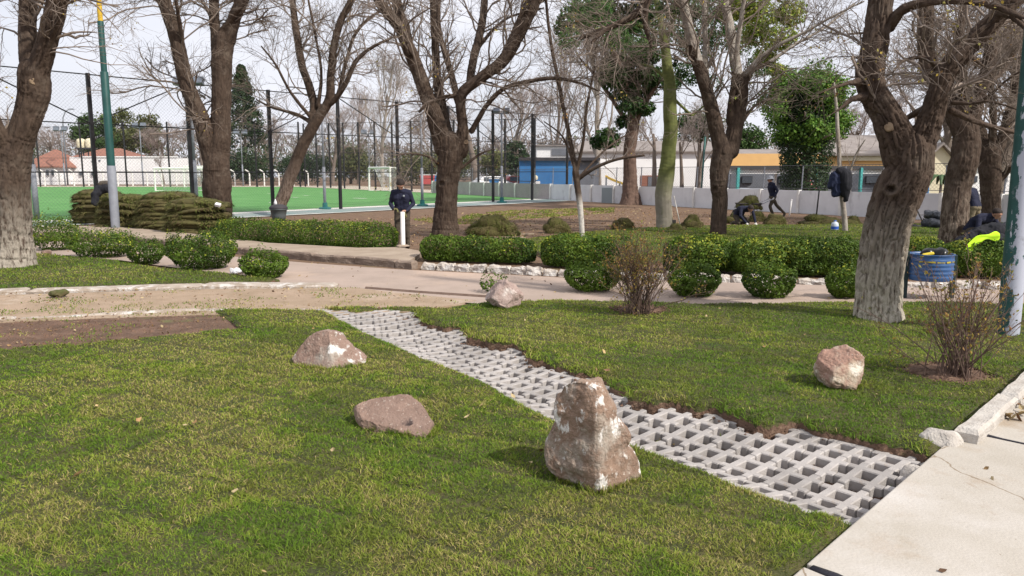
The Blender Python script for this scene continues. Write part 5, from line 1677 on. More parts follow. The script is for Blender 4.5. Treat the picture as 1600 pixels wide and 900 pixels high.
# white coat flaking off one side: ragged patches in the paint itself
t = peel.node_tree; b_ = t.nodes['Principled BSDF']
tcn = t.nodes.new('ShaderNodeTexCoord')
dot = t.nodes.new('ShaderNodeVectorMath'); dot.operation = 'DOT_PRODUCT'
dot.inputs[1].default_value = (0.36 / 0.108, -0.93 / 0.108, 0)
mpn = t.nodes.new('ShaderNodeMapping'); mpn.inputs['Scale'].default_value = (1, 1, 0.45)
nz = t.nodes.new('ShaderNodeTexNoise'); nz.inputs['Scale'].default_value = 7.0; nz.inputs['Detail'].default_value = 10; nz.inputs['Roughness'].default_value = 0.68
ad = t.nodes.new('ShaderNodeMath'); ad.operation = 'MULTIPLY_ADD'; ad.inputs[1].default_value = 3.2
mr = t.nodes.new('ShaderNodeMapRange'); mr.inputs['From Min'].default_value = 2.02; mr.inputs['From Max'].default_value = 2.10
mx_ = t.nodes.new('ShaderNodeMix'); mx_.data_type = 'RGBA'; mx_.inputs['B'].default_value = (0.38, 0.40, 0.47, 1)
t.links.new(tcn.outputs['Object'], dot.inputs[0]); t.links.new(tcn.outputs['Object'], mpn.inputs['Vector']); t.links.new(mpn.outputs['Vector'], nz.inputs['Vector'])
t.links.new(nz.outputs['Fac'], ad.inputs[0]); t.links.new(dot.outputs['Value'], ad.inputs[2]); t.links.new(ad.outputs[0], mr.inputs['Value'])
t.links.new(mr.outputs['Result'], mx_.inputs['Factor']); t.links.new(b_.inputs['Base Color'].links[0].from_socket, mx_.inputs['A']); t.links.new(mx_.outputs['Result'], b_.inputs['Base Color'])

layer(peel, (0.02, 0.07, 0.065), 16, 0.64, 0.66, 8, stretch=(1, 1, 0.5))
layer(peel, (0.24, 0.25, 0.28), 5, 0.58, 0.70, 8)
def goal(label, a, b, depth, h, dirn):
    a, b = np.asarray(a, float)[:2], np.asarray(b, float)[:2]
    root = thing('goal', label, 'goal', V3(a), 0, 'goals on the pitch')
    d = (b - a); L = np.linalg.norm(d); d /= L
    n = np.asarray(dirn, float); n /= np.linalg.norm(n)
    z = lambda p, zz: np.array([p[0], p[1], zz])
    for q in (0, L):
        mb = MB(); p = d * q; mb.tube([z(p, -0.05), z(p, h)], 0.085, 8); mb.build('post', white_paint, root)
    mb = MB(); mb.tube([z(d * 0, h), z(d * L, h)], 0.10, 8); mb.build('crossbar', white_paint, root)
    for q in (0, L):
        mb = MB(); p = d * q; mb.tube([z(p, h), z(p + n * depth * 0.4, h), z(p + n * depth, 0.03), z(p, 0.03)], 0.05, 6); mb.build('side_frame', white_paint, root)
    mb = MB(); mb.tube([z(n * depth, 0.03), z(d * L + n * depth, 0.03)], 0.035, 6); mb.build('ground_bar', white_paint, root)
    S = []
    for f in np.linspace(0.02, 0.98, 34):
        p = d * L * f; S.append([z(p + n * depth * 0.4, h), z(p + n * depth, 0.03)])
    for f in np.linspace(0.02, 0.98, 16):
        S.append([z(n * depth * (0.4 + 0.6 * f), h * (1 - f)), z(d * L + n * depth * (0.4 + 0.6 * f), h * (1 - f))])
    V, F = tubes(np.array(S), np.full((len(S), 2), 0.006), 3)
    link('net', np_mesh('net', V, F, [white_paint]), root)
    return root
ed = (cC - cA) / np.linalg.norm(cC - cA); en = np.array([ed[1], -ed[0]])
inn = -en * 0.9
goal('white goal on the right hand side of the pitch, behind the standing man', cA + ed * 26.9 + inn * 2.2, cA + ed * 22.6 + inn * 2.2, 1.5, 2.2, en)
p0 = P(243, 297, 74); p1 = P(331, 297, 74)
goal('white goal partly hidden by the upright dark trunk, nearer one of the left pair', p0, p1, 1.4, 2.15, (0.2, 1))
p0 = P(288, 287, 91); p1 = P(345, 287, 91)
goal('white goal farther back of the left pair, before the white building', p0, p1, 1.6, 2.4, (-0.2, 1))
# bent concrete posts of the outer fence
root = thing('perimeter_fence', 'row of white concrete posts with bent tops beyond the pitch', 'fence', (-40, 98, float(zt(98))))
mb = MB(); mb.tube([(0, 0, -0.2), (0, 0, 1.5), (-0.12, -0.05, 1.8), (-0.5, -0.1, 2.05)], 0.09, 6)
cm = mb.mesh('post', white_paint)
for k in range(26):
    o = link('post', cm, root); o.location = (-32 + k * 1.85, 0, 0)
chain_link(np.array([-32, 0.0]), np.array([14, 0.0]), 0, 1.5, 0.3, 0.006, wire_m, root)

# ---- the white boundary wall
wa, wb = G(960, 317)[:2], G(1350, 338)[:2]
wd = (wb - wa) / np.linalg.norm(wb - wa)
wn = np.array([wd[1], -wd[0]])
wn = wn if wn[1] < 0 else -wn
wall_m = mat('whitewashed_wall', (0.74, 0.74, 0.76), (0.64, 0.64, 0.66), 0.85, 1.1, 8, 0.004, 30)
layer(wall_m, (0.48, 0.47, 0.48), 2.2, 0.57, 0.72, 8, stretch=(1, 1, 0.35))
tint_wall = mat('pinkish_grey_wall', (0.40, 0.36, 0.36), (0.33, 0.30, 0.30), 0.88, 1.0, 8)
root = thing('boundary_wall', 'low whitewashed wall of panels with brighter pilasters across the back', 'wall', V3(wa))
o_ = np.array(root.location)
PL_ = 2.2
for k in range(-11, 12):
    a = wa + wd * PL_ * k; b = a + wd * PL_; c = (a + b) / 2
    g = float(zt(c[1])) - o_[2]
    mb = MB(); mb.box((c[0] - o_[0], c[1] - o_[1], g + 0.48), (PL_ - 0.005, 0.10, 1.12), math.atan2(wd[1], wd[0]))
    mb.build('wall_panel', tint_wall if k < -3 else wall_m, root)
    mb = MB(); mb.box((a[0] - o_[0] + wn[0] * 0.03, a[1] - o_[1] + wn[1] * 0.03, g + 0.49), (0.11, 0.22, 1.16), math.atan2(wd[1], wd[0]))
    mb.build('pilaster', white_paint, root)
mb = MB(); c = G(950, 316.5)[:2] - o_[:2]
for i in range(9):
    mb.box((c[0] + wn[0] * 0.10 + wd[0] * (i - 4) * 0.11, c[1] + wn[1] * 0.10 + wd[1] * (i - 4) * 0.11, float(zt(46)) + 0.45 - o_[2]), (0.09, 0.03, 0.95), math.atan2(wd[1], wd[0]))
mb.build('gate', mat('grey_sheet', (0.30, 0.34, 0.36), rough=0.5), root)
wf = thing('wire_fence', 'chain link fence with pale leaning posts standing on the white wall', 'fence', V3(wa))
for k in range(-10, 12):
    a = wa + wd * PL_ * k - o_[:2] - wn * 0.12
    g = float(zt(a[1] + o_[1])) - o_[2]
    mb = MB(); mb.tube([(a[0], a[1], g + 0.9), (a[0] + 0.03, a[1], g + 2.15)], 0.03, 6); mb.build('post', grey_pole_m, wf)
a = wa + wd * PL_ * -10 - o_[:2] - wn * 0.12; b = wa + wd * PL_ * 11 - o_[:2] - wn * 0.12
c = chain_link(a, b, 1.02, 2.1, 0.16, 0.004, wire_m, wf)
for zz in (1.04, 2.1):
    mb = MB(); mb.tube([(a[0], a[1], zz), (b[0], b[1], zz)], 0.012, 4); mb.build('wire', wire_m, wf)

# ================================================================== BUILDINGS
def px_box(mb, u0, u1, v0, v1, Y, D):
    """solid whose front face fills a picture rectangle at depth Y"""
    a, b = P(u0, v1, Y), P(u1, v0, Y)
    mb.box(((a[0] + b[0]) / 2, Y + D / 2, (a[2] + b[2]) / 2), (b[0] - a[0], D, b[2] - a[2]))
def bpart(root, name, m, u0, u1, v0, v1, Y, D, parent=None, bevel=0):
    mb = MB(); px_box(mb, u0, u1, v0, v1, Y, D)
    p = parent or root
    o = mb.build(name, m, root if parent is None else parent)
    o.location = -np.array(root.location)
    return o
def building(name, label, u, Y, cat='building', group=None):
    c = P(u, 283, Y)
    return thing(name, label, cat, (c[0], Y, float(zt(Y))), 0, group)
bwhite = mat('white_render', (0.82, 0.82, 0.83), (0.74, 0.74, 0.75), 0.8, 0.4, 6)
brick_roof = mat('tile_roof', (0.30, 0.14, 0.10), (0.22, 0.105, 0.08), 0.9, 1.5, 6, stretch=(1, 1, 5))
glass_m = mat('dark_glass', (0.05, 0.06, 0.075), rough=0.15, spec=0.6)
blue_m = mat('blue_render', (0.045, 0.20, 0.46), (0.035, 0.16, 0.40), 0.75, 0.8, 6)
dark_m = mat('dark_sheet', (0.03, 0.03, 0.035), (0.05, 0.045, 0.05), 0.7, 2)
orange_m = mat('ochre_render', (0.74, 0.46, 0.19), (0.66, 0.40, 0.17), 0.85, 0.7, 6)
cream_m = mat('cream_render', (0.66, 0.60, 0.44), (0.58, 0.52, 0.38), 0.85, 0.6, 6)
turq_m = mat('turquoise_paint', (0.10, 0.46, 0.45), (0.08, 0.38, 0.38), 0.6, 3)
grey_roof = mat('weathered_roof', (0.27, 0.24, 0.225), (0.20, 0.175, 0.165), 0.9, 1.4, 6)
grey_shade_m = mat('grey_blue_and_shade', (0.16, 0.17, 0.20), (0.12, 0.13, 0.15), 0.85, 1.0)
def hip_roof(root, u0, u1, vb, vt, Y, D, m, hip=0.3, over=0.4):
    a, b = P(u0, vb, Y), P(u1, vb, Y); zt_ = P(u0, vt, Y)[2]
    x0, x1, y0, y1 = a[0] - over, b[0] + over, Y - over, Y + D + over
    w = (x1 - x0) * hip
    V = np.array([[x0, y0, a[2]], [x1, y0, a[2]], [x1, y1, a[2]], [x0, y1, a[2]], [x0 + w, (y0 + y1) / 2, zt_], [x1 - w, (y0 + y1) / 2, zt_], [x0, y0, a[2] - 0.15], [x1, y0, a[2] - 0.15], [x1, y1, a[2] - 0.15], [x0, y1, a[2] - 0.15]])
    F3 = np.array([[1, 2, 5], [3, 0, 4]]); F4 = np.array([[0, 1, 5, 4], [2, 3, 4, 5], [6, 7, 1, 0], [7, 8, 2, 1], [8, 9, 3, 2], [9, 6, 0, 3], [9, 8, 7, 6]])
    o = link('roof', np_mesh('roof', V - np.array(root.location), [F4, F3], [m]), root)
    return o
# white service building on the left, with tanks
r = building('service_building', 'long low white building with a water tank stand, beyond the pitch', 180, 112)
bpart(r, 'main_block', bwhite, 112, 276, 246, 292, 112, 7)
bpart(r, 'side_block', bwhite, 88, 111.8, 245, 292, 113, 6)
bpart(r, 'parapet', bwhite, 128, 276.5, 244, 246, 111.9, 0.3)
for (a, b, c, d) in ((124, 128, 268, 274), (143, 148, 268, 274), (97, 101, 262, 274)):
    w = bpart(r, 'window', bwhite, a - 0.5, b + 0.5, c - 0.5, d + 0.5, 111.85, 0.2)
    bpart(r, 'pane', glass_m, a, b, c, d, 111.75, 0.1, w).location = (0, 0, 0)
for (a, b, c, d) in ((143, 145, 251, 253), (154, 156.5, 249.5, 252)):
    bpart(r, 'vent', grey_shade_m, a, b, c, d, 111.9, 0.2)
r2 = building('house', 'house with a hipped red tile roof behind the white service building', 160, 121)
bpart(r2, 'wall', bwhite, 112, 196, 247, 292, 121, 9)
hip_roof(r2, 108, 198, 247, 230, 121, 9, brick_roof, 0.36)
r2 = building('house', 'smaller house with red tile roof, left of the white service building', 66, 108)
bpart(r2, 'wall', bwhite, 42, 87, 258, 292, 108, 8)
hip_roof(r2, 36, 90, 260, 232, 108, 8, brick_roof, 0.46)
for a in (60, 72, 80):
    w = bpart(r2, 'window', bwhite, a, a + 4, 265, 275, 107.9, 0.2); bpart(r2, 'pane', glass_m, a + 0.5, a + 3.5, 266, 274, 107.8, 0.1, w).location = (0, 0, 0)
c = P(135, 246, 113.5)
r = thing('tank_stand', 'dark steel stand carrying two cream water tanks on the white roof', 'stand', (c[0], c[1], c[2]))
ztop = P(135, 232, 113.5)[2] - c[2]
for sx in (-1, -0.35, 0.35, 1):
    mb = MB(); mb.box((sx * 1.0, 0, ztop / 2 - 0.1), (0.12, 0.12, ztop + 0.2)); mb.build('leg', dark_m, r)
mb = MB(); mb.box((0, 0, ztop), (2.4, 1.4, 0.12)); mb.build('platform', dark_m, r)
for k, s_ in enumerate((-1, 1)):
    mb = MB(); mb.lathe((0, 0, 0), [(0.001, 0), (0.58, 0), (0.6, 0.1), (0.6, 1.05), (0.5, 1.25), (0.2, 1.38), (0.001, 1.4)], 18)
    o = mb.build('water_tank', cream_m, None, True, (c[0] + s_ * 0.64, c[1], c[2] + ztop + 0.06))
    tag(o, 'cream water tank, %s of the two on the roof stand' % ('left' if s_ < 0 else 'right'), 'water tank', 'water tanks on the stand')
# blue shed
r = building('shed', 'bright blue flat-roofed shed with a painted figure, behind the grey wall', 858, 67)
bpart(r, 'wall', blue_m, 812, 900, 251, 305, 67, 5)
bpart(r, 'side_room', grey_shade_m, 900.3, 936, 252, 305, 67.2, 4.6)
bpart(r, 'roof', dark_m, 811, 938, 246, 251, 66.7, 5.6)
bpart(r, 'mural_robe', bwhite, 829, 844, 283, 291, 66.95, 0.04)
mb = MB(); q = P(837, 281, 66.93); mb.lathe(q - np.array(r.location), [(0.16, 0), (0.2, 0.12), (0.18, 0.3), (0.001, 0.42)], 10); mb.build('mural_head', cream_m, r, True)
r = building('white_hall', 'white building with dark shutters above the blue shed roof', 880, 84)
bpart(r, 'wall', bwhite, 838, 900, 228, 300, 84, 8)
for a in (862,):
    bpart(r, 'shutter', grey_shade_m, a, 886, 233, 243, 83.9, 0.2)
bpart(r, 'roof', grey_roof, 836, 902, 226, 228, 83.7, 8.6)
r = building('white_hall', 'long white hall with a grey pitched roof behind the dark-leaved tree', 1000, 78)
bpart(r, 'wall', bwhite, 905, 1150, 236, 305, 78, 12)
hip_roof(r, 903, 1152, 236, 216, 78, 12, grey_roof, 0.08)
bpart(r, 'door', grey_shade_m, 1012, 1035, 276, 305, 77.9, 0.2)
bpart(r, 'brick_panel', brick_roof, 1000, 1030, 274, 305, 77.95, 0.1)
# open pavilion with ochre wall
r = building('pavilion', 'ochre building with a dark canopy on turquoise columns, behind the wall', 1260, 47)
bpart(r, 'upper_wall', orange_m, 1140, 1420, 240, 262, 52, 5)
bpart(r, 'back_wall', grey_shade_m, 1140, 1420, 262, 312, 52, 5)  # dark colour stands in for the shade of the recess under the canopy
bpart(r, 'cream_band', cream_m, 1310, 1420, 242, 251, 51.8, 0.3)
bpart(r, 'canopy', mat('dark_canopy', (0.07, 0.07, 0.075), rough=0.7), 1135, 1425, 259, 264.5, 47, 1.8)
bpart(r, 'fascia', bwhite, 1137, 1422, 264.6, 271.5, 47.15, 0.2)
hip_roof(r, 1296, 1425, 240, 206, 52, 8, grey_roof, 0.10)
hip_roof(r, 1138, 1294, 240, 231, 52.3, 5, grey_roof, 0.05, 0.0)
for (a, b, c_) in ((1150.5, 1156.5, 262), (1273.5, 1279, 262), (1342.5, 1349, 262), (1400, 1406, 262)):
    bpart(r, 'column', turq_m, a, b, c_, 312, 46.9, 0.25)
for (a, b) in ((1210, 1214), (1328, 1332)):
    bpart(r, 'column', bwhite, a, b, 271, 312, 48, 0.25)
for (a, b) in ((1159, 1176), (1216, 1240), (1290, 1320), (1353, 1375)):
    w = bpart(r, 'window', dark_m, a, b, 275, 287, 51.9, 0.2); bpart(r, 'pane', glass_m, a + 0.7, b - 0.7, 276, 286, 51.8, 0.1, w).location = (0, 0, 0)
# cream gabled house on the right
r = building('house', 'cream gabled house with blue windows, seen between two trunks on the right', 1470, 42)
a, b, z1, z0 = P(1428, 330, 42), P(1495, 330, 42), P(1452, 226, 42)[2], P(1495, 262, 42)[2]
mb = MB()
V = np.array([[a[0], 42, 0], [b[0], 42, 0], [b[0], 42, z0], [(a[0] + b[0]) / 2, 42, z1], [a[0], 42, z0]])
V2 = V + np.array([0, 3, 0])
mb.add(np.concatenate([V, V2]) - np.array(r.location), [[1, 0, 5, 6], [2, 1, 6, 7], [3, 2, 7, 8], [4, 3, 8, 9], [0, 4, 9, 5]], [[0, 1, 2], [0, 2, 3], [0, 3, 4], [5, 7, 6], [5, 8, 7], [5, 9, 8]])
mb.build('wall', cream_m, r)
for s_ in (-1, 1):
    m0 = np.array([(a[0] + b[0]) / 2, 41.7, z1 + 0.12]); m1 = np.array([(b if s_ > 0 else a)[0] + s_ * 0.3, 41.7, z0 - 0.05])
    V = np.array([m0, m1, m1 + [0, 3.6, 0], m0 + [0, 3.6, 0]]); V = np.concatenate([V, V - np.array([0, 0, 0.14])])
    mb = MB(); mb.add(V - np.array(r.location), [[0, 1, 2, 3], [7, 6, 5, 4], [0, 4, 5, 1], [1, 5, 6, 2], [2, 6, 7, 3], [3, 7, 4, 0]]); mb.build('roof', grey_roof, r)
for (u0, u1, v0, v1) in ((1437, 1453, 280, 303),):
    w = bpart(r, 'window', blue_m, u0, u1, v0, v1, 41.9, 0.2); bpart(r, 'pane', glass_m, u0 + 1.5, u1 - 1.5, v0 + 1.5, v1 - 2, 41.8, 0.1, w).location = (0, 0, 0)
r = building('house', 'pale house with dark windows between the two right hand trunks', 1545, 58)
bpart(r, 'wall', bwhite, 1500, 1640, 255, 312, 58, 8)
hip_roof(r, 1496, 1645, 255, 228, 58, 8, grey_roof, 0.2)
for u0 in (1518, 1565, 1600):
    w = bpart(r, 'window', grey_shade_m, u0, u0 + 10, 275, 285, 57.9, 0.2); bpart(r, 'pane', glass_m, u0 + 1, u0 + 9, 276, 284, 57.8, 0.1, w).location = (0, 0, 0)
bank = [P(1490, 312, 40)[:2], P(1700, 318, 36)[:2], P(1800, 300, 56)[:2], P(1490, 300, 56)[:2]]
sheet('grass_bank', bank, 0.25, mat('far_grass', (0.09, 0.14, 0.025), (0.14, 0.16, 0.04), 0.95, 1.0), 0.3)
# ================================================================== FAR TREES
far_twig = mat('far_twigs', (0.34, 0.285, 0.26), (0.25, 0.205, 0.185), 0.9, 0.6)  # twigs paled: the haze of distance is put into their colour
far_bark = mat('far_bark', (0.20, 0.16, 0.135), (0.14, 0.11, 0.09), 0.9, 1.0)
far_pale = mat('far_pale_bark', (0.38, 0.34, 0.30), (0.26, 0.22, 0.19), 0.9, 1.2)
def bare_proto(seed, H=10.0, spread=0.9, trunk=0.22, boughs=8, n=(7, 6, 5), up=0.08, fork=0.3, tw=0.012):
    rng = np.random.default_rng(seed)
    PL, RL = grow(np.array([[0, 0, -0.2]]), np.array([[0, 0, 1.0]]), np.array([H * 0.62]), np.array([trunk]), rng, 9, 0.07, 0.06, 0.45)
    P0, R0 = spawn(PL, RL, np.array([boughs]), rng, fork, (0.35, 0.85 * spread), (0.75, 1.05), 0.62, 9, 0.12, up, 0.04, 0.3)
    P1, R1 = spawn(P0, R0, n[0], rng, 0.25, (0.4, 0.95), (0.35, 0.65), 0.5, 7, 0.16, up, 0.018, 0.4)
    P2, R2 = spawn(P1, R1, n[1], rng, 0.2, (0.4, 1.0), (0.35, 0.7), 0.5, 6, 0.18, up, tw, 0.5)
    P3, R3 = spawn(P2, R2, n[2], rng, 0.2, (0.4, 1.0), (0.4, 0.8), 0.6, 5, 0.2, up * 0.5, tw * 0.75, 0.6)
    a = MB()
    for p, r, s in ((PL, RL, 9), (P0, R0, 7)):
        V, F = tubes(p, r, s); a.add(V, F)
    b = MB()
    for p, r, s in ((P1, R1, 4), (P2, R2, 3), (P3, R3, 3)):
        V, F = tubes(p, r, s); b.add(V, F)
    return a.arrays(), b.arrays()
PROTO = {}
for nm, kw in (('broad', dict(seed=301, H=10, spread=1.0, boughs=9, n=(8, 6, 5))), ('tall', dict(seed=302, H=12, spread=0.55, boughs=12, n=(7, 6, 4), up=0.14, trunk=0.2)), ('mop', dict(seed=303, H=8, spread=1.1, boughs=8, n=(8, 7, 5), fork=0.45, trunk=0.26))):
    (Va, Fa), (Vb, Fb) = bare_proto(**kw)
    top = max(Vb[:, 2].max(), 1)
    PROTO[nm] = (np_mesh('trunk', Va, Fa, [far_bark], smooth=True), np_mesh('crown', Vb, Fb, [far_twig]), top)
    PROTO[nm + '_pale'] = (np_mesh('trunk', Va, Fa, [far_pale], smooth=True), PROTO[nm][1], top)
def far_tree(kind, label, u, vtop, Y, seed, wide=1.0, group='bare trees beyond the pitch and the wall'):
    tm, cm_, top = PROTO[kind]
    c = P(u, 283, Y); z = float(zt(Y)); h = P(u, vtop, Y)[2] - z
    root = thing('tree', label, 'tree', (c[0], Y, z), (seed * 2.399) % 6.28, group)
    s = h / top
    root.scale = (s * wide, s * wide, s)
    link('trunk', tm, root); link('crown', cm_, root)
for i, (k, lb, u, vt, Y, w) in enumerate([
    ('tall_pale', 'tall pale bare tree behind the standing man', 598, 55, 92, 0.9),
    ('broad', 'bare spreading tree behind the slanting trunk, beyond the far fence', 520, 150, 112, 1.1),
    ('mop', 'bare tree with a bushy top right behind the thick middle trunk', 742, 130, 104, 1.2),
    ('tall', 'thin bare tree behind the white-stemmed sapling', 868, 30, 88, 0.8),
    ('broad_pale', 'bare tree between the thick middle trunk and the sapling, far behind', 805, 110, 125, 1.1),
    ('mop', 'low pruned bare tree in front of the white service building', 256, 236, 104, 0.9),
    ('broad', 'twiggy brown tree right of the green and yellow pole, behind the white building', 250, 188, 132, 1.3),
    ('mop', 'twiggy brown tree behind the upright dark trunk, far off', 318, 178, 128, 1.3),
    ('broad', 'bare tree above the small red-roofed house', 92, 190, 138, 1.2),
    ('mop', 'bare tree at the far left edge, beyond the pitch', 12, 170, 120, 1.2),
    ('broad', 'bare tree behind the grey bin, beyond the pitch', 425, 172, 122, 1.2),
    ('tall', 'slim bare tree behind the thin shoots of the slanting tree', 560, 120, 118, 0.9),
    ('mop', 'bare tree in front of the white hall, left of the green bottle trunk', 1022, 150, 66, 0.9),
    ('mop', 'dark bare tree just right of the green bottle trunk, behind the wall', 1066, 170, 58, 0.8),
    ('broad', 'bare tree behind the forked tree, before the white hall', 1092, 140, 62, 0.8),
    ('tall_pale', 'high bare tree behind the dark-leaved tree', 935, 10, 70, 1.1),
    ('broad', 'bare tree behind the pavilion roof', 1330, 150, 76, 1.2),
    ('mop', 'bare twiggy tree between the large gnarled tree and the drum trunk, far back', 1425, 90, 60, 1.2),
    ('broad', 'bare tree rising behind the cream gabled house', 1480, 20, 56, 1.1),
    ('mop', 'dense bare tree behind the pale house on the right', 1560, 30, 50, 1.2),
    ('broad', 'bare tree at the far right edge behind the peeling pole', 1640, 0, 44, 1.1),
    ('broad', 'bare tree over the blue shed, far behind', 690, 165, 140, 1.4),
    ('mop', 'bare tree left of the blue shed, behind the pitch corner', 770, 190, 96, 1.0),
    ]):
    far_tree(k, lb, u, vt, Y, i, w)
def evergreen(label, u, vtop, vbot, wpx, Y, n, leaf, pal, seed, trunk_r=0.25, shape='round', group='green trees in the background'):
    rng = np.random.default_rng(seed)
    c = P(u, 283, Y); z = float(zt(Y)); s = Y / FPX
    root = thing('tree', label, 'tree', (c[0], Y, z), 0, group)
    ztop = P(u, vtop, Y)[2] - z; zbot = P(u, vbot, Y)[2] - z; w = wpx * s / 2
    mb = MB(); mb.tube([(0, 0, -0.2), (0.1, 0, ztop * 0.4), (0, 0.1, ztop * 0.85)], np.array([trunk_r, trunk_r * 0.8, trunk_r * 0.2]), 9)
    ab_ = rng.uniform(0, 6.28, 14)
    for a in ab_:
        z0 = zbot + (ztop - zbot) * rng.uniform(0, 0.6)
        mb.tube([(0, 0, z0), (math.cos(a) * w * 0.4, math.sin(a) * w * 0.4, z0 + w * 0.25), (math.cos(a) * w * 0.8, math.sin(a) * w * 0.8, z0 + w * 0.35)], np.array([trunk_r * 0.4, trunk_r * 0.25, 0.03]), 5)
    mb.build('trunk', far_bark, root, True)
    if shape == 'conifer':
        k = 260
        t = rng.uniform(0, 1, k) ** 0.8
        a = rng.uniform(0, 6.28, k)
        rr = w * (1 - t ** 1.6) * rng.uniform(0.45, 1.05, k)
        cs = np.stack([np.cos(a) * rr, np.sin(a) * rr, zbot + (ztop - zbot) * t], -1)
        cr = np.full(k, w * 0.22)
    else:
        k = 90
        d = rng.normal(size=(k, 3)); d /= np.linalg.norm(d, axis=1, keepdims=True)
        cs = d * (rng.uniform(0.2, 1, k) ** 0.5)[:, None] * np.array([w * 0.82, w * 0.82, (ztop - zbot) * 0.42])
        cs[:, 2] += (ztop + zbot) / 2
        cr = w * rng.uniform(0.18, 0.34, k)
    i = rng.integers(0, k, n)
    d = rng.normal(size=(n, 3)); d /= np.linalg.norm(d, axis=1, keepdims=True)
    C = cs[i] + d * cr[i][:, None] * (rng.uniform(0.2, 1, n) ** 0.45)[:, None] * np.array([1, 1, 0.75])
    V, F = leaf_quads(C, d + rng.normal(0, 0.7, (n, 3)) + np.array([0, 0, 0.4]), leaf * rng.uniform(0.6, 1.3, n), rng, 0.7)
    tone = rng.uniform(0.75, 1.25, k)[i] * rng.uniform(0.8, 1.2, n)
    col = pal[rng.integers(0, len(pal), n)] * tone[:, None]
    link('crown', np_mesh('crown', V, F, [leaf_m], np.repeat(col, 4, 0)), root)
    return root
OLIVE = np.array([[0.12, 0.13, 0.045], [0.16, 0.165, 0.06], [0.085, 0.105, 0.035]])
MIDG = np.array([[0.035, 0.075, 0.018], [0.05, 0.095, 0.022], [0.07, 0.12, 0.03]])
DARKG = np.array([[0.022, 0.045, 0.018], [0.032, 0.06, 0.02], [0.045, 0.075, 0.028]])
BRIGHT = np.array([[0.06, 0.13, 0.018], [0.09, 0.17, 0.025], [0.12, 0.20, 0.035], [0.04, 0.09, 0.015]])
evergreen('round dark green tree behind the cream water tanks', 152, 170, 250, 72, 150, 6000, 0.45, MIDG, 401)
evergreen('pale olive green tree right behind the green and yellow pole', 198, 163, 245, 88, 158, 6000, 0.45, OLIVE, 402)
evergreen('grey green tree left of the twin trunk, far off', 236, 170, 245, 46, 150, 3500, 0.45, OLIVE * 0.75, 403)
evergreen('tall dark monkey-puzzle conifer right of the upright dark trunk', 385, 104, 230, 62, 118, 9000, 0.36, DARKG, 404, shape='conifer')
evergreen('green tree at the far left edge behind the red-roofed house', 15, 205, 262, 90, 130, 4000, 0.4, MIDG, 405)
evergreen('dark hedge-like tree behind the pitch, left of the grey bin', 385, 232, 284, 110, 116, 5000, 0.35, DARKG, 406)
evergreen('dark bushy tree behind the far fence, right of the slanting trunk', 478, 238, 284, 90, 118, 4000, 0.35, DARKG * 1.2, 407)
evergreen('yellow green bush behind the right hand goal', 660, 238, 284, 120, 104, 5000, 0.32, OLIVE, 408)
evergreen('yellowing tree behind the black fence, left of the blue shed', 775, 228, 290, 60, 90, 3500, 0.3, OLIVE * 1.2, 409)
evergreen('dark green tree directly left of the blue shed', 808, 214, 280, 44, 84, 3000, 0.28, DARKG * 1.3, 410)
evergreen('soft green tree behind the far fence, between slanting trunk and goal', 548, 226, 284, 84, 120, 4500, 0.36, OLIVE * 0.9, 418)
evergreen('yellow green tree right behind the thick middle trunk, beyond the pitch', 712, 214, 284, 76, 112, 4500, 0.34, OLIVE * 1.1, 419)
evergreen('green tree above the bottle trunk, behind the white hall', 1090, 165, 225, 90, 64, 5000, 0.2, MIDG, 411)
evergreen('dense green tree peeping between forked tree and ivy-clad tree', 1165, 190, 262, 78, 58, 4500, 0.19, MIDG, 412)
# ivy-clad tree
ivy = evergreen('bright green tree with an ivy-covered trunk, in front of the pavilion', 1256, 90, 246, 150, 41, 30000, 0.16, BRIGHT * 1.35, 413, 0.3)
rng = np.random.default_rng(414)
n = 14000
t = rng.uniform(0, 1, n); a = rng.uniform(0, 6.28, n)
zt0 = P(1254, 150, 41)[2] - float(zt(41))
wr = (36 - 6 * t + 10 * np.sin(t * 2.2)) * 41 / FPX * (0.65 + 0.6 * fbm(np.stack([np.cos(a), np.sin(a), t * 5], -1) * 1.3, 8, 3)) * rng.uniform(0.6, 1.0, n)
C = np.stack([np.cos(a) * wr, np.sin(a) * wr, t * zt0], -1)
V, F = leaf_quads(C, np.stack([np.cos(a), np.sin(a), np.full(n, 0.3)], -1) + rng.normal(0, 0.5, (n, 3)), 0.13 * rng.uniform(0.6, 1.2, n), rng, 0.8)
link('ivy', np_mesh('ivy', V, F, [leaf_m], np.repeat(DARKG[rng.integers(0, 3, n)] * rng.uniform(0.7, 1.3, (n, 1)), 4, 0)), ivy)
# small palm before the gabled house
c = P(1467, 320, 38)
pm = thing('palm', 'small palm with drooping fronds before the cream gabled house', 'palm', (c[0], 38, float(zt(38))))
hz = P(1467, 278, 38)[2]
mb = MB(); mb.tube([(0, 0, 0), (0.03, 0, hz)], 0.06, 8); mb.build('trunk', far_bark, pm, True)
for k in range(14):
    a = k * 2.399; le = 0.9
    pts = np.array([[math.cos(a) * x * le, math.sin(a) * x * le, hz + 0.75 * x - 1.1 * x * x] for x in np.linspace(0, 1, 7)])
    V, F = [], []
    for i, p in enumerate(pts):
        w_ = 0.10 * math.sin(math.pi * (0.12 + 0.8 * i / 6))
        sd = np.array([-math.sin(a), math.cos(a), 0])
        V += [p - sd * w_ - [0, 0, 0.05], p + [0, 0, 0.012], p + sd * w_ - [0, 0, 0.05]]
    for i in range(6):
        b = i * 3; F += [[b, b + 1, b + 4, b + 3], [b + 1, b + 2, b + 5, b + 4]]
    link('frond', np_mesh('frond', np.array(V), np.array(F), [mat('frond_green', (0.04, 0.085, 0.03), (0.06, 0.11, 0.035), 0.6, 4)]), pm)
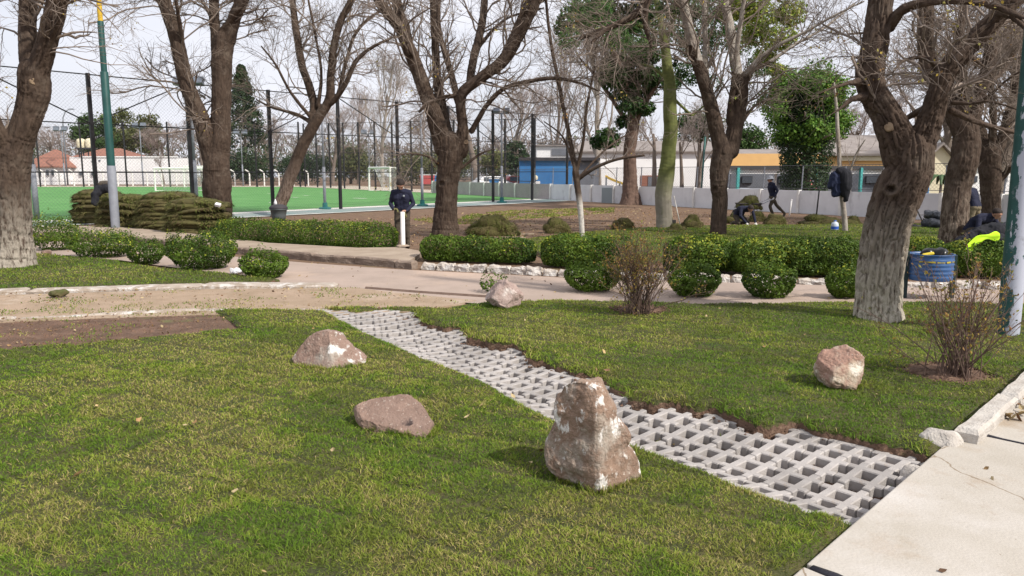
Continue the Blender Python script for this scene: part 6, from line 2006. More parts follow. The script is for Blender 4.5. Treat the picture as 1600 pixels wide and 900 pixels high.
# far wooded skyline: one mass
rng = np.random.default_rng(420)
n = 60000
x = rng.uniform(-260, 260, n); y = rng.uniform(165, 215, n)
hh = 5 + 9 * fbm(np.stack([x / 22, y / 60], -1), 421, 4)
z = hh * rng.uniform(0, 1, n) ** 0.75
g = fbm(np.stack([x / 18, y / 18], -1), 425, 2)
pal_ = np.array([[0.28, 0.24, 0.22], [0.23, 0.20, 0.175], [0.10, 0.12, 0.06], [0.14, 0.155, 0.08]])
i = np.where(g > 0.56, rng.integers(2, 4, n), rng.integers(0, 2, n))
nn = rng.normal(size=(n, 3)) * np.array([1, 1, 0.25])
V, F = leaf_quads(np.stack([x, y, z + zt(y)], -1), nn, rng.uniform(0.7, 1.9, n), rng, 0.16)
tag(link('far_wood', np_mesh('far_wood', V, F, [dull_leaf_m], np.repeat(pal_[i] * rng.uniform(0.7, 1.2, (n, 1)), 4, 0))), 'grey and green wooded skyline behind everything', 'wood', None, 'stuff')

# ================================================================== VEHICLES AND THINGS BEHIND THE WALL
def car(label, u, v, Y, rz, L, m, h=1.45):
    c = P(u, v, Y); z = float(zt(Y))
    root = thing('parked_car', label, 'car', (c[0], Y, z), rz)
    w = 1.7
    prof = [(-L / 2, 0.35), (-L / 2, 0.85), (-L * 0.28, 0.95), (-L * 0.15, h), (L * 0.25, h), (L * 0.42, 0.95), (L / 2, 0.9), (L / 2, 0.35)]
    k = len(prof)
    V = [(x, -w / 2 + (0.16 if zz > 1 else 0), zz) for x, zz in prof] + [(x, w / 2 - (0.16 if zz > 1 else 0), zz) for x, zz in prof]
    bm = bmesh.new(); vv = [bm.verts.new(p) for p in V]
    bm.faces.new(vv[:k][::-1]); bm.faces.new(vv[k:])
    for i in range(k): bm.faces.new([vv[i], vv[(i + 1) % k], vv[k + (i + 1) % k], vv[k + i]])
    bmesh.ops.recalc_face_normals(bm, faces=bm.faces); bmesh.ops.bevel(bm, geom=bm.edges[:], offset=0.06, segments=2, affect='EDGES')
    me = bpy.data.meshes.new('body'); bm.to_mesh(me); bm.free(); me.materials.append(m); link('body', me, root)
    for s in (-1, 1):
        mb = MB(); mb.box((0.05 * L, s * (w / 2 - 0.055), (0.95 + h) / 2), (L * 0.40, 0.05, (h - 0.95) * 0.72), 0, 0, s * 0.30); mb.build('side_window', glass_m, root)
        for x in (-L * 0.31, L * 0.31):
            mb = MB(); mb.lathe((x, s * (w / 2 - 0.1), 0.32), [(0.001, -0.11), (0.31, -0.11), (0.32, 0), (0.31, 0.11), (0.001, 0.11)], 16, (0, 1, 0)); wh = mb.build('wheel', dark_m, root, True)
            mb = MB(); mb.lathe((x, s * (w / 2 + 0.02), 0.32), [(0.001, -0.01), (0.18, -0.01), (0.18, 0.01), (0.001, 0.01)], 12, (0, 1, 0)); mb.build('rim', grey_pole_m, wh, True)
    return root
car_white = mat('white_car_paint', (0.72, 0.72, 0.73), rough=0.25, spec=0.5)
car_red = mat('red_car_paint', (0.42, 0.05, 0.05), rough=0.25, spec=0.5)
car('white car roof showing over the wall, left of the man with the wheelbarrow', 1180, 300, 42, 0.1, 4.2, car_white, 1.42).location.z = -0.33
car('white car behind the grey wall, left of the blue shed', 762, 296, 68, 0.4, 4.2, car_white)
car('red car behind the grey wall, right against the blue shed', 803, 296, 70, 0.3, 4.0, car_red)
def tray(label, u, v, Y, m, w=1.5, h=1.1):
    c = P(u, v, Y); root = thing('skip_bin', label, 'waste container', (c[0], Y, float(zt(Y))))
    z1 = P(u, v, Y)[2] - float(zt(Y))
    mb = MB(); mb.box((0, 0, z1 - h / 2), (w, 0.9, h), taper=1.12); mb.build('body', m, root, bevel=0.03)
    mb = MB(); mb.box((0, 0, z1 + 0.05), (w * 1.16, 1.06, 0.09)); mb.build('lid', white_paint, root, bevel=0.03)
    for s in (-1, 1):
        mb = MB(); mb.box((s * w * 0.4, 0, (z1 - h) / 2), (0.09, 0.5, z1 - h + 0.1)); mb.build('leg', dark_m, root)
red_m = mat('red_plastic', (0.55, 0.10, 0.10), (0.45, 0.09, 0.09), 0.5, 2)
tray('red container with a pale lid behind the pitch, left of the thick middle trunk', 668, 274, 88, red_m, 1.5, 1.0)
tray('blue container beside the red one, left of the thick middle trunk', 679.5, 274, 88.3, blue_m, 0.8, 1.0)
tray('blue container behind the grey wall, right of the thick middle trunk', 772, 280, 66, blue_m, 0.75, 0.6)
c = P(958, 300, 60)
sl_ = thing('slide', 'yellow curved playground slide behind the white wall', 'slide', (c[0], 60, float(zt(60))))
z0, z1 = P(958, 290, 60)[2] - float(zt(60)), P(958, 277, 60)[2] - float(zt(60))
V, F = [], []
for i, t in enumerate(np.linspace(0, 1, 9)):
    x = -0.6 + 1.5 * t; z = z1 - (z1 - z0) * (t ** 0.8)
    V += [(x, -0.3, z + 0.16), (x, -0.25, z), (x, 0.25, z), (x, 0.3, z + 0.16)]
for i in range(8):
    for k in range(3): F.append([i * 4 + k, i * 4 + k + 1, i * 4 + 4 + k + 1, i * 4 + 4 + k])
o = link('chute', np_mesh('chute', np.array(V, float), np.array(F), [mat('yellow_plastic', (0.62, 0.40, 0.08), rough=0.4)]), sl_)
sd = o.modifiers.new('thick', 'SOLIDIFY'); sd.thickness = 0.05
for x in (-0.55, 0.5):
    for s in (-0.25, 0.25):
        mb = MB(); mb.tube([(x, s, 0), (x, s, z1 if x < 0 else z0 + 0.3)], 0.035, 6); mb.build('leg', grey_pole_m, sl_)
# little red-roofed play house
c = P(1258, 300, 43)
ph = thing('playhouse', 'small playhouse with red roof behind the wall, under the ivy-clad tree', 'playhouse', (c[0] + 0.2, 43, float(zt(43))))
za, zb = P(1258, 295, 43)[2] - float(zt(43)), P(1258, 281, 43)[2] - float(zt(43))
mb = MB(); mb.box((0, 0, za / 2), (0.5, 0.5, za)); mb.build('wall', white_paint, ph)
mb = MB(); mb.box((0, 0, (za + zb) / 2), (0.75, 0.7, zb - za), taper=0.15); mb.build('roof', red_m, ph)
# ================================================================== SOD STACKS
sod_m = mat('turf_slab', (1, 1, 1), (0.55, 0.55, 0.55), 0.95, 9, 8, 0.02, 35, attr=True)
def slab_mesh(w, d, th, seed, green, sag=0.05, fringe=800, bl=0.075):
    rng = np.random.default_rng(seed)
    n = 30
    a = np.linspace(0, 2 * np.pi, n, endpoint=False)
    sq = lambda t: np.sign(t) * np.abs(t) ** 0.55
    ox, oy = sq(np.cos(a)) * w / 2, sq(np.sin(a)) * d / 2
    wob = 1 + 0.22 * (fbm(np.stack([np.cos(a), np.sin(a)], -1) * 2.2 + seed, 3, 3) - 0.5) * 2
    rings = []
    for f, z, dz in ((0.96, 0.0, -sag), (1.03, th * 0.35, -sag), (1.02, th * 0.75, -sag), (0.95, th, -sag * 0.8), (0.7, th * 1.06, -sag * 0.25), (0.35, th * 1.08, 0)):
        zz = np.full(n, z + dz) + (fbm(np.stack([np.cos(a) * 3, np.sin(a) * 3, np.full(n, z * 9 + seed)], -1), 6, 2) - 0.5) * th * 0.9 * (f > 0.6)
        rings.append(np.stack([ox * f * wob, oy * f * wob, zz], -1))
    V = np.concatenate(rings + [np.array([[0, 0, th * 1.08]])])
    F = [[i * n + k, i * n + (k + 1) % n, (i + 1) * n + (k + 1) % n, (i + 1) * n + k] for i in range(5) for k in range(n)]
    T = [[5 * n + k, 5 * n + (k + 1) % n, 6 * n] for k in range(n)]
    brown = np.array([0.105, 0.072, 0.042]); mossy = np.array([0.10, 0.095, 0.028]); grn = np.array([0.105, 0.115, 0.028])
    f = fbm(V * 5 + seed, 9, 3)[:, None]
    c = brown * (1 - f) + mossy * f
    g = np.clip(f * 2.2 - 0.7, 0, 1) * green
    c = c * (1 - g) + grn * g
    # fringe of grass hanging over the rim
    ii = rng.integers(0, n, fringe); jj = rng.choice([1, 2, 3, 4, 5], fringe, p=[0.3, 0.35, 0.25, 0.1, 0] if green < 0.9 else [0.2, 0.25, 0.2, 0.2, 0.15])
    p = V[jj * n + ii] + rng.normal(0, 0.02, (fringe, 3)) * np.array([1, 1, 0.4])
    out = p * np.array([1, 1, 0]); out /= np.linalg.norm(out, axis=1, keepdims=True) + 1e-6
    L = bl * rng.uniform(0.5, 1.3, fringe)
    tip = p + out * (L * 0.8)[:, None] + np.stack([rng.normal(0, 0.02, fringe), rng.normal(0, 0.02, fringe), rng.normal(-0.022, 0.03, fringe)], -1)
    sd = np.cross(out, [0, 0, 1.0]) * 0.006 * 1.3
    B = np.stack([p - sd, p + sd, tip], 1).reshape(-1, 3)
    m0 = len(V)
    T = np.concatenate([np.array(T), m0 + np.arange(fringe * 3).reshape(-1, 3)])
    bc = np.where(rng.random((fringe, 1)) < 0.35 + 0.45 * green, np.array([[0.12, 0.135, 0.03]]), np.array([[0.20, 0.165, 0.07]])) * rng.uniform(0.6, 1.2, (fringe, 1))
    return np_mesh('turf_slab', np.concatenate([V, B]), [np.array(F), T], [sod_m], np.concatenate([c, np.repeat(bc, 3, 0)]), smooth=True)
SLABS = [slab_mesh(1.0, 1.0, 0.085, 500 + k, 0.25 + 0.12 * (k % 4), 0.035) for k in range(7)]
TOPS = [slab_mesh(1.0, 1.0, 0.085, 520 + k, 1.0, 0.09, 1300) for k in range(3)]
def sod_stack(label, u0, u1, vtop, vbase, depth, seed, lean=0.0, drop=0.0):
    rng = np.random.default_rng(seed)
    a, b = G(u0, vbase), G(u1, vbase)
    Y = (a[1] + b[1]) / 2
    w = b[0] - a[0]
    H_ = P((u0 + u1) / 2, vtop, Y)[2]
    c = (a + b) / 2
    root = thing('sod_stack', label, 'sod stack', (c[0], c[1] + depth / 2, 0.02), 0, 'stacks of cut turf by the pavement')
    n = int(H_ / 0.092)
    for k in range(n):
        f = k / (n - 1)
        me = TOPS[k % 3] if k >= n - 2 else SLABS[int(rng.integers(0, 7))]
        o = link('turf_slab', me, root)
        sc = 1.0 - 0.16 * f ** 3 - 0.07 * rng.random()
        o.scale = (w * sc, depth * sc, 1.2)
        o.location = (rng.normal(0, 0.025) + lean * f * w, rng.normal(0, 0.02), 0.03 + k * (H_ - 0.07) / n)
        o.rotation_euler = (rng.normal(0, 0.03), drop * f + rng.normal(0, 0.045), rng.normal(0, 0.05) + (math.pi if rng.random() < 0.5 else 0))
    return root
sod_stack('leftmost stack of cut turf, with a bare earthy top', 107, 178, 296, 350, 1.2, 1)
sod_stack('stack of cut turf behind the green and yellow pole', 146, 222, 304, 358, 1.2, 2)
sod_stack('tall middle stack of cut turf with a green rounded top', 207, 298, 300, 361, 1.3, 3)
sod_stack('rightmost stack of cut turf, sagging down to the right, with a white card on it', 250, 346, 310, 367, 1.3, 4, 0.0, 0.10)
def sod_pile(label, u, v, wpx, hpx, seed, brown=0.3, n=4):
    g = G(u, v); s = g[1] / FPX; w, h = wpx * s, hpx * s
    rng = np.random.default_rng(seed)
    root = thing('sod_pile', label, 'sod pile', (g[0], g[1] + w * 0.3, g[2]), 0, 'small heaps of folded turf on the soil')
    for k in range(n):
        f = k / max(1, n - 1)
        me = TOPS[k % 3] if (k >= n - 2 and brown < 0.5) else SLABS[(seed + k) % 7]
        o = link('turf_slab', me, root)
        o.scale = (w * (1 - 0.42 * f ** 1.6) * rng.uniform(0.92, 1.05), w * 0.6 * (1 - 0.3 * f), h / n / 0.085 * 1.25)
        o.location = (rng.normal(0, 0.05) * w, 0, h * k / n + 0.03)
        o.rotation_euler = (rng.normal(0, 0.05), rng.normal(0, 0.07), rng.uniform(-0.3, 0.3) + math.pi * rng.integers(0, 2))
    return root
sod_pile('wide heap of folded turf behind the hedge, right beside the thick middle trunk', 770, 368, 80, 27, 31)
sod_pile('round heap of folded turf alone on the soil, left of the white stemmed sapling', 870, 364, 42, 20, 32)
sod_pile('low heap of turf showing its brown underside, left of the green bottle trunk', 975, 358, 36, 14, 33, 0.7, 3)
sod_pile('heap of turf at the foot of the green bottle trunk, by the spade', 1084, 358, 34, 19, 34)
sod_pile('flat ragged turf scraps right at the foot of the green bottle trunk', 1058, 362, 34, 9, 35, 0.3, 2)
sod_pile('brown upturned heap of turf in front of the walking man', 1215, 351, 36, 13, 36, 0.8, 3)
sod_pile('turf heap directly behind the kneeling man', 1150, 349, 26, 14, 37)
sod_pile('turf heap under the wheelbarrow', 1186, 346, 26, 13, 38)
sod_pile('long low turf heap behind the water jug and the stick with jackets', 1288, 351, 62, 12, 39, 0.3, 3)
sod_pile('turf scraps just right of the stick with jackets', 1335, 351, 30, 10, 40, 0.3, 2)

# ================================================================== PEOPLE
skin_m = mat('skin', (0.42, 0.24, 0.17), (0.36, 0.20, 0.14), 0.6, 20)
navy_m = mat('navy_sweater', (0.012, 0.014, 0.032), (0.018, 0.020, 0.042), 0.9, 14, 6, 0.006, 26)
khaki_m = mat('khaki_trousers', (0.075, 0.060, 0.045), (0.050, 0.040, 0.030), 0.9, 10, 6, 0.006, 22)
tan_m = mat('tan_trousers', (0.20, 0.165, 0.105), (0.15, 0.12, 0.08), 0.9, 10, 6, 0.006, 22)
boot_m = mat('work_boot', (0.035, 0.028, 0.024), (0.06, 0.05, 0.04), 0.8, 14)
hair_m = mat('dark_hair', (0.018, 0.013, 0.011), (0.03, 0.02, 0.017), 0.75, 40, bump=0.006, bscale=70)
glove_w = mat('white_glove', (0.62, 0.60, 0.57), (0.5, 0.48, 0.45), 0.85, 20)
glove_o = mat('olive_glove', (0.15, 0.14, 0.055), (0.11, 0.105, 0.045), 0.9, 20)
eye_m = mat('eye', (0.02, 0.015, 0.012), rough=0.2)
def lerp(a, b, t): return np.asarray(a, float) * (1 - t) + np.asarray(b, float) * t
def hand(w, d, n, mt, curl=0.5, side=1):
    """palm, four bent fingers of different length and a thumb"""
    d = np.asarray(d, float); d /= np.linalg.norm(d); n = np.asarray(n, float); n -= (n @ d) * d; n /= np.linalg.norm(n)
    s = np.cross(d, n) * side
    w = np.asarray(w, float)
    ch = [([w, w + d * 0.03, w + d * 0.085], [0.026, 0.030, 0.030], mt), ([w + d * 0.03 + s * 0.018, w + d * 0.085 + s * 0.024], [0.020, 0.018], mt), ([w + d * 0.03 - s * 0.018, w + d * 0.085 - s * 0.024], [0.020, 0.018], mt)]
    for k, (o, L) in enumerate(((0.031, 0.075), (0.011, 0.088), (-0.011, 0.082), (-0.031, 0.066))):
        p = w + d * 0.092 + s * o
        p1 = p + (d * math.cos(curl * 0.7) + n * math.sin(curl * 0.7)) * L * 0.5
        p2 = p1 + (d * math.cos(curl * 1.8) + n * math.sin(curl * 1.8)) * L * 0.5
        ch.append(([p, p1, p2], [0.0105, 0.010, 0.0085], mt))
    t0 = w + d * 0.03 + s * 0.03
    t1 = t0 + (d * 0.5 + s * 0.6 + n * 0.4) * 0.045
    ch.append(([t0, t1, t1 + (d * 0.75 + n * 0.6) * 0.032], [0.013, 0.0115, 0.009], mt))
    return ch
def person(label, loc, rz, J, top, legs, gl=(0, 0), boots=True, hair='short', voxel=0.0105, group='workers laying turf', hat=None):
    """J: joints in the person's own frame: x to its left hand side as seen, y backwards, z up. 0 skin 1 top 2 trousers 3 boots 4,5 gloves"""
    mats = [skin_m, top, legs, boot_m, glove_w, glove_o]
    j = {k: np.asarray(v, float) for k, v in J.items()}
    ch = []
    A = lambda pts, r, m: ch.append(([np.asarray(p, float) for p in pts], r, m))
    pel, che, nec, hd = j['pelvis'], j['chest'], j['neck'], j['head']
    mid = lerp(pel, che, 0.5) + j.get('bend', np.zeros(3))
    sx = (j['sl'] - j['sr']); sx /= np.linalg.norm(sx)
    for o in (-0.075, 0.0, 0.075):
        A([pel + sx * o, mid + sx * o * 0.95, che + sx * o * 1.25], [0.115, 0.112, 0.122], 1)
    A([j['sr'], lerp(j['sr'], j['sl'], 0.5) + (nec - che) * 0.12, j['sl']], [0.072, 0.085, 0.072], 1)
    A([che, lerp(che, nec, 0.85)], [0.10, 0.068], 1)
    A([pel + sx * -0.08 - np.array([0, 0, 0.03]), pel + sx * 0.08 - np.array([0, 0, 0.03])], [0.118, 0.118], 2)
    A([lerp(che, nec, 0.7), nec, lerp(nec, hd, 0.45)], [0.056, 0.054, 0.055], 0)
    for s in 'lr':
        A([j['h' + s], lerp(j['h' + s], j['k' + s], 0.5), j['k' + s]], [0.096, 0.086, 0.066], 2)
        A([j['k' + s], lerp(j['k' + s], j['a' + s], 0.35), j['a' + s]], [0.066, 0.066, 0.054], 2)
        t = j['t' + s]
        A([j['a' + s], j['a' + s] * np.array([1, 1, 0]) + np.array([0, 0, j['a' + s][2] - 0.05]), lerp(j['a' + s], t, 0.5) - np.array([0, 0, 0.045])], [0.052, 0.05, 0.047], 3)
        A([lerp(j['a' + s], t, 0.45) - np.array([0, 0, 0.04]), t], [0.047, 0.040], 3)
        A([j['s' + s], lerp(j['s' + s], j['e' + s], 0.5), j['e' + s]], [0.070, 0.060, 0.052], 1)
        A([j['e' + s], lerp(j['e' + s], j['w' + s], 0.6), j['w' + s]], [0.053, 0.046, 0.038], 1)
        g = gl[0 if s == 'l' else 1]
        hd_, hn, cu = j['hd' + s], j['hn' + s], J.get('curl', 0.6)
        w2 = j['w' + s] + hd_ / np.linalg.norm(hd_) * 0.015
        ch.extend(hand(w2, hd_, hn, g, cu, 1 if s == 'l' else -1))
    # head: skull, jaw, nose, ears
    f = j['face'] / np.linalg.norm(j['face']); upv = j.get('crown', np.array([0, 0, 1.0])); upv = upv - (upv @ f) * f; upv /= np.linalg.norm(upv); lat = np.cross(f, upv)
    A([hd - f * 0.035 + upv * 0.02, hd + f * 0.012 + upv * 0.022], [0.093, 0.086], 0)
    A([hd + f * 0.03 - upv * 0.03, hd + f * 0.045 - upv * 0.082], [0.062, 0.040], 0)
    A([hd + f * 0.088 + upv * 0.012, hd + f * 0.112 - upv * 0.03], [0.011, 0.016], 0)
    for s in (-1, 1): A([hd + lat * s * 0.083 + upv * 0.008, hd + lat * s * 0.084 - upv * 0.03], [0.016, 0.012], 0)
    A([hd + f * 0.086 + upv * 0.036 - lat * 0.034, hd + f * 0.086 + upv * 0.036 + lat * 0.034], [0.014, 0.014], 0)
    A([hd + f * 0.082 - upv * 0.058 - lat * 0.016, hd + f * 0.082 - upv * 0.058 + lat * 0.016], [0.009, 0.009], 0)
    V, F = fuse([(p, r) for p, r, m in ch], voxel, 3, 0.5)
    # clothing folds
    fq = np.concatenate([q.reshape(len(q), -1)[:, :3] for q in F])
    cen = V[fq].mean(1)
    best = np.full(len(cen), 1e9); mi = np.zeros(len(cen), int)
    for p, r, m in ch:
        for a in range(len(p) - 1):
            ab_ = p[a + 1] - p[a]; L2 = ab_ @ ab_ + 1e-9
            t = np.clip((cen - p[a]) @ ab_ / L2, 0, 1)
            d = np.linalg.norm(cen - p[a] - t[:, None] * ab_, axis=1) - (r[a] * (1 - t) + r[a + 1] * t)
            d = d + (0.012 if m == 0 else 0.0) * (m == 0)
            k = d < best; best[k] = d[k]; mi[k] = m
    N = vnormals(V, F)
    vm = np.zeros(len(V)); vm[fq.ravel()] = np.repeat(((mi == 1) | (mi == 2)).astype(float), 3)
    V = V + N * (vm * (0.026 * (fbm(V * np.array([9, 9, 16]), 3, 3) - 0.5)))[:, None]
    root = thing('person', label, 'person', loc, rz, group)
    body = link('body', np_mesh('body', V, F, mats, smooth=True, mat_index=mi), root)
    for s in (-1, 1):
        mb = MB(); mb.lathe(hd + f * 0.082 + upv * 0.012 + lat * s * 0.032, [(0.001, -0.008), (0.010, 0), (0.001, 0.008)], 8, f); mb.build('eye', eye_m, root, True)
    # hair: a cap of its own
    bm = bmesh.new(); bmesh.ops.create_icosphere(bm, subdivisions=4, radius=1)
    H_ = np.array([v.co[:] for v in bm.verts]); HF = np.array([[v.index for v in q.verts] for q in bm.faces]); bm.free()
    W_ = hd - f * 0.018 + upv * 0.03 + H_ @ np.stack([lat * 0.102, f * 0.115, upv * 0.098])
    W_ += (H_ @ np.stack([lat, f, upv])) * (fbm(H_ * 7, 5, 3) - 0.5)[:, None] * 0.014
    keep = (H_[:, 2] > -0.45 + 0.95 * np.clip(H_[:, 1], -0.3, 1) + 0.12 * (vnoise(H_ * 6, 2) - 0.5))
    HF = HF[keep[HF].all(1)]
    if hat is None:
        link('hair', np_mesh('hair', W_, HF, [hair_m], smooth=True), root)
    else:
        link('hair', np_mesh('hair', W_ - upv * 0.012, HF, [hair_m], smooth=True), root)
        mb = MB(); mb.lathe(hd + upv * 0.052 - f * 0.01, [(0.172, -0.035), (0.168, -0.018), (0.112, 0.004), (0.108, 0.055), (0.085, 0.088), (0.04, 0.098), (0.001, 0.10)], 22, upv)
        o = mb.build('bucket_hat', hat, root, True); sd = o.modifiers.new('t', 'SOLIDIFY'); sd.thickness = 0.006
    return root
# the man with the white post, facing the camera, head bowed
gm = G(629, 387)
p1 = person('man in a navy sweater with head bowed, holding the top of a white post', (gm[0], gm[1], gm[2]), 0, dict(
    pelvis=(0, 0.06, 0.88), chest=(0, -0.01, 1.22), neck=(0, -0.07, 1.40), head=(0.005, -0.155, 1.515), face=(0, -0.62, -0.79), crown=(0, -0.35, 0.6),
    sl=(0.185, -0.03, 1.325), sr=(-0.185, -0.03, 1.325), el=(0.275, 0.03, 1.06), er=(-0.275, 0.03, 1.06), wl=(0.15, -0.20, 0.90), wr=(-0.17, -0.20, 0.945),
    hdl=np.array((-0.75, -0.45, -0.1)), hdr=np.array((0.85, -0.45, -0.15)), hnl=np.array((0, -0.3, -1.0)), hnr=np.array((0, -0.3, -1.0)),
    hl=(0.095, 0.05, 0.85), hr=(-0.095, 0.05, 0.85), kl=(0.115, 0.02, 0.47), kr=(-0.115, 0.0, 0.47), al=(0.125, 0.06, 0.10), ar=(-0.13, 0.04, 0.10), tl=(0.155, -0.12, 0.045), tr=(-0.165, -0.13, 0.045), curl=0.75),
    navy_m, khaki_m, gl=(0, 5))
# folded spare glove in his other hand and the small emblem on the chest
V, F = fuse([([np.array([0.10, -0.31, 0.86]), np.array([0.13, -0.32, 0.79]), np.array([0.12, -0.31, 0.735])], [0.03, 0.033, 0.02]), ([np.array([0.13, -0.32, 0.80]), np.array([0.165, -0.32, 0.755])], [0.018, 0.013])], 0.01, 2)
tag(link('glove', np_mesh('glove', V + np.array(p1.location), F, [glove_o], smooth=True)), 'limp olive work glove hanging from the bowed man’s bare hand', 'glove')
mb = MB(); mb.lathe((0.075, -0.150, 1.245), [(0.001, 0), (0.026, 0.0), (0.026, 0.006), (0.012, 0.010), (0.001, 0.010)], 10, (0.05, -1, 0.12)); mb.build('emblem', mat('badge_grey', (0.22, 0.24, 0.26), rough=0.7), p1, True)
gp = G(630, 391)
wp = thing('white_post', 'slim white painted post standing before the bowed man', 'post', (gp[0], gp[1], 0.0))
hz = P(630, 331, gp[1])[2]
mb = MB(); mb.lathe((0, 0, 0), [(0.052, -0.1), (0.052, hz - 0.01), (0.042, hz), (0.001, hz)], 14); mb.build('shaft', white_paint, wp, True)
mb = MB(); mb.lathe((0, 0, 0), [(0.16, 0.10), (0.12, 0.125), (0.062, 0.135)], 12); mb.build('mortar', walk_m, wp)
# kneeling man, bent to the ground, facing the camera
gk = G(1166, 353)
person('kneeling man in navy with white gloves, bending over the turf edge', (gk[0], gk[1] + 0.25, gk[2]), 0.12, dict(
    pelvis=(-0.10, 0.30, 0.36), chest=(0.0, -0.02, 0.58), bend=(0, 0.0, 0.10), neck=(0.05, -0.17, 0.60), head=(0.08, -0.29, 0.60), face=(0.15, -0.55, -0.8),
    sl=(0.20, -0.09, 0.60), sr=(-0.18, -0.09, 0.60), el=(0.25, -0.20, 0.36), er=(-0.24, -0.22, 0.34), wl=(0.26, -0.33, 0.13), wr=(-0.08, -0.36, 0.12),
    hdl=np.array((0.1, -0.5, -0.75)), hdr=np.array((0.2, -0.5, -0.7)), hnl=np.array((0, -0.7, -0.3)), hnr=np.array((0, -0.7, -0.3)),
    hl=(0.0, 0.28, 0.33), hr=(-0.2, 0.28, 0.33), kl=(0.12, -0.04, 0.09), kr=(-0.22, -0.02, 0.09), al=(0.06, 0.38, 0.09), ar=(-0.24, 0.40, 0.09), tl=(0.06, 0.52, 0.05), tr=(-0.25, 0.54, 0.05)),
    navy_m, khaki_m, gl=(4, 4), voxel=0.012)
# man walking left behind the wheelbarrow
gw = G(1205, 340)
pw = person('man in navy and a pale bucket hat, walking left with the wheelbarrow', (gw[0], gw[1], gw[2]), -math.pi / 2 + 0.1, dict(
    pelvis=(0, 0.03, 0.90), chest=(0, -0.06, 1.26), neck=(0, -0.09, 1.46), head=(0, -0.13, 1.585), face=(0, -1, -0.12),
    sl=(0.19, -0.06, 1.39), sr=(-0.19, -0.06, 1.39), el=(0.25, 0.10, 1.12), er=(-0.25, 0.10, 1.12), wl=(0.24, -0.02, 0.86), wr=(-0.24, 0.0, 0.86),
    hdl=np.array((0, -0.45, -0.85)), hdr=np.array((0, -0.45, -0.85)), hnl=np.array((-0.3, -0.8, 0.2)), hnr=np.array((0.3, -0.8, 0.2)),
    hl=(0.095, 0.03, 0.87), hr=(-0.095, 0.03, 0.87), kl=(0.10, -0.12, 0.48), kr=(-0.10, 0.26, 0.50), al=(0.10, 0.03, 0.10), ar=(-0.10, 0.62, 0.17), tl=(0.10, -0.14, 0.05), tr=(-0.10, 0.54, 0.045)),
    navy_m, khaki_m, gl=(4, 4), hat=mat('pale_hat', (0.42, 0.43, 0.46), (0.25, 0.27, 0.30), 0.85, 22), voxel=0.012)
# bowed man behind the trunk, seen from the side and behind
g4 = G(1515, 372)
person('bowed man in navy and tan trousers, half hidden by the straight trunk', (g4[0] + 0.40, g4[1] + 0.6, g4[2]), math.pi + 0.5, dict(
    pelvis=(0, 0.05, 0.86), chest=(0, -0.08, 1.20), neck=(0, -0.20, 1.36), head=(0, -0.30, 1.43), face=(0, -0.6, -0.8), crown=(0, -0.5, 0.6),
    sl=(0.19, -0.12, 1.30), sr=(-0.19, -0.12, 1.30), el=(0.26, -0.10, 1.02), er=(-0.26, -0.10, 1.02), wl=(0.25, -0.22, 0.80), wr=(-0.25, -0.2, 0.78),
    hdl=np.array((0, -0.3, -0.9)), hdr=np.array((0, -0.3, -0.9)), hnl=np.array((-0.8, -0.3, 0)), hnr=np.array((0.8, -0.3, 0)),
    hl=(0.095, 0.05, 0.83), hr=(-0.095, 0.05, 0.83), kl=(0.11, 0.0, 0.46), kr=(-0.11, 0.02, 0.46), al=(0.11, 0.05, 0.10), ar=(-0.12, 0.06, 0.10), tl=(0.12, -0.14, 0.05), tr=(-0.13, -0.12, 0.05)),
    navy_m, tan_m, gl=(4, 4), voxel=0.012)
# crouching man at the right
g5 = G(1552, 392)
person('crouching dark-haired man in navy behind the hedge with the yellow vest', (g5[0] + 0.05, g5[1] + 0.5, g5[2]), 0.25, dict(
    pelvis=(-0.12, 0.28, 0.42), chest=(-0.02, 0.0, 0.72), bend=(0, 0.02, 0.08), neck=(0.07, -0.10, 0.80), head=(0.12, -0.21, 0.84), face=(0.2, -0.75, -0.5),
    sl=(0.20, -0.04, 0.76), sr=(-0.20, -0.02, 0.76), el=(0.30, -0.12, 0.50), er=(-0.30, -0.12, 0.50), wl=(0.22, -0.34, 0.34), wr=(-0.15, -0.36, 0.34),
    hdl=np.array((-0.2, -0.6, -0.6)), hdr=np.array((0.2, -0.6, -0.6)), hnl=np.array((0, -0.6, -0.3)), hnr=np.array((0, -0.6, -0.3)),
    hl=(-0.03, 0.25, 0.40), hr=(-0.21, 0.25, 0.40), kl=(0.16, -0.16, 0.48), kr=(-0.26, -0.14, 0.46), al=(0.10, 0.10, 0.10), ar=(-0.24, 0.12, 0.10), tl=(0.14, -0.08, 0.05), tr=(-0.26, -0.06, 0.05)),
    navy_m, khaki_m, gl=(0, 0), voxel=0.012)
# ================================================================== TOOLS AND SMALL THINGS
steel_m = mat('dark_steel', (0.045, 0.045, 0.05), (0.08, 0.07, 0.065), 0.5, 8, metal=0.4)
wood_m = mat('tool_handle', (0.40, 0.33, 0.25), (0.30, 0.24, 0.17), 0.8, 9)
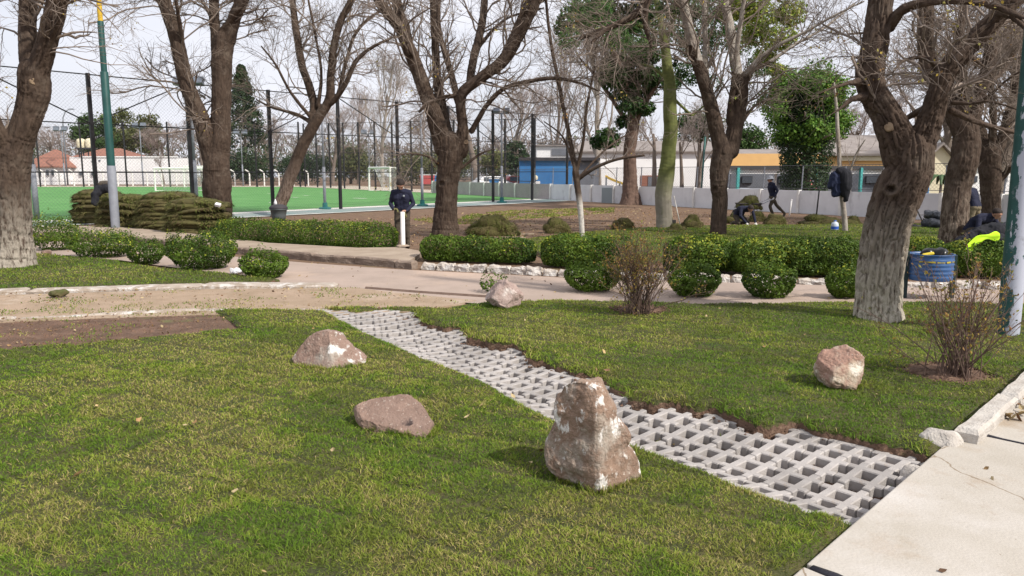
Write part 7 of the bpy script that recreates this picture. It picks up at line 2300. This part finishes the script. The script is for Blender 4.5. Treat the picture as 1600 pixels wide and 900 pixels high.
# wheelbarrow: nose to the left
g = G(1181, 343)
wbx = thing('wheelbarrow', 'dark wheelbarrow heaped with fresh turf, pushed by the walking man', 'wheelbarrow', (g[0], g[1] + 0.9, g[2]))
s = (g[1] + 0.9) / FPX
mb = MB()
tz0, tz1 = 0.38, 0.62
V = np.array([[-0.30, -0.24, tz0], [0.22, -0.24, tz0], [0.22, 0.24, tz0], [-0.30, 0.24, tz0], [-0.52, -0.34, tz1], [0.42, -0.34, tz1], [0.42, 0.34, tz1], [-0.52, 0.34, tz1]])
mb.add(V, [[0, 3, 2, 1], [0, 1, 5, 4], [1, 2, 6, 5], [2, 3, 7, 6], [3, 0, 4, 7]])
o = mb.build('tray', steel_m, wbx); sd = o.modifiers.new('t', 'SOLIDIFY'); sd.thickness = 0.02
for q in (-1, 1):
    mb = MB(); mb.tube([(-0.52, q * 0.06, 0.24), (-0.1, q * 0.2, 0.36), (0.4, q * 0.25, 0.58), (0.86, q * 0.28, 0.80)], 0.018, 8); mb.build('handle', grey_pole_m, wbx, True)
    mb = MB(); mb.tube([(0.25, q * 0.22, 0.5), (0.34, q * 0.22, 0.0), (0.18, q * 0.22, 0.0), (0.05, q * 0.2, 0.40)], 0.015, 6); mb.build('leg', grey_pole_m, wbx, True)
mb = MB(); mb.lathe((-0.52, 0, 0.2), [(0.12, -0.04), (0.19, -0.045), (0.2, 0), (0.19, 0.045), (0.12, 0.04)], 18, (0, 1, 0)); wh = mb.build('wheel', dark_m, wbx, True)
mb = MB(); mb.lathe((-0.52, 0, 0.2), [(0.001, -0.02), (0.125, -0.03), (0.125, 0.03), (0.001, 0.02)], 12, (0, 1, 0)); mb.build('rim', grey_pole_m, wh, True)
ld = thing('sod_pile', 'mound of green turf heaped in the wheelbarrow tray', 'sod pile', (g[0] - 0.04, g[1] + 0.9, g[2] + 0.60), 0, 'small heaps of folded turf on the soil')
for k in range(4):
    o = link('turf_slab', TOPS[k % 3], ld); f = k / 3
    o.scale = (0.92 * (1 - 0.35 * f), 0.62 * (1 - 0.2 * f), 1.5); o.location = (0.02 * k, 0, -0.06 + 0.085 * k); o.rotation_euler = (0, 0.08 - 0.06 * k, 0.3 * k)
# spade and rake leaning on the bottle trunk
def tool(name, label, cat, foot, top, blade, m):
    a, b = np.array(foot), np.array(top)
    root = thing(name, label, cat, a)
    mb = MB(); mb.tube([(0, 0, 0), b - a], 0.017, 8); mb.build('handle', m, root, True)
    if blade == 'spade':
        mb = MB(); mb.tube([(b - a) + np.array([-0.06, 0, 0]), (b - a) + np.array([0.06, 0, 0])], 0.016, 8); mb.build('grip', m, root, True)
        mb = MB(); mb.box((0, 0, -0.02), (0.2, 0.03, 0.3), taper=0.9); mb.build('blade', steel_m, root, bevel=0.008)
    else:
        mb = MB(); mb.tube([(-0.2, 0, 0), (0.2, 0, 0)], 0.015, 6)
        for x in np.linspace(-0.19, 0.19, 9): mb.tube([(x, 0, 0), (x, -0.03, -0.09)], 0.006, 5)
        mb.build('rake_head', steel_m, root)
    return root
gt = G(1053, 357)
Yt = gt[1]
f = P(1051, 344, Yt); f[2] = 0.16
tool('spade', 'spade with a dark blade standing against the green bottle trunk', 'spade', (f[0], Yt - 0.1, 0.16), P(1049, 322, Yt + 0.05), 'spade', wood_m)
tool('rake', 'rake with a pale handle leaning on the green bottle trunk', 'rake', (P(1062, 350, Yt)[0], Yt - 0.1, 0.10), P(1053, 306, Yt + 0.1), 'rake', mat('pale_handle', (0.55, 0.53, 0.50), rough=0.6))
# stakes
def stake(label, u, v, vt, r, m, lean=0.0, name='stake'):
    g = G(u, v); t = P(u + lean, vt, g[1])
    root = thing(name, label, name, g)
    mb = MB(); mb.lathe((0, 0, 0), [(r, -0.1), (r, 0.02)], 8); 
    mb = MB(); mb.tube([(0, 0, -0.1), t - g], r, 8)
    mb.build('shaft', m, root, True)
    mb = MB(); d = (t - g) / np.linalg.norm(t - g); mb.lathe(t - g, [(r * 1.02, -0.05), (r * 1.05, 0), (r * 0.5, 0.02), (0.001, 0.022)], 8, d); mb.build('tip', m, root, True)
    return root
stake('short white stake stuck in the soil behind the walking man', 1233, 337, 312, 0.035, white_paint, 4)
stake('thin dark rod stuck in the soil before the white wall', 1275, 340, 297, 0.03, black_m, 5, 'rod')
stake('tall teal pole before the white wall, between bottle trunk and forked tree', 1094, 320, 214, 0.055, mat('teal_pole', (0.06, 0.16, 0.15), (0.05, 0.12, 0.11), 0.6, 3), 8, 'pole')
# sapling trunk with jackets hung on it
gs = G(1320, 363)
Ys = gs[1]
tree('sapling', 'lopped sapling on the turf with dark jackets hung over its fork', [
    ([(1321, 366, 4.6), (1319, 335, 4.6), (1315, 300, 4.2), (1312, 262, 4)], 0, 0),
    ([(1313, 270, 3.6), (1311, 235, 3.6), (1309, 205, 3.4), (1307, 170, 2.8), (1303, 130, 2)], 0, 0.2),
    ([(1316, 298, 2.4), (1328, 268, 2.0), (1338, 240, 1.6), (1352, 218, 1.2)], 0, -0.4)], Ys, pale_bark, 0.016, 230, amp=0.003, ridge=0.03, twigs=(4, 3, 2), twig_len=0.8, up=0.1, rscale=0.35)
cloth_n = mat('navy_cloth', (0.018, 0.024, 0.055), (0.028, 0.036, 0.075), 0.9, 8)
cloth_k = mat('black_cloth', (0.012, 0.013, 0.017), (0.02, 0.02, 0.026), 0.9, 8)
def cloth(name, label, cat, chains, m, voxel=0.018, fold=0.05, seed=1, fs=(7, 7, 3)):
    V, F = fuse([(np.array(p, float), np.array(r, float)) for p, r in chains], voxel, 4)
    N = vnormals(V, F)
    o0 = V.mean(0)
    w = 1 - 2 * np.abs(fbm(V * np.array(fs) + seed, seed, 3) * 2 - 1)
    V = V + N * (w * fold)[:, None]
    o = link(name, np_mesh(name, V - o0, F, [m], smooth=True)); o.location = o0
    return tag(o, label, cat)
q = lambda u, v, d=0.0: P(u, v, Ys - 0.12 + d)
sp = Ys / FPX
cloth('jacket', 'navy jacket hung over the lopped sapling, on the side towards the forked tree', 'jacket', [([q(1318, 270), q(1306, 276), q(1300, 290)], [6 * sp, 8 * sp, 5 * sp]), ([q(1310, 274), q(1307, 295), q(1306, 303)], [7 * sp, 7 * sp, 5 * sp]), ([q(1316, 272), q(1312, 290, 0.1)], [7 * sp, 6 * sp])], cloth_n, 0.02, 0.045, 3)
cloth('jacket', 'black jacket with hanging sleeve on the lopped sapling, towards the big gnarled tree', 'jacket', [([q(1312, 268, -0.05), q(1322, 272, -0.1), q(1327, 282, -0.1)], [6 * sp, 7 * sp, 5 * sp]), ([q(1320, 274, -0.1), q(1321, 290, -0.1), q(1320, 303, -0.1)], [8 * sp, 8 * sp, 5 * sp]), ([q(1322, 298, -0.1), q(1322, 312, -0.1)], [4 * sp, 3 * sp])], cloth_k, 0.02, 0.04, 5)
# clothes on the turf stack
Yq = G(150, 352)[1]
q = lambda u, v, d=0.0: P(u, v, Yq + d)
sp = Yq / FPX
cloth('jacket', 'dark jacket heaped on the turf stack and hanging down its side', 'jacket', [([q(168, 294), q(156, 296), q(149, 305, -0.2), q(148, 318, -0.3)], [5 * sp, 6.5 * sp, 5 * sp, 3.5 * sp]), ([q(165, 292), q(172, 298)], [5 * sp, 4 * sp])], cloth_k, 0.025, 0.05, 6)
cloth('sweater', 'dun rolled sweater on top of the dark jacket heap', 'sweater', [([q(158, 288), q(166, 287)], [4 * sp, 4.4 * sp])], mat('dun_cloth', (0.10, 0.08, 0.06), (0.05, 0.045, 0.04), 0.9, 8), 0.025, 0.03, 7)
# hi-vis vest and bag on the hedge
Yv = G(1540, 434)[1] + 0.35
q = lambda u, v, d=0.0: P(u, v, Yv + d)
sp = Yv / FPX
cloth('bag', 'black bag or coat lying on the rough hedge under the yellow vest', 'bag', [([q(1500, 378, 0.15), q(1530, 366, 0.15), q(1556, 360, 0.15), q(1576, 364, 0.15)], [6 * sp, 10 * sp, 12 * sp, 9 * sp]), ([q(1560, 374, -0.02), q(1574, 380)], [8 * sp, 7 * sp])], cloth_k, 0.014, 0.035, 9, (9, 9, 9))
hv = mat('hi_vis_yellow', (0.60, 0.95, 0.03), (0.50, 0.85, 0.03), 0.7, 10)
path_ = [(1513, 396), (1515, 388), (1521, 380), (1530, 373), (1540, 370), (1548, 370), (1556, 369), (1563, 369)]
wid = [5, 6.5, 7, 6, 3.2, 5, 8, 5.5]
V, F = [], []
for i, ((u, v), w_) in enumerate(zip(path_, wid)):
    a = np.array(path_[min(i + 1, 7)]) - np.array(path_[max(i - 1, 0)]); w_ = w_ * (1 + 0.25 * math.sin(i * 2.4)); a = a / np.linalg.norm(a)
    nrm = np.array([-a[1], a[0]])
    for k, t in enumerate((-1, -0.5, 0, 0.5, 1)):
        V.append(P(u + nrm[0] * w_ * t, v + nrm[1] * w_ * t, Yv - 0.22 - 0.012 * (1 - t * t) + 0.05 * (vnoise(np.array([[i * 0.9, k * 1.1, 3.0]]), 12)[0] - 0.5)))
for i in range(7):
    for k in range(4): F.append([i * 5 + k, i * 5 + k + 1, (i + 1) * 5 + k + 1, (i + 1) * 5 + k])
V = np.array(V); o0 = V.mean(0)
o = link('safety_vest', np_mesh('safety_vest', V - o0, np.array(F), [hv], smooth=True)); o.location = o0
o.modifiers.new('t', 'SOLIDIFY').thickness = 0.012; ss = o.modifiers.new('s', 'SUBSURF'); ss.levels = 2; ss.render_levels = 2
tag(o, 'fluorescent yellow safety vest draped over the rough hedge', 'safety vest')
# blue drum bin
gd = G(1413, 471)
Yd = gd[1] + 0.30
c = P(1453, 420, Yd)
drum = thing('drum_bin', 'blue half-drum litter bin with a yellow streak, hung between two posts', 'litter bin', (c[0], Yd, 0.0))
z0, z1 = P(1453, 441, Yd - 0.28)[2], P(1453, 396, Yd)[2]
blue_d = mat('blue_drum_paint', (0.035, 0.105, 0.27), (0.025, 0.075, 0.20), 0.42, 5, 8, 0.002, 30, spec=0.5)
layer(blue_d, (0.16, 0.24, 0.37), 7, 0.62, 0.70, 8)
R_ = 0.29
prof = [(0.001, z0), (R_ * 0.97, z0), (R_, z0 + 0.012)]
for k in range(5):
    zz = z0 + 0.05 + k * (z1 - z0 - 0.10) / 4.6
    prof += [(R_, zz - 0.016), (R_ + 0.011, zz), (R_, zz + 0.016)]
prof += [(R_, z1 - 0.02), (R_ + 0.013, z1 - 0.008), (R_ + 0.011, z1), (R_ - 0.008, z1), (R_ - 0.012, z1 - 0.03), (R_ - 0.012, z0 + 0.02), (0.001, z0 + 0.02)]
mb = MB(); mb.lathe((0, 0, 0), prof, 40); mb.build('drum', blue_d, drum, True)
mb = MB(); zb = z0 + (z1 - z0) * 0.735
aa_ = np.linspace(-2.55, -0.75, 22)
V = np.array([[(R_ + 0.0105) * math.cos(a), (R_ + 0.0105) * math.sin(a), zb + dz * (1 + 0.5 * math.sin(a * 9)) + 0.003 * math.sin(a * 5)] for a in aa_ for dz in (-0.008, 0.009)])
F = [[2 * i, 2 * i + 2, 2 * i + 3, 2 * i + 1] for i in range(21) if i not in (8, 13, 17)]
yl = mat('yellow_streak', (0.55, 0.42, 0.03), (0.30, 0.26, 0.05), 0.6, 30)
link('yellow_streak', np_mesh('yellow_streak', V, np.array(F), [yl]), drum)
for q_ in (-1, 1):
    zt1 = P(1413, 392, Yd)[2] if q_ < 0 else z0 + 0.35
    mb = MB(); mb.box((q_ * (R_ + 0.045), 0, zt1 / 2 - 0.05), (0.055, 0.055, zt1 + 0.1)); mb.build('post', mat('post_green_black', (0.012, 0.03, 0.032), rough=0.5), drum, bevel=0.006)
V, F = fuse([([np.array([-0.20, -0.18, z1 - 0.01]), np.array([-0.09, -0.2, z1 + 0.02])], [0.03, 0.025])], 0.012, 2)
tag(link('wrapper', np_mesh('wrapper', V + np.array([c[0], Yd, 0]), F, [mat('yellow_wrapper', (0.62, 0.48, 0.04), rough=0.5)])), 'yellow wrapper lying on the rim of the blue drum bin', 'wrapper')
V, F = fuse([([np.array([-0.05, 0, z1 - 0.02]), np.array([0.15, 0.02, z1 - 0.01])], [0.10, 0.09]), ([np.array([0.0, 0.1, z1 - 0.03]), np.array([0.1, -0.1, z1 - 0.02])], [0.10, 0.1])], 0.02, 3)
V += (np.stack([vnoise(V * 14, k) for k in (1, 2, 3)], -1) - 0.5) * 0.04
tag(link('bin_bag', np_mesh('bin_bag', V + np.array([c[0], Yd, 0]), F, [mat('black_plastic', (0.012, 0.013, 0.014), rough=0.3)], smooth=True)), 'crumpled black bag filling the top of the blue drum bin', 'bin bag')
# grey bin behind the hedge
Yb = G(436, 372)[1]
c = P(436, 345, Yb); sb = Yb / FPX
gb = thing('litter_bin', 'grey plastic litter bin with a dark lid, beside the slanting trunk', 'litter bin', (c[0], Yb, 0.0))
z0, z1 = P(436, 347, Yb)[2], P(436, 326, Yb)[2]
gm_ = mat('grey_bin_plastic', (0.10, 0.115, 0.12), (0.08, 0.09, 0.095), 0.5, 3)
mb = MB(); mb.lathe((0, 0, 0), [(0.001, z0), (9.5 * sb, z0), (11 * sb, (z0 + z1) / 2), (12.5 * sb, z1 - 0.04), (13.6 * sb, z1 - 0.03), (13.6 * sb, z1), (0.001, z1)], 20); mb.build('bucket', gm_, gb, True)
mb = MB(); mb.lathe((0, 0, 0), [(14 * sb, z1), (14.2 * sb, z1 + 0.03), (12 * sb, z1 + 0.08), (6 * sb, z1 + 0.12), (0.001, z1 + 0.125)], 20); mb.build('lid', dark_m, gb, True)
mb = MB(); mb.lathe((0, 0, 0), [(0.04, 0), (0.04, z0 + 0.02)], 10); mb.build('stand', black_m, gb, True)
mb = MB(); mb.lathe((c[0] - 4 * sb, Yb - 0.02, z1 + 0.08), [(0.001, 0), (0.045, 0), (0.045, 0.10), (0.016, 0.16), (0.016, 0.185), (0.001, 0.19)], 12); tag(mb.build('bottle', mat('white_plastic', (0.62, 0.62, 0.64), rough=0.4), None, True), 'white plastic bottle standing on the grey bin lid', 'bottle')
# water jug
gj = G(1304, 361); sj = gj[1] / FPX
jug = thing('water_jug', 'clear water jug with a blue label, standing on the turf', 'water jug', gj)
mb = MB(); mb.lathe((0, 0, 0), [(0.001, 0.01), (5.2 * sj, 0.01), (5.6 * sj, 0.05), (5.6 * sj, 10 * sj), (4.6 * sj, 13 * sj), (1.8 * sj, 14.6 * sj), (1.7 * sj, 15.4 * sj), (0.001, 15.5 * sj)], 18); mb.build('jug', mat('jug_plastic', (0.52, 0.58, 0.66), rough=0.25), jug, True)
mb = MB(); mb.lathe((0, 0, 0), [(5.7 * sj, 3 * sj), (5.7 * sj, 7.5 * sj)], 18); mb.build('label', mat('blue_label', (0.03, 0.10, 0.42), rough=0.5), jug, True)
mb = MB(); mb.lathe((0, 0, 15.3 * sj), [(2.0 * sj, 0), (2.0 * sj, 1.4 * sj), (0.001, 1.5 * sj)], 14); mb.build('cap', mat('blue_cap', (0.04, 0.14, 0.5), rough=0.4), jug, True)
# black sacks of soil
sack_m = mat('black_sack', (0.030, 0.033, 0.042), (0.05, 0.053, 0.064), 0.42, 5, 6, 0.01, 20)
def sack(label, u, v, wpx, hpx, seed, dy=0.0, z=0.0, end=False):
    g = G(u, v); g[1] += dy; s_ = g[1] / FPX
    w, h = wpx * s_, hpx * s_
    pts = [(-w / 2 + h / 2, 0, h / 2), (0, 0, h * 0.5), (w / 2 - h / 2, 0, h / 2)] if not end else [(0, -0.35, h / 2), (0, 0.35, h / 2)]
    V, F = fuse([(np.array(pts, float), np.full(len(pts), h * 0.52))], 0.035, 3)
    V += (np.stack([fbm(V * 5 + seed, k, 3) for k in (1, 2, 3)], -1) - 0.5) * 0.14
    V[:, 2] = np.maximum(V[:, 2], 0.0)
    o = link('sack', np_mesh('sack', V, F, [sack_m], smooth=True)); o.location = (g[0], g[1], g[2] + z)
    tag(o, label, 'sack', 'black sacks piled behind the straight trunk')
sack('black sack at the end of the pile nearest the hand truck', 1456, 357, 22, 15, 1, 0, 0, True)
sack('black sack on top of the pile end, nearest the hand truck', 1465, 357, 20, 14, 2, 0.3, 0.27, True)
sack('black sack touching the straight trunk, low in the pile', 1474, 357, 20, 15, 3, 0.1, 0, True)
sack('long black sack lying on the ground between bowed man and crouching man', 1540, 362, 40, 11, 4)
sack('long black sack on top, right of the bowed man', 1536, 362, 44, 12, 5, 0.1, 0.22)
sack('black sack sagging over the far side of the pile, near the torn trunk', 1552, 360, 46, 12, 6, 0.7, 0.20)
sack('black sack at the pile end behind the peeling pole', 1590, 362, 40, 14, 7, 0.2)
# hand truck
gh = G(1436, 356); sh = gh[1] / FPX
ht = thing('hand_truck', 'dark metal hand truck left lying by the black sacks', 'hand truck', gh)
mb = MB(); mb.tube([(-0.1, 0.1, 31 * sh), (0.12, 0, 8 * sh), (0.18, 0, 3 * sh)], 0.022, 6); mb.build('frame', steel_m, ht)
mb = MB(); mb.tube([(0.02, 0.05, 20 * sh), (0.22, 0.05, 20 * sh), (0.14, 0.05, 13 * sh)], 0.016, 6); mb.build('bracket', steel_m, ht)
mb = MB(); mb.tube([(0.12, 0, 8 * sh), (0.33, 0, 8 * sh), (0.33, 0, 1 * sh), (0.2, 0, 1 * sh)], 0.016, 6); mb.build('brace', steel_m, ht)
mb = MB(); mb.box((-0.02, 0, 2.2 * sh), (0.62, 0.4, 0.05)); mb.build('deck', steel_m, ht)
for x in (-0.25, 0.25):
    mb = MB(); mb.lathe((x, -0.2, 0.07), [(0.001, -0.03), (0.07, -0.03), (0.07, 0.03), (0.001, 0.03)], 12, (0, 1, 0)); mb.build('wheel', dark_m, ht)
# white bag, cards, little pots
def lump(name, label, cat, u, v, wpx, hpx, m, seed, z=0.02, noise=0.05):
    g = G(u, v); s_ = g[1] / FPX; w, h = wpx * s_, hpx * s_
    V, F = fuse([([np.array([-w / 2 + h / 2, 0, h * 0.45]), np.array([w / 2 - h / 2, 0.05, h * 0.5])], [h * 0.45, h * 0.52]), ([np.array([0, -0.06, h * 0.4]), np.array([w * 0.2, 0.08, h * 0.4])], [h * 0.42, h * 0.4])], max(0.008, h * 0.08), 2)
    V += (np.stack([vnoise(V * 18 + seed, k) for k in (1, 2, 3)], -1) - 0.5) * noise
    o = link(name, np_mesh(name, V, F, [m], smooth=True)); o.location = (g[0], g[1], z)
    return tag(o, label, cat)
wbag = mat('white_bag', (0.66, 0.66, 0.68), (0.56, 0.56, 0.58), 0.5, 8)
lump('bag', 'white plastic bag lying by the small open shrub at the road edge', 'bag', 371, 428, 26, 10, wbag, 1, 0.0)
lump('rock', 'little reddish stone among the shrubs by the thick left hand trunk', 'rock', 72, 397, 14, 7, rk2, 2, 0.0, 0.03)
lump('turf_clod', 'small green clod of turf lying on the pale kerb of the dirt path', 'turf clod', 90, 466, 26, 11, mat('clod', (0.06, 0.075, 0.02), (0.10, 0.08, 0.04), 0.95, 20), 3, 0.03, 0.05)
Yc = G(300, 367)[1]
for (u, v, w_, h_, Y, lb) in ((340.5, 320, 8, 4, Yc + 0.02, 'white card lying on the end of the rightmost turf stack'), (193, 353.5, 6, 7, G(193, 357)[1], 'small white box on the ground beside the green and yellow pole')):
    c = P(u, v, Y)
    mb = MB(); mb.box((0, 0, 0), (w_ * Y / FPX, 0.12, h_ * Y / FPX)); o = mb.build('card' if 'card' in lb else 'box', wbag, None, loc=c, bevel=0.005); tag(o, lb, 'card' if 'card' in lb else 'box')
    if 'card' in lb: o.rotation_euler = (0.5, 0.25, 0)
# nest-like tufts in the bare twigs are left to the crowns; loose pale pieces of timber on the soil
g = G(815, 364)
for (u, v, L, a, lb) in ((812, 366, 0.9, 0.35, 'pale plank end lying on the soil behind the hedge, pointing at the sapling'), (802, 371, 0.7, 0.05, 'thin pale batten on the soil just behind the clipped hedge')):
    g = G(u, v); mb = MB(); mb.box((0, 0, 0), (L, 0.09, 0.03)); o = mb.build('batten', wood_m, None, loc=(g[0], g[1], 0.0), bevel=0.004); o.rotation_euler = (0, 0, a); tag(o, lb, 'batten')

# ================================================================== FALLEN LEAVES AND CRUMBS
fl_m = mat('fallen_leaf', (1, 1, 1), rough=0.8, spec=0.2, attr=True)
FL = np.array([[0.30, 0.19, 0.09], [0.22, 0.12, 0.06], [0.40, 0.29, 0.14], [0.15, 0.085, 0.05], [0.46, 0.36, 0.20]])
def curl_leaves(C, size, rng, tilt=0.45):
    n = len(C)
    N = np.array([0, 0, 1.0]) + rng.normal(0, tilt, (n, 3))
    N /= np.linalg.norm(N, axis=1, keepdims=True)
    r = rng.normal(size=(n, 3)); T = np.cross(N, r); T /= np.linalg.norm(T, axis=1, keepdims=True); B = np.cross(N, T)
    s = size[:, None]
    cu = rng.uniform(-0.1, 0.45, (n, 1))
    V = np.stack([C - T * s * 0.5 + N * s * cu * 0.6, C - T * s * 0.1 + B * s * 0.32 + N * s * cu * 0.5, C + T * s * 0.25 + B * s * 0.2 + N * s * cu * 0.4, C + T * s * 0.55 + N * s * cu, C + T * s * 0.25 - B * s * 0.22 + N * s * cu * 0.4, C - T * s * 0.1 - B * s * 0.3 + N * s * cu * 0.5, C + N * s * 0.02], 1)
    i = np.arange(n)[:, None] * 7
    return V.reshape(-1, 3), np.concatenate([i + np.array([[k, (k + 1) % 6, 6]]) for k in range(6)])
def litter(label, poly, n, size, z, seed, clump=0.0, pal=FL, zfun=None, name='fallen_leaves'):
    rng = np.random.default_rng(seed)
    poly = np.array([p[:2] for p in poly]); lo, hi = poly.min(0), poly.max(0)
    p = rng.uniform(lo, hi, (n * 6, 2))
    p = p[inside(poly, p[:, 0], p[:, 1])]
    if clump: p = p[fbm(p * 1.3, seed, 3) > clump]
    p = p[:n]; n = len(p)
    zz = (zfun(p[:, 0], p[:, 1]) if zfun else 0) + z + zt(p[:, 1])
    C = np.concatenate([p, np.broadcast_to(zz, n)[:, None]], 1)
    V, F = curl_leaves(C, size * rng.uniform(0.5, 1.3, n), rng)
    c = pal[rng.integers(0, len(pal), n)] * rng.uniform(0.6, 1.2, (n, 1))
    tag(link(name, np_mesh(name, V, F, [fl_m], np.repeat(c, 7, 0))), label, 'leaves', None, 'stuff')
litter('dry leaves and crumbs scattered on the dirt path', dirt_poly, 420, 0.04, 0.045, 701, 0.48, pal=FL * 0.75)
litter('pale dry leaves scattered on the bare soil patch', bare, 300, 0.036, 0.012, 702, pal=FL * 0.8)
litter('few dry leaves lying on the road', road_poly, 160, 0.05, 0.012, 703)
litter('few dry leaves lying on the near turf', lp, 50, 0.045, 0.05, 704, zfun=lambda x, y: lawn_z(x, y) - 0.02)
litter('few dry leaves lying on the turf by the road', rp, 45, 0.045, 0.05, 705, zfun=lambda x, y: lawn_z(x, y) - 0.02)
litter('pale bits of leaf and root strewn over the brown soil', GL([(420, 350), (640, 336), (960, 322), (1100, 330), (1340, 345), (1340, 352), (1100, 356), (1000, 366), (830, 378), (600, 385)]), 2600, 0.07, 0.0, 706)
kerbzone = [kp(tk + 0.55, 0.14, 0)[:2], kp(tk + 3.2, 0.14, 0)[:2], kp(tk + 3.2, 0.62, 0)[:2], kp(tk + 0.85, 0.55, 0)[:2]]
litter('heap of brown dry leaves against the white kerb in the right corner', kerbzone, 260, 0.085, 0.055, 707)
litter('crumbs and single leaves on the concrete walk', [kp(-0.6, 0.05, 0)[:2], kp(tk + 1.2, 0.2, 0)[:2], kp(tk + 1.2, 2.2, 0)[:2], kp(-0.6, 2.2, 0)[:2]], 45, 0.035, 0.042, 708)
litter('leaves and soil crumbs caught in the cells of the paving', [tuple(O2 + A2 * a + B2 * (bL(a) + 0.1)) for a in np.linspace(0.2, La[-1], 12)] + [tuple(O2 + A2 * a + B2 * (bR(a) - 0.03)) for a in np.linspace(La[-1], 0.2, 12)], 330, 0.04, -0.055, 709, 0.42, zfun=lambda x, y: chan((np.stack([x, y], -1) - O2) @ A2, (np.stack([x, y], -1) - O2) @ B2))

OCT_V = np.array([[1, 0, 0], [-1, 0, 0], [0, 1, 0], [0, -1, 0], [0, 0, 1], [0, 0, -1]], float)
OCT_F = np.array([[0, 2, 4], [2, 1, 4], [1, 3, 4], [3, 0, 4], [2, 0, 5], [1, 2, 5], [3, 1, 5], [0, 3, 5]])
def crumbs(label, poly, n, size, z, seed, m, clump=0.0, zfun=None):
    rng = np.random.default_rng(seed)
    poly = np.array([q_[:2] for q_ in poly]); lo, hi = poly.min(0), poly.max(0)
    p_ = rng.uniform(lo, hi, (n * 10, 2)); p_ = p_[inside(poly, p_[:, 0], p_[:, 1])]
    if clump: p_ = p_[fbm(p_ * 1.6, seed, 3) > clump]
    p_ = p_[:n]; k = len(p_)
    zz = (zfun(p_[:, 0], p_[:, 1]) if zfun else 0) + z + zt(p_[:, 1])
    C = np.concatenate([p_, np.broadcast_to(zz, k)[:, None]], 1)
    s_ = size * rng.uniform(0.25, 1.0, (k, 1, 1)) ** 1.6
    V = C[:, None] + OCT_V[None] * s_ * rng.uniform(0.5, 1.1, (k, 6, 1)) * np.array([1, 1, 0.7])
    F = np.arange(k)[:, None, None] * 6 + OCT_F[None]
    tag(link('soil_crumbs', np_mesh('soil_crumbs', V.reshape(-1, 3), F.reshape(-1, 3), [m])), label, 'soil', None, 'stuff')
crumbs('clods and crumbs of dark earth on the bare soil patch', bare, 2600, 0.035, 0.0, 901, dark_soil)
crumbs('grit and earth crumbs along the dirt path', dirt_poly, 1500, 0.02, 0.008, 902, dirt_path_m, 0.5)
crumbs('clods of brown earth on the raked ground before the wall', GL([(420, 352), (640, 338), (960, 324), (1100, 331), (1340, 346), (1340, 352), (1100, 358), (1000, 366), (830, 380), (600, 388)]), 3500, 0.06, -0.02, 903, soil)
crumbs('soil crumbs along the stepped rim of the paving', [tuple(np.array(q_) - B2 * 0.10) for q_ in rim] + [tuple(np.array(q_) + B2 * 0.03) for q_ in rim[::-1]], 900, 0.022, -0.035, 904, dark_soil)
for (c_, r_) in ((bush_at[0], 0.36), (bush_at[1], 0.42)):
    crumbs('loose earth round the foot of the %s' % ('brown twiggy bush' if r_ < 0.4 else 'sparse bare bush'), [(c_[0] + r_ * 1.1 * math.cos(a), c_[1] + r_ * math.sin(a)) for a in np.linspace(0, 6.28, 14)[:-1]], 500, 0.025, 0.045, 905, dark_soil)
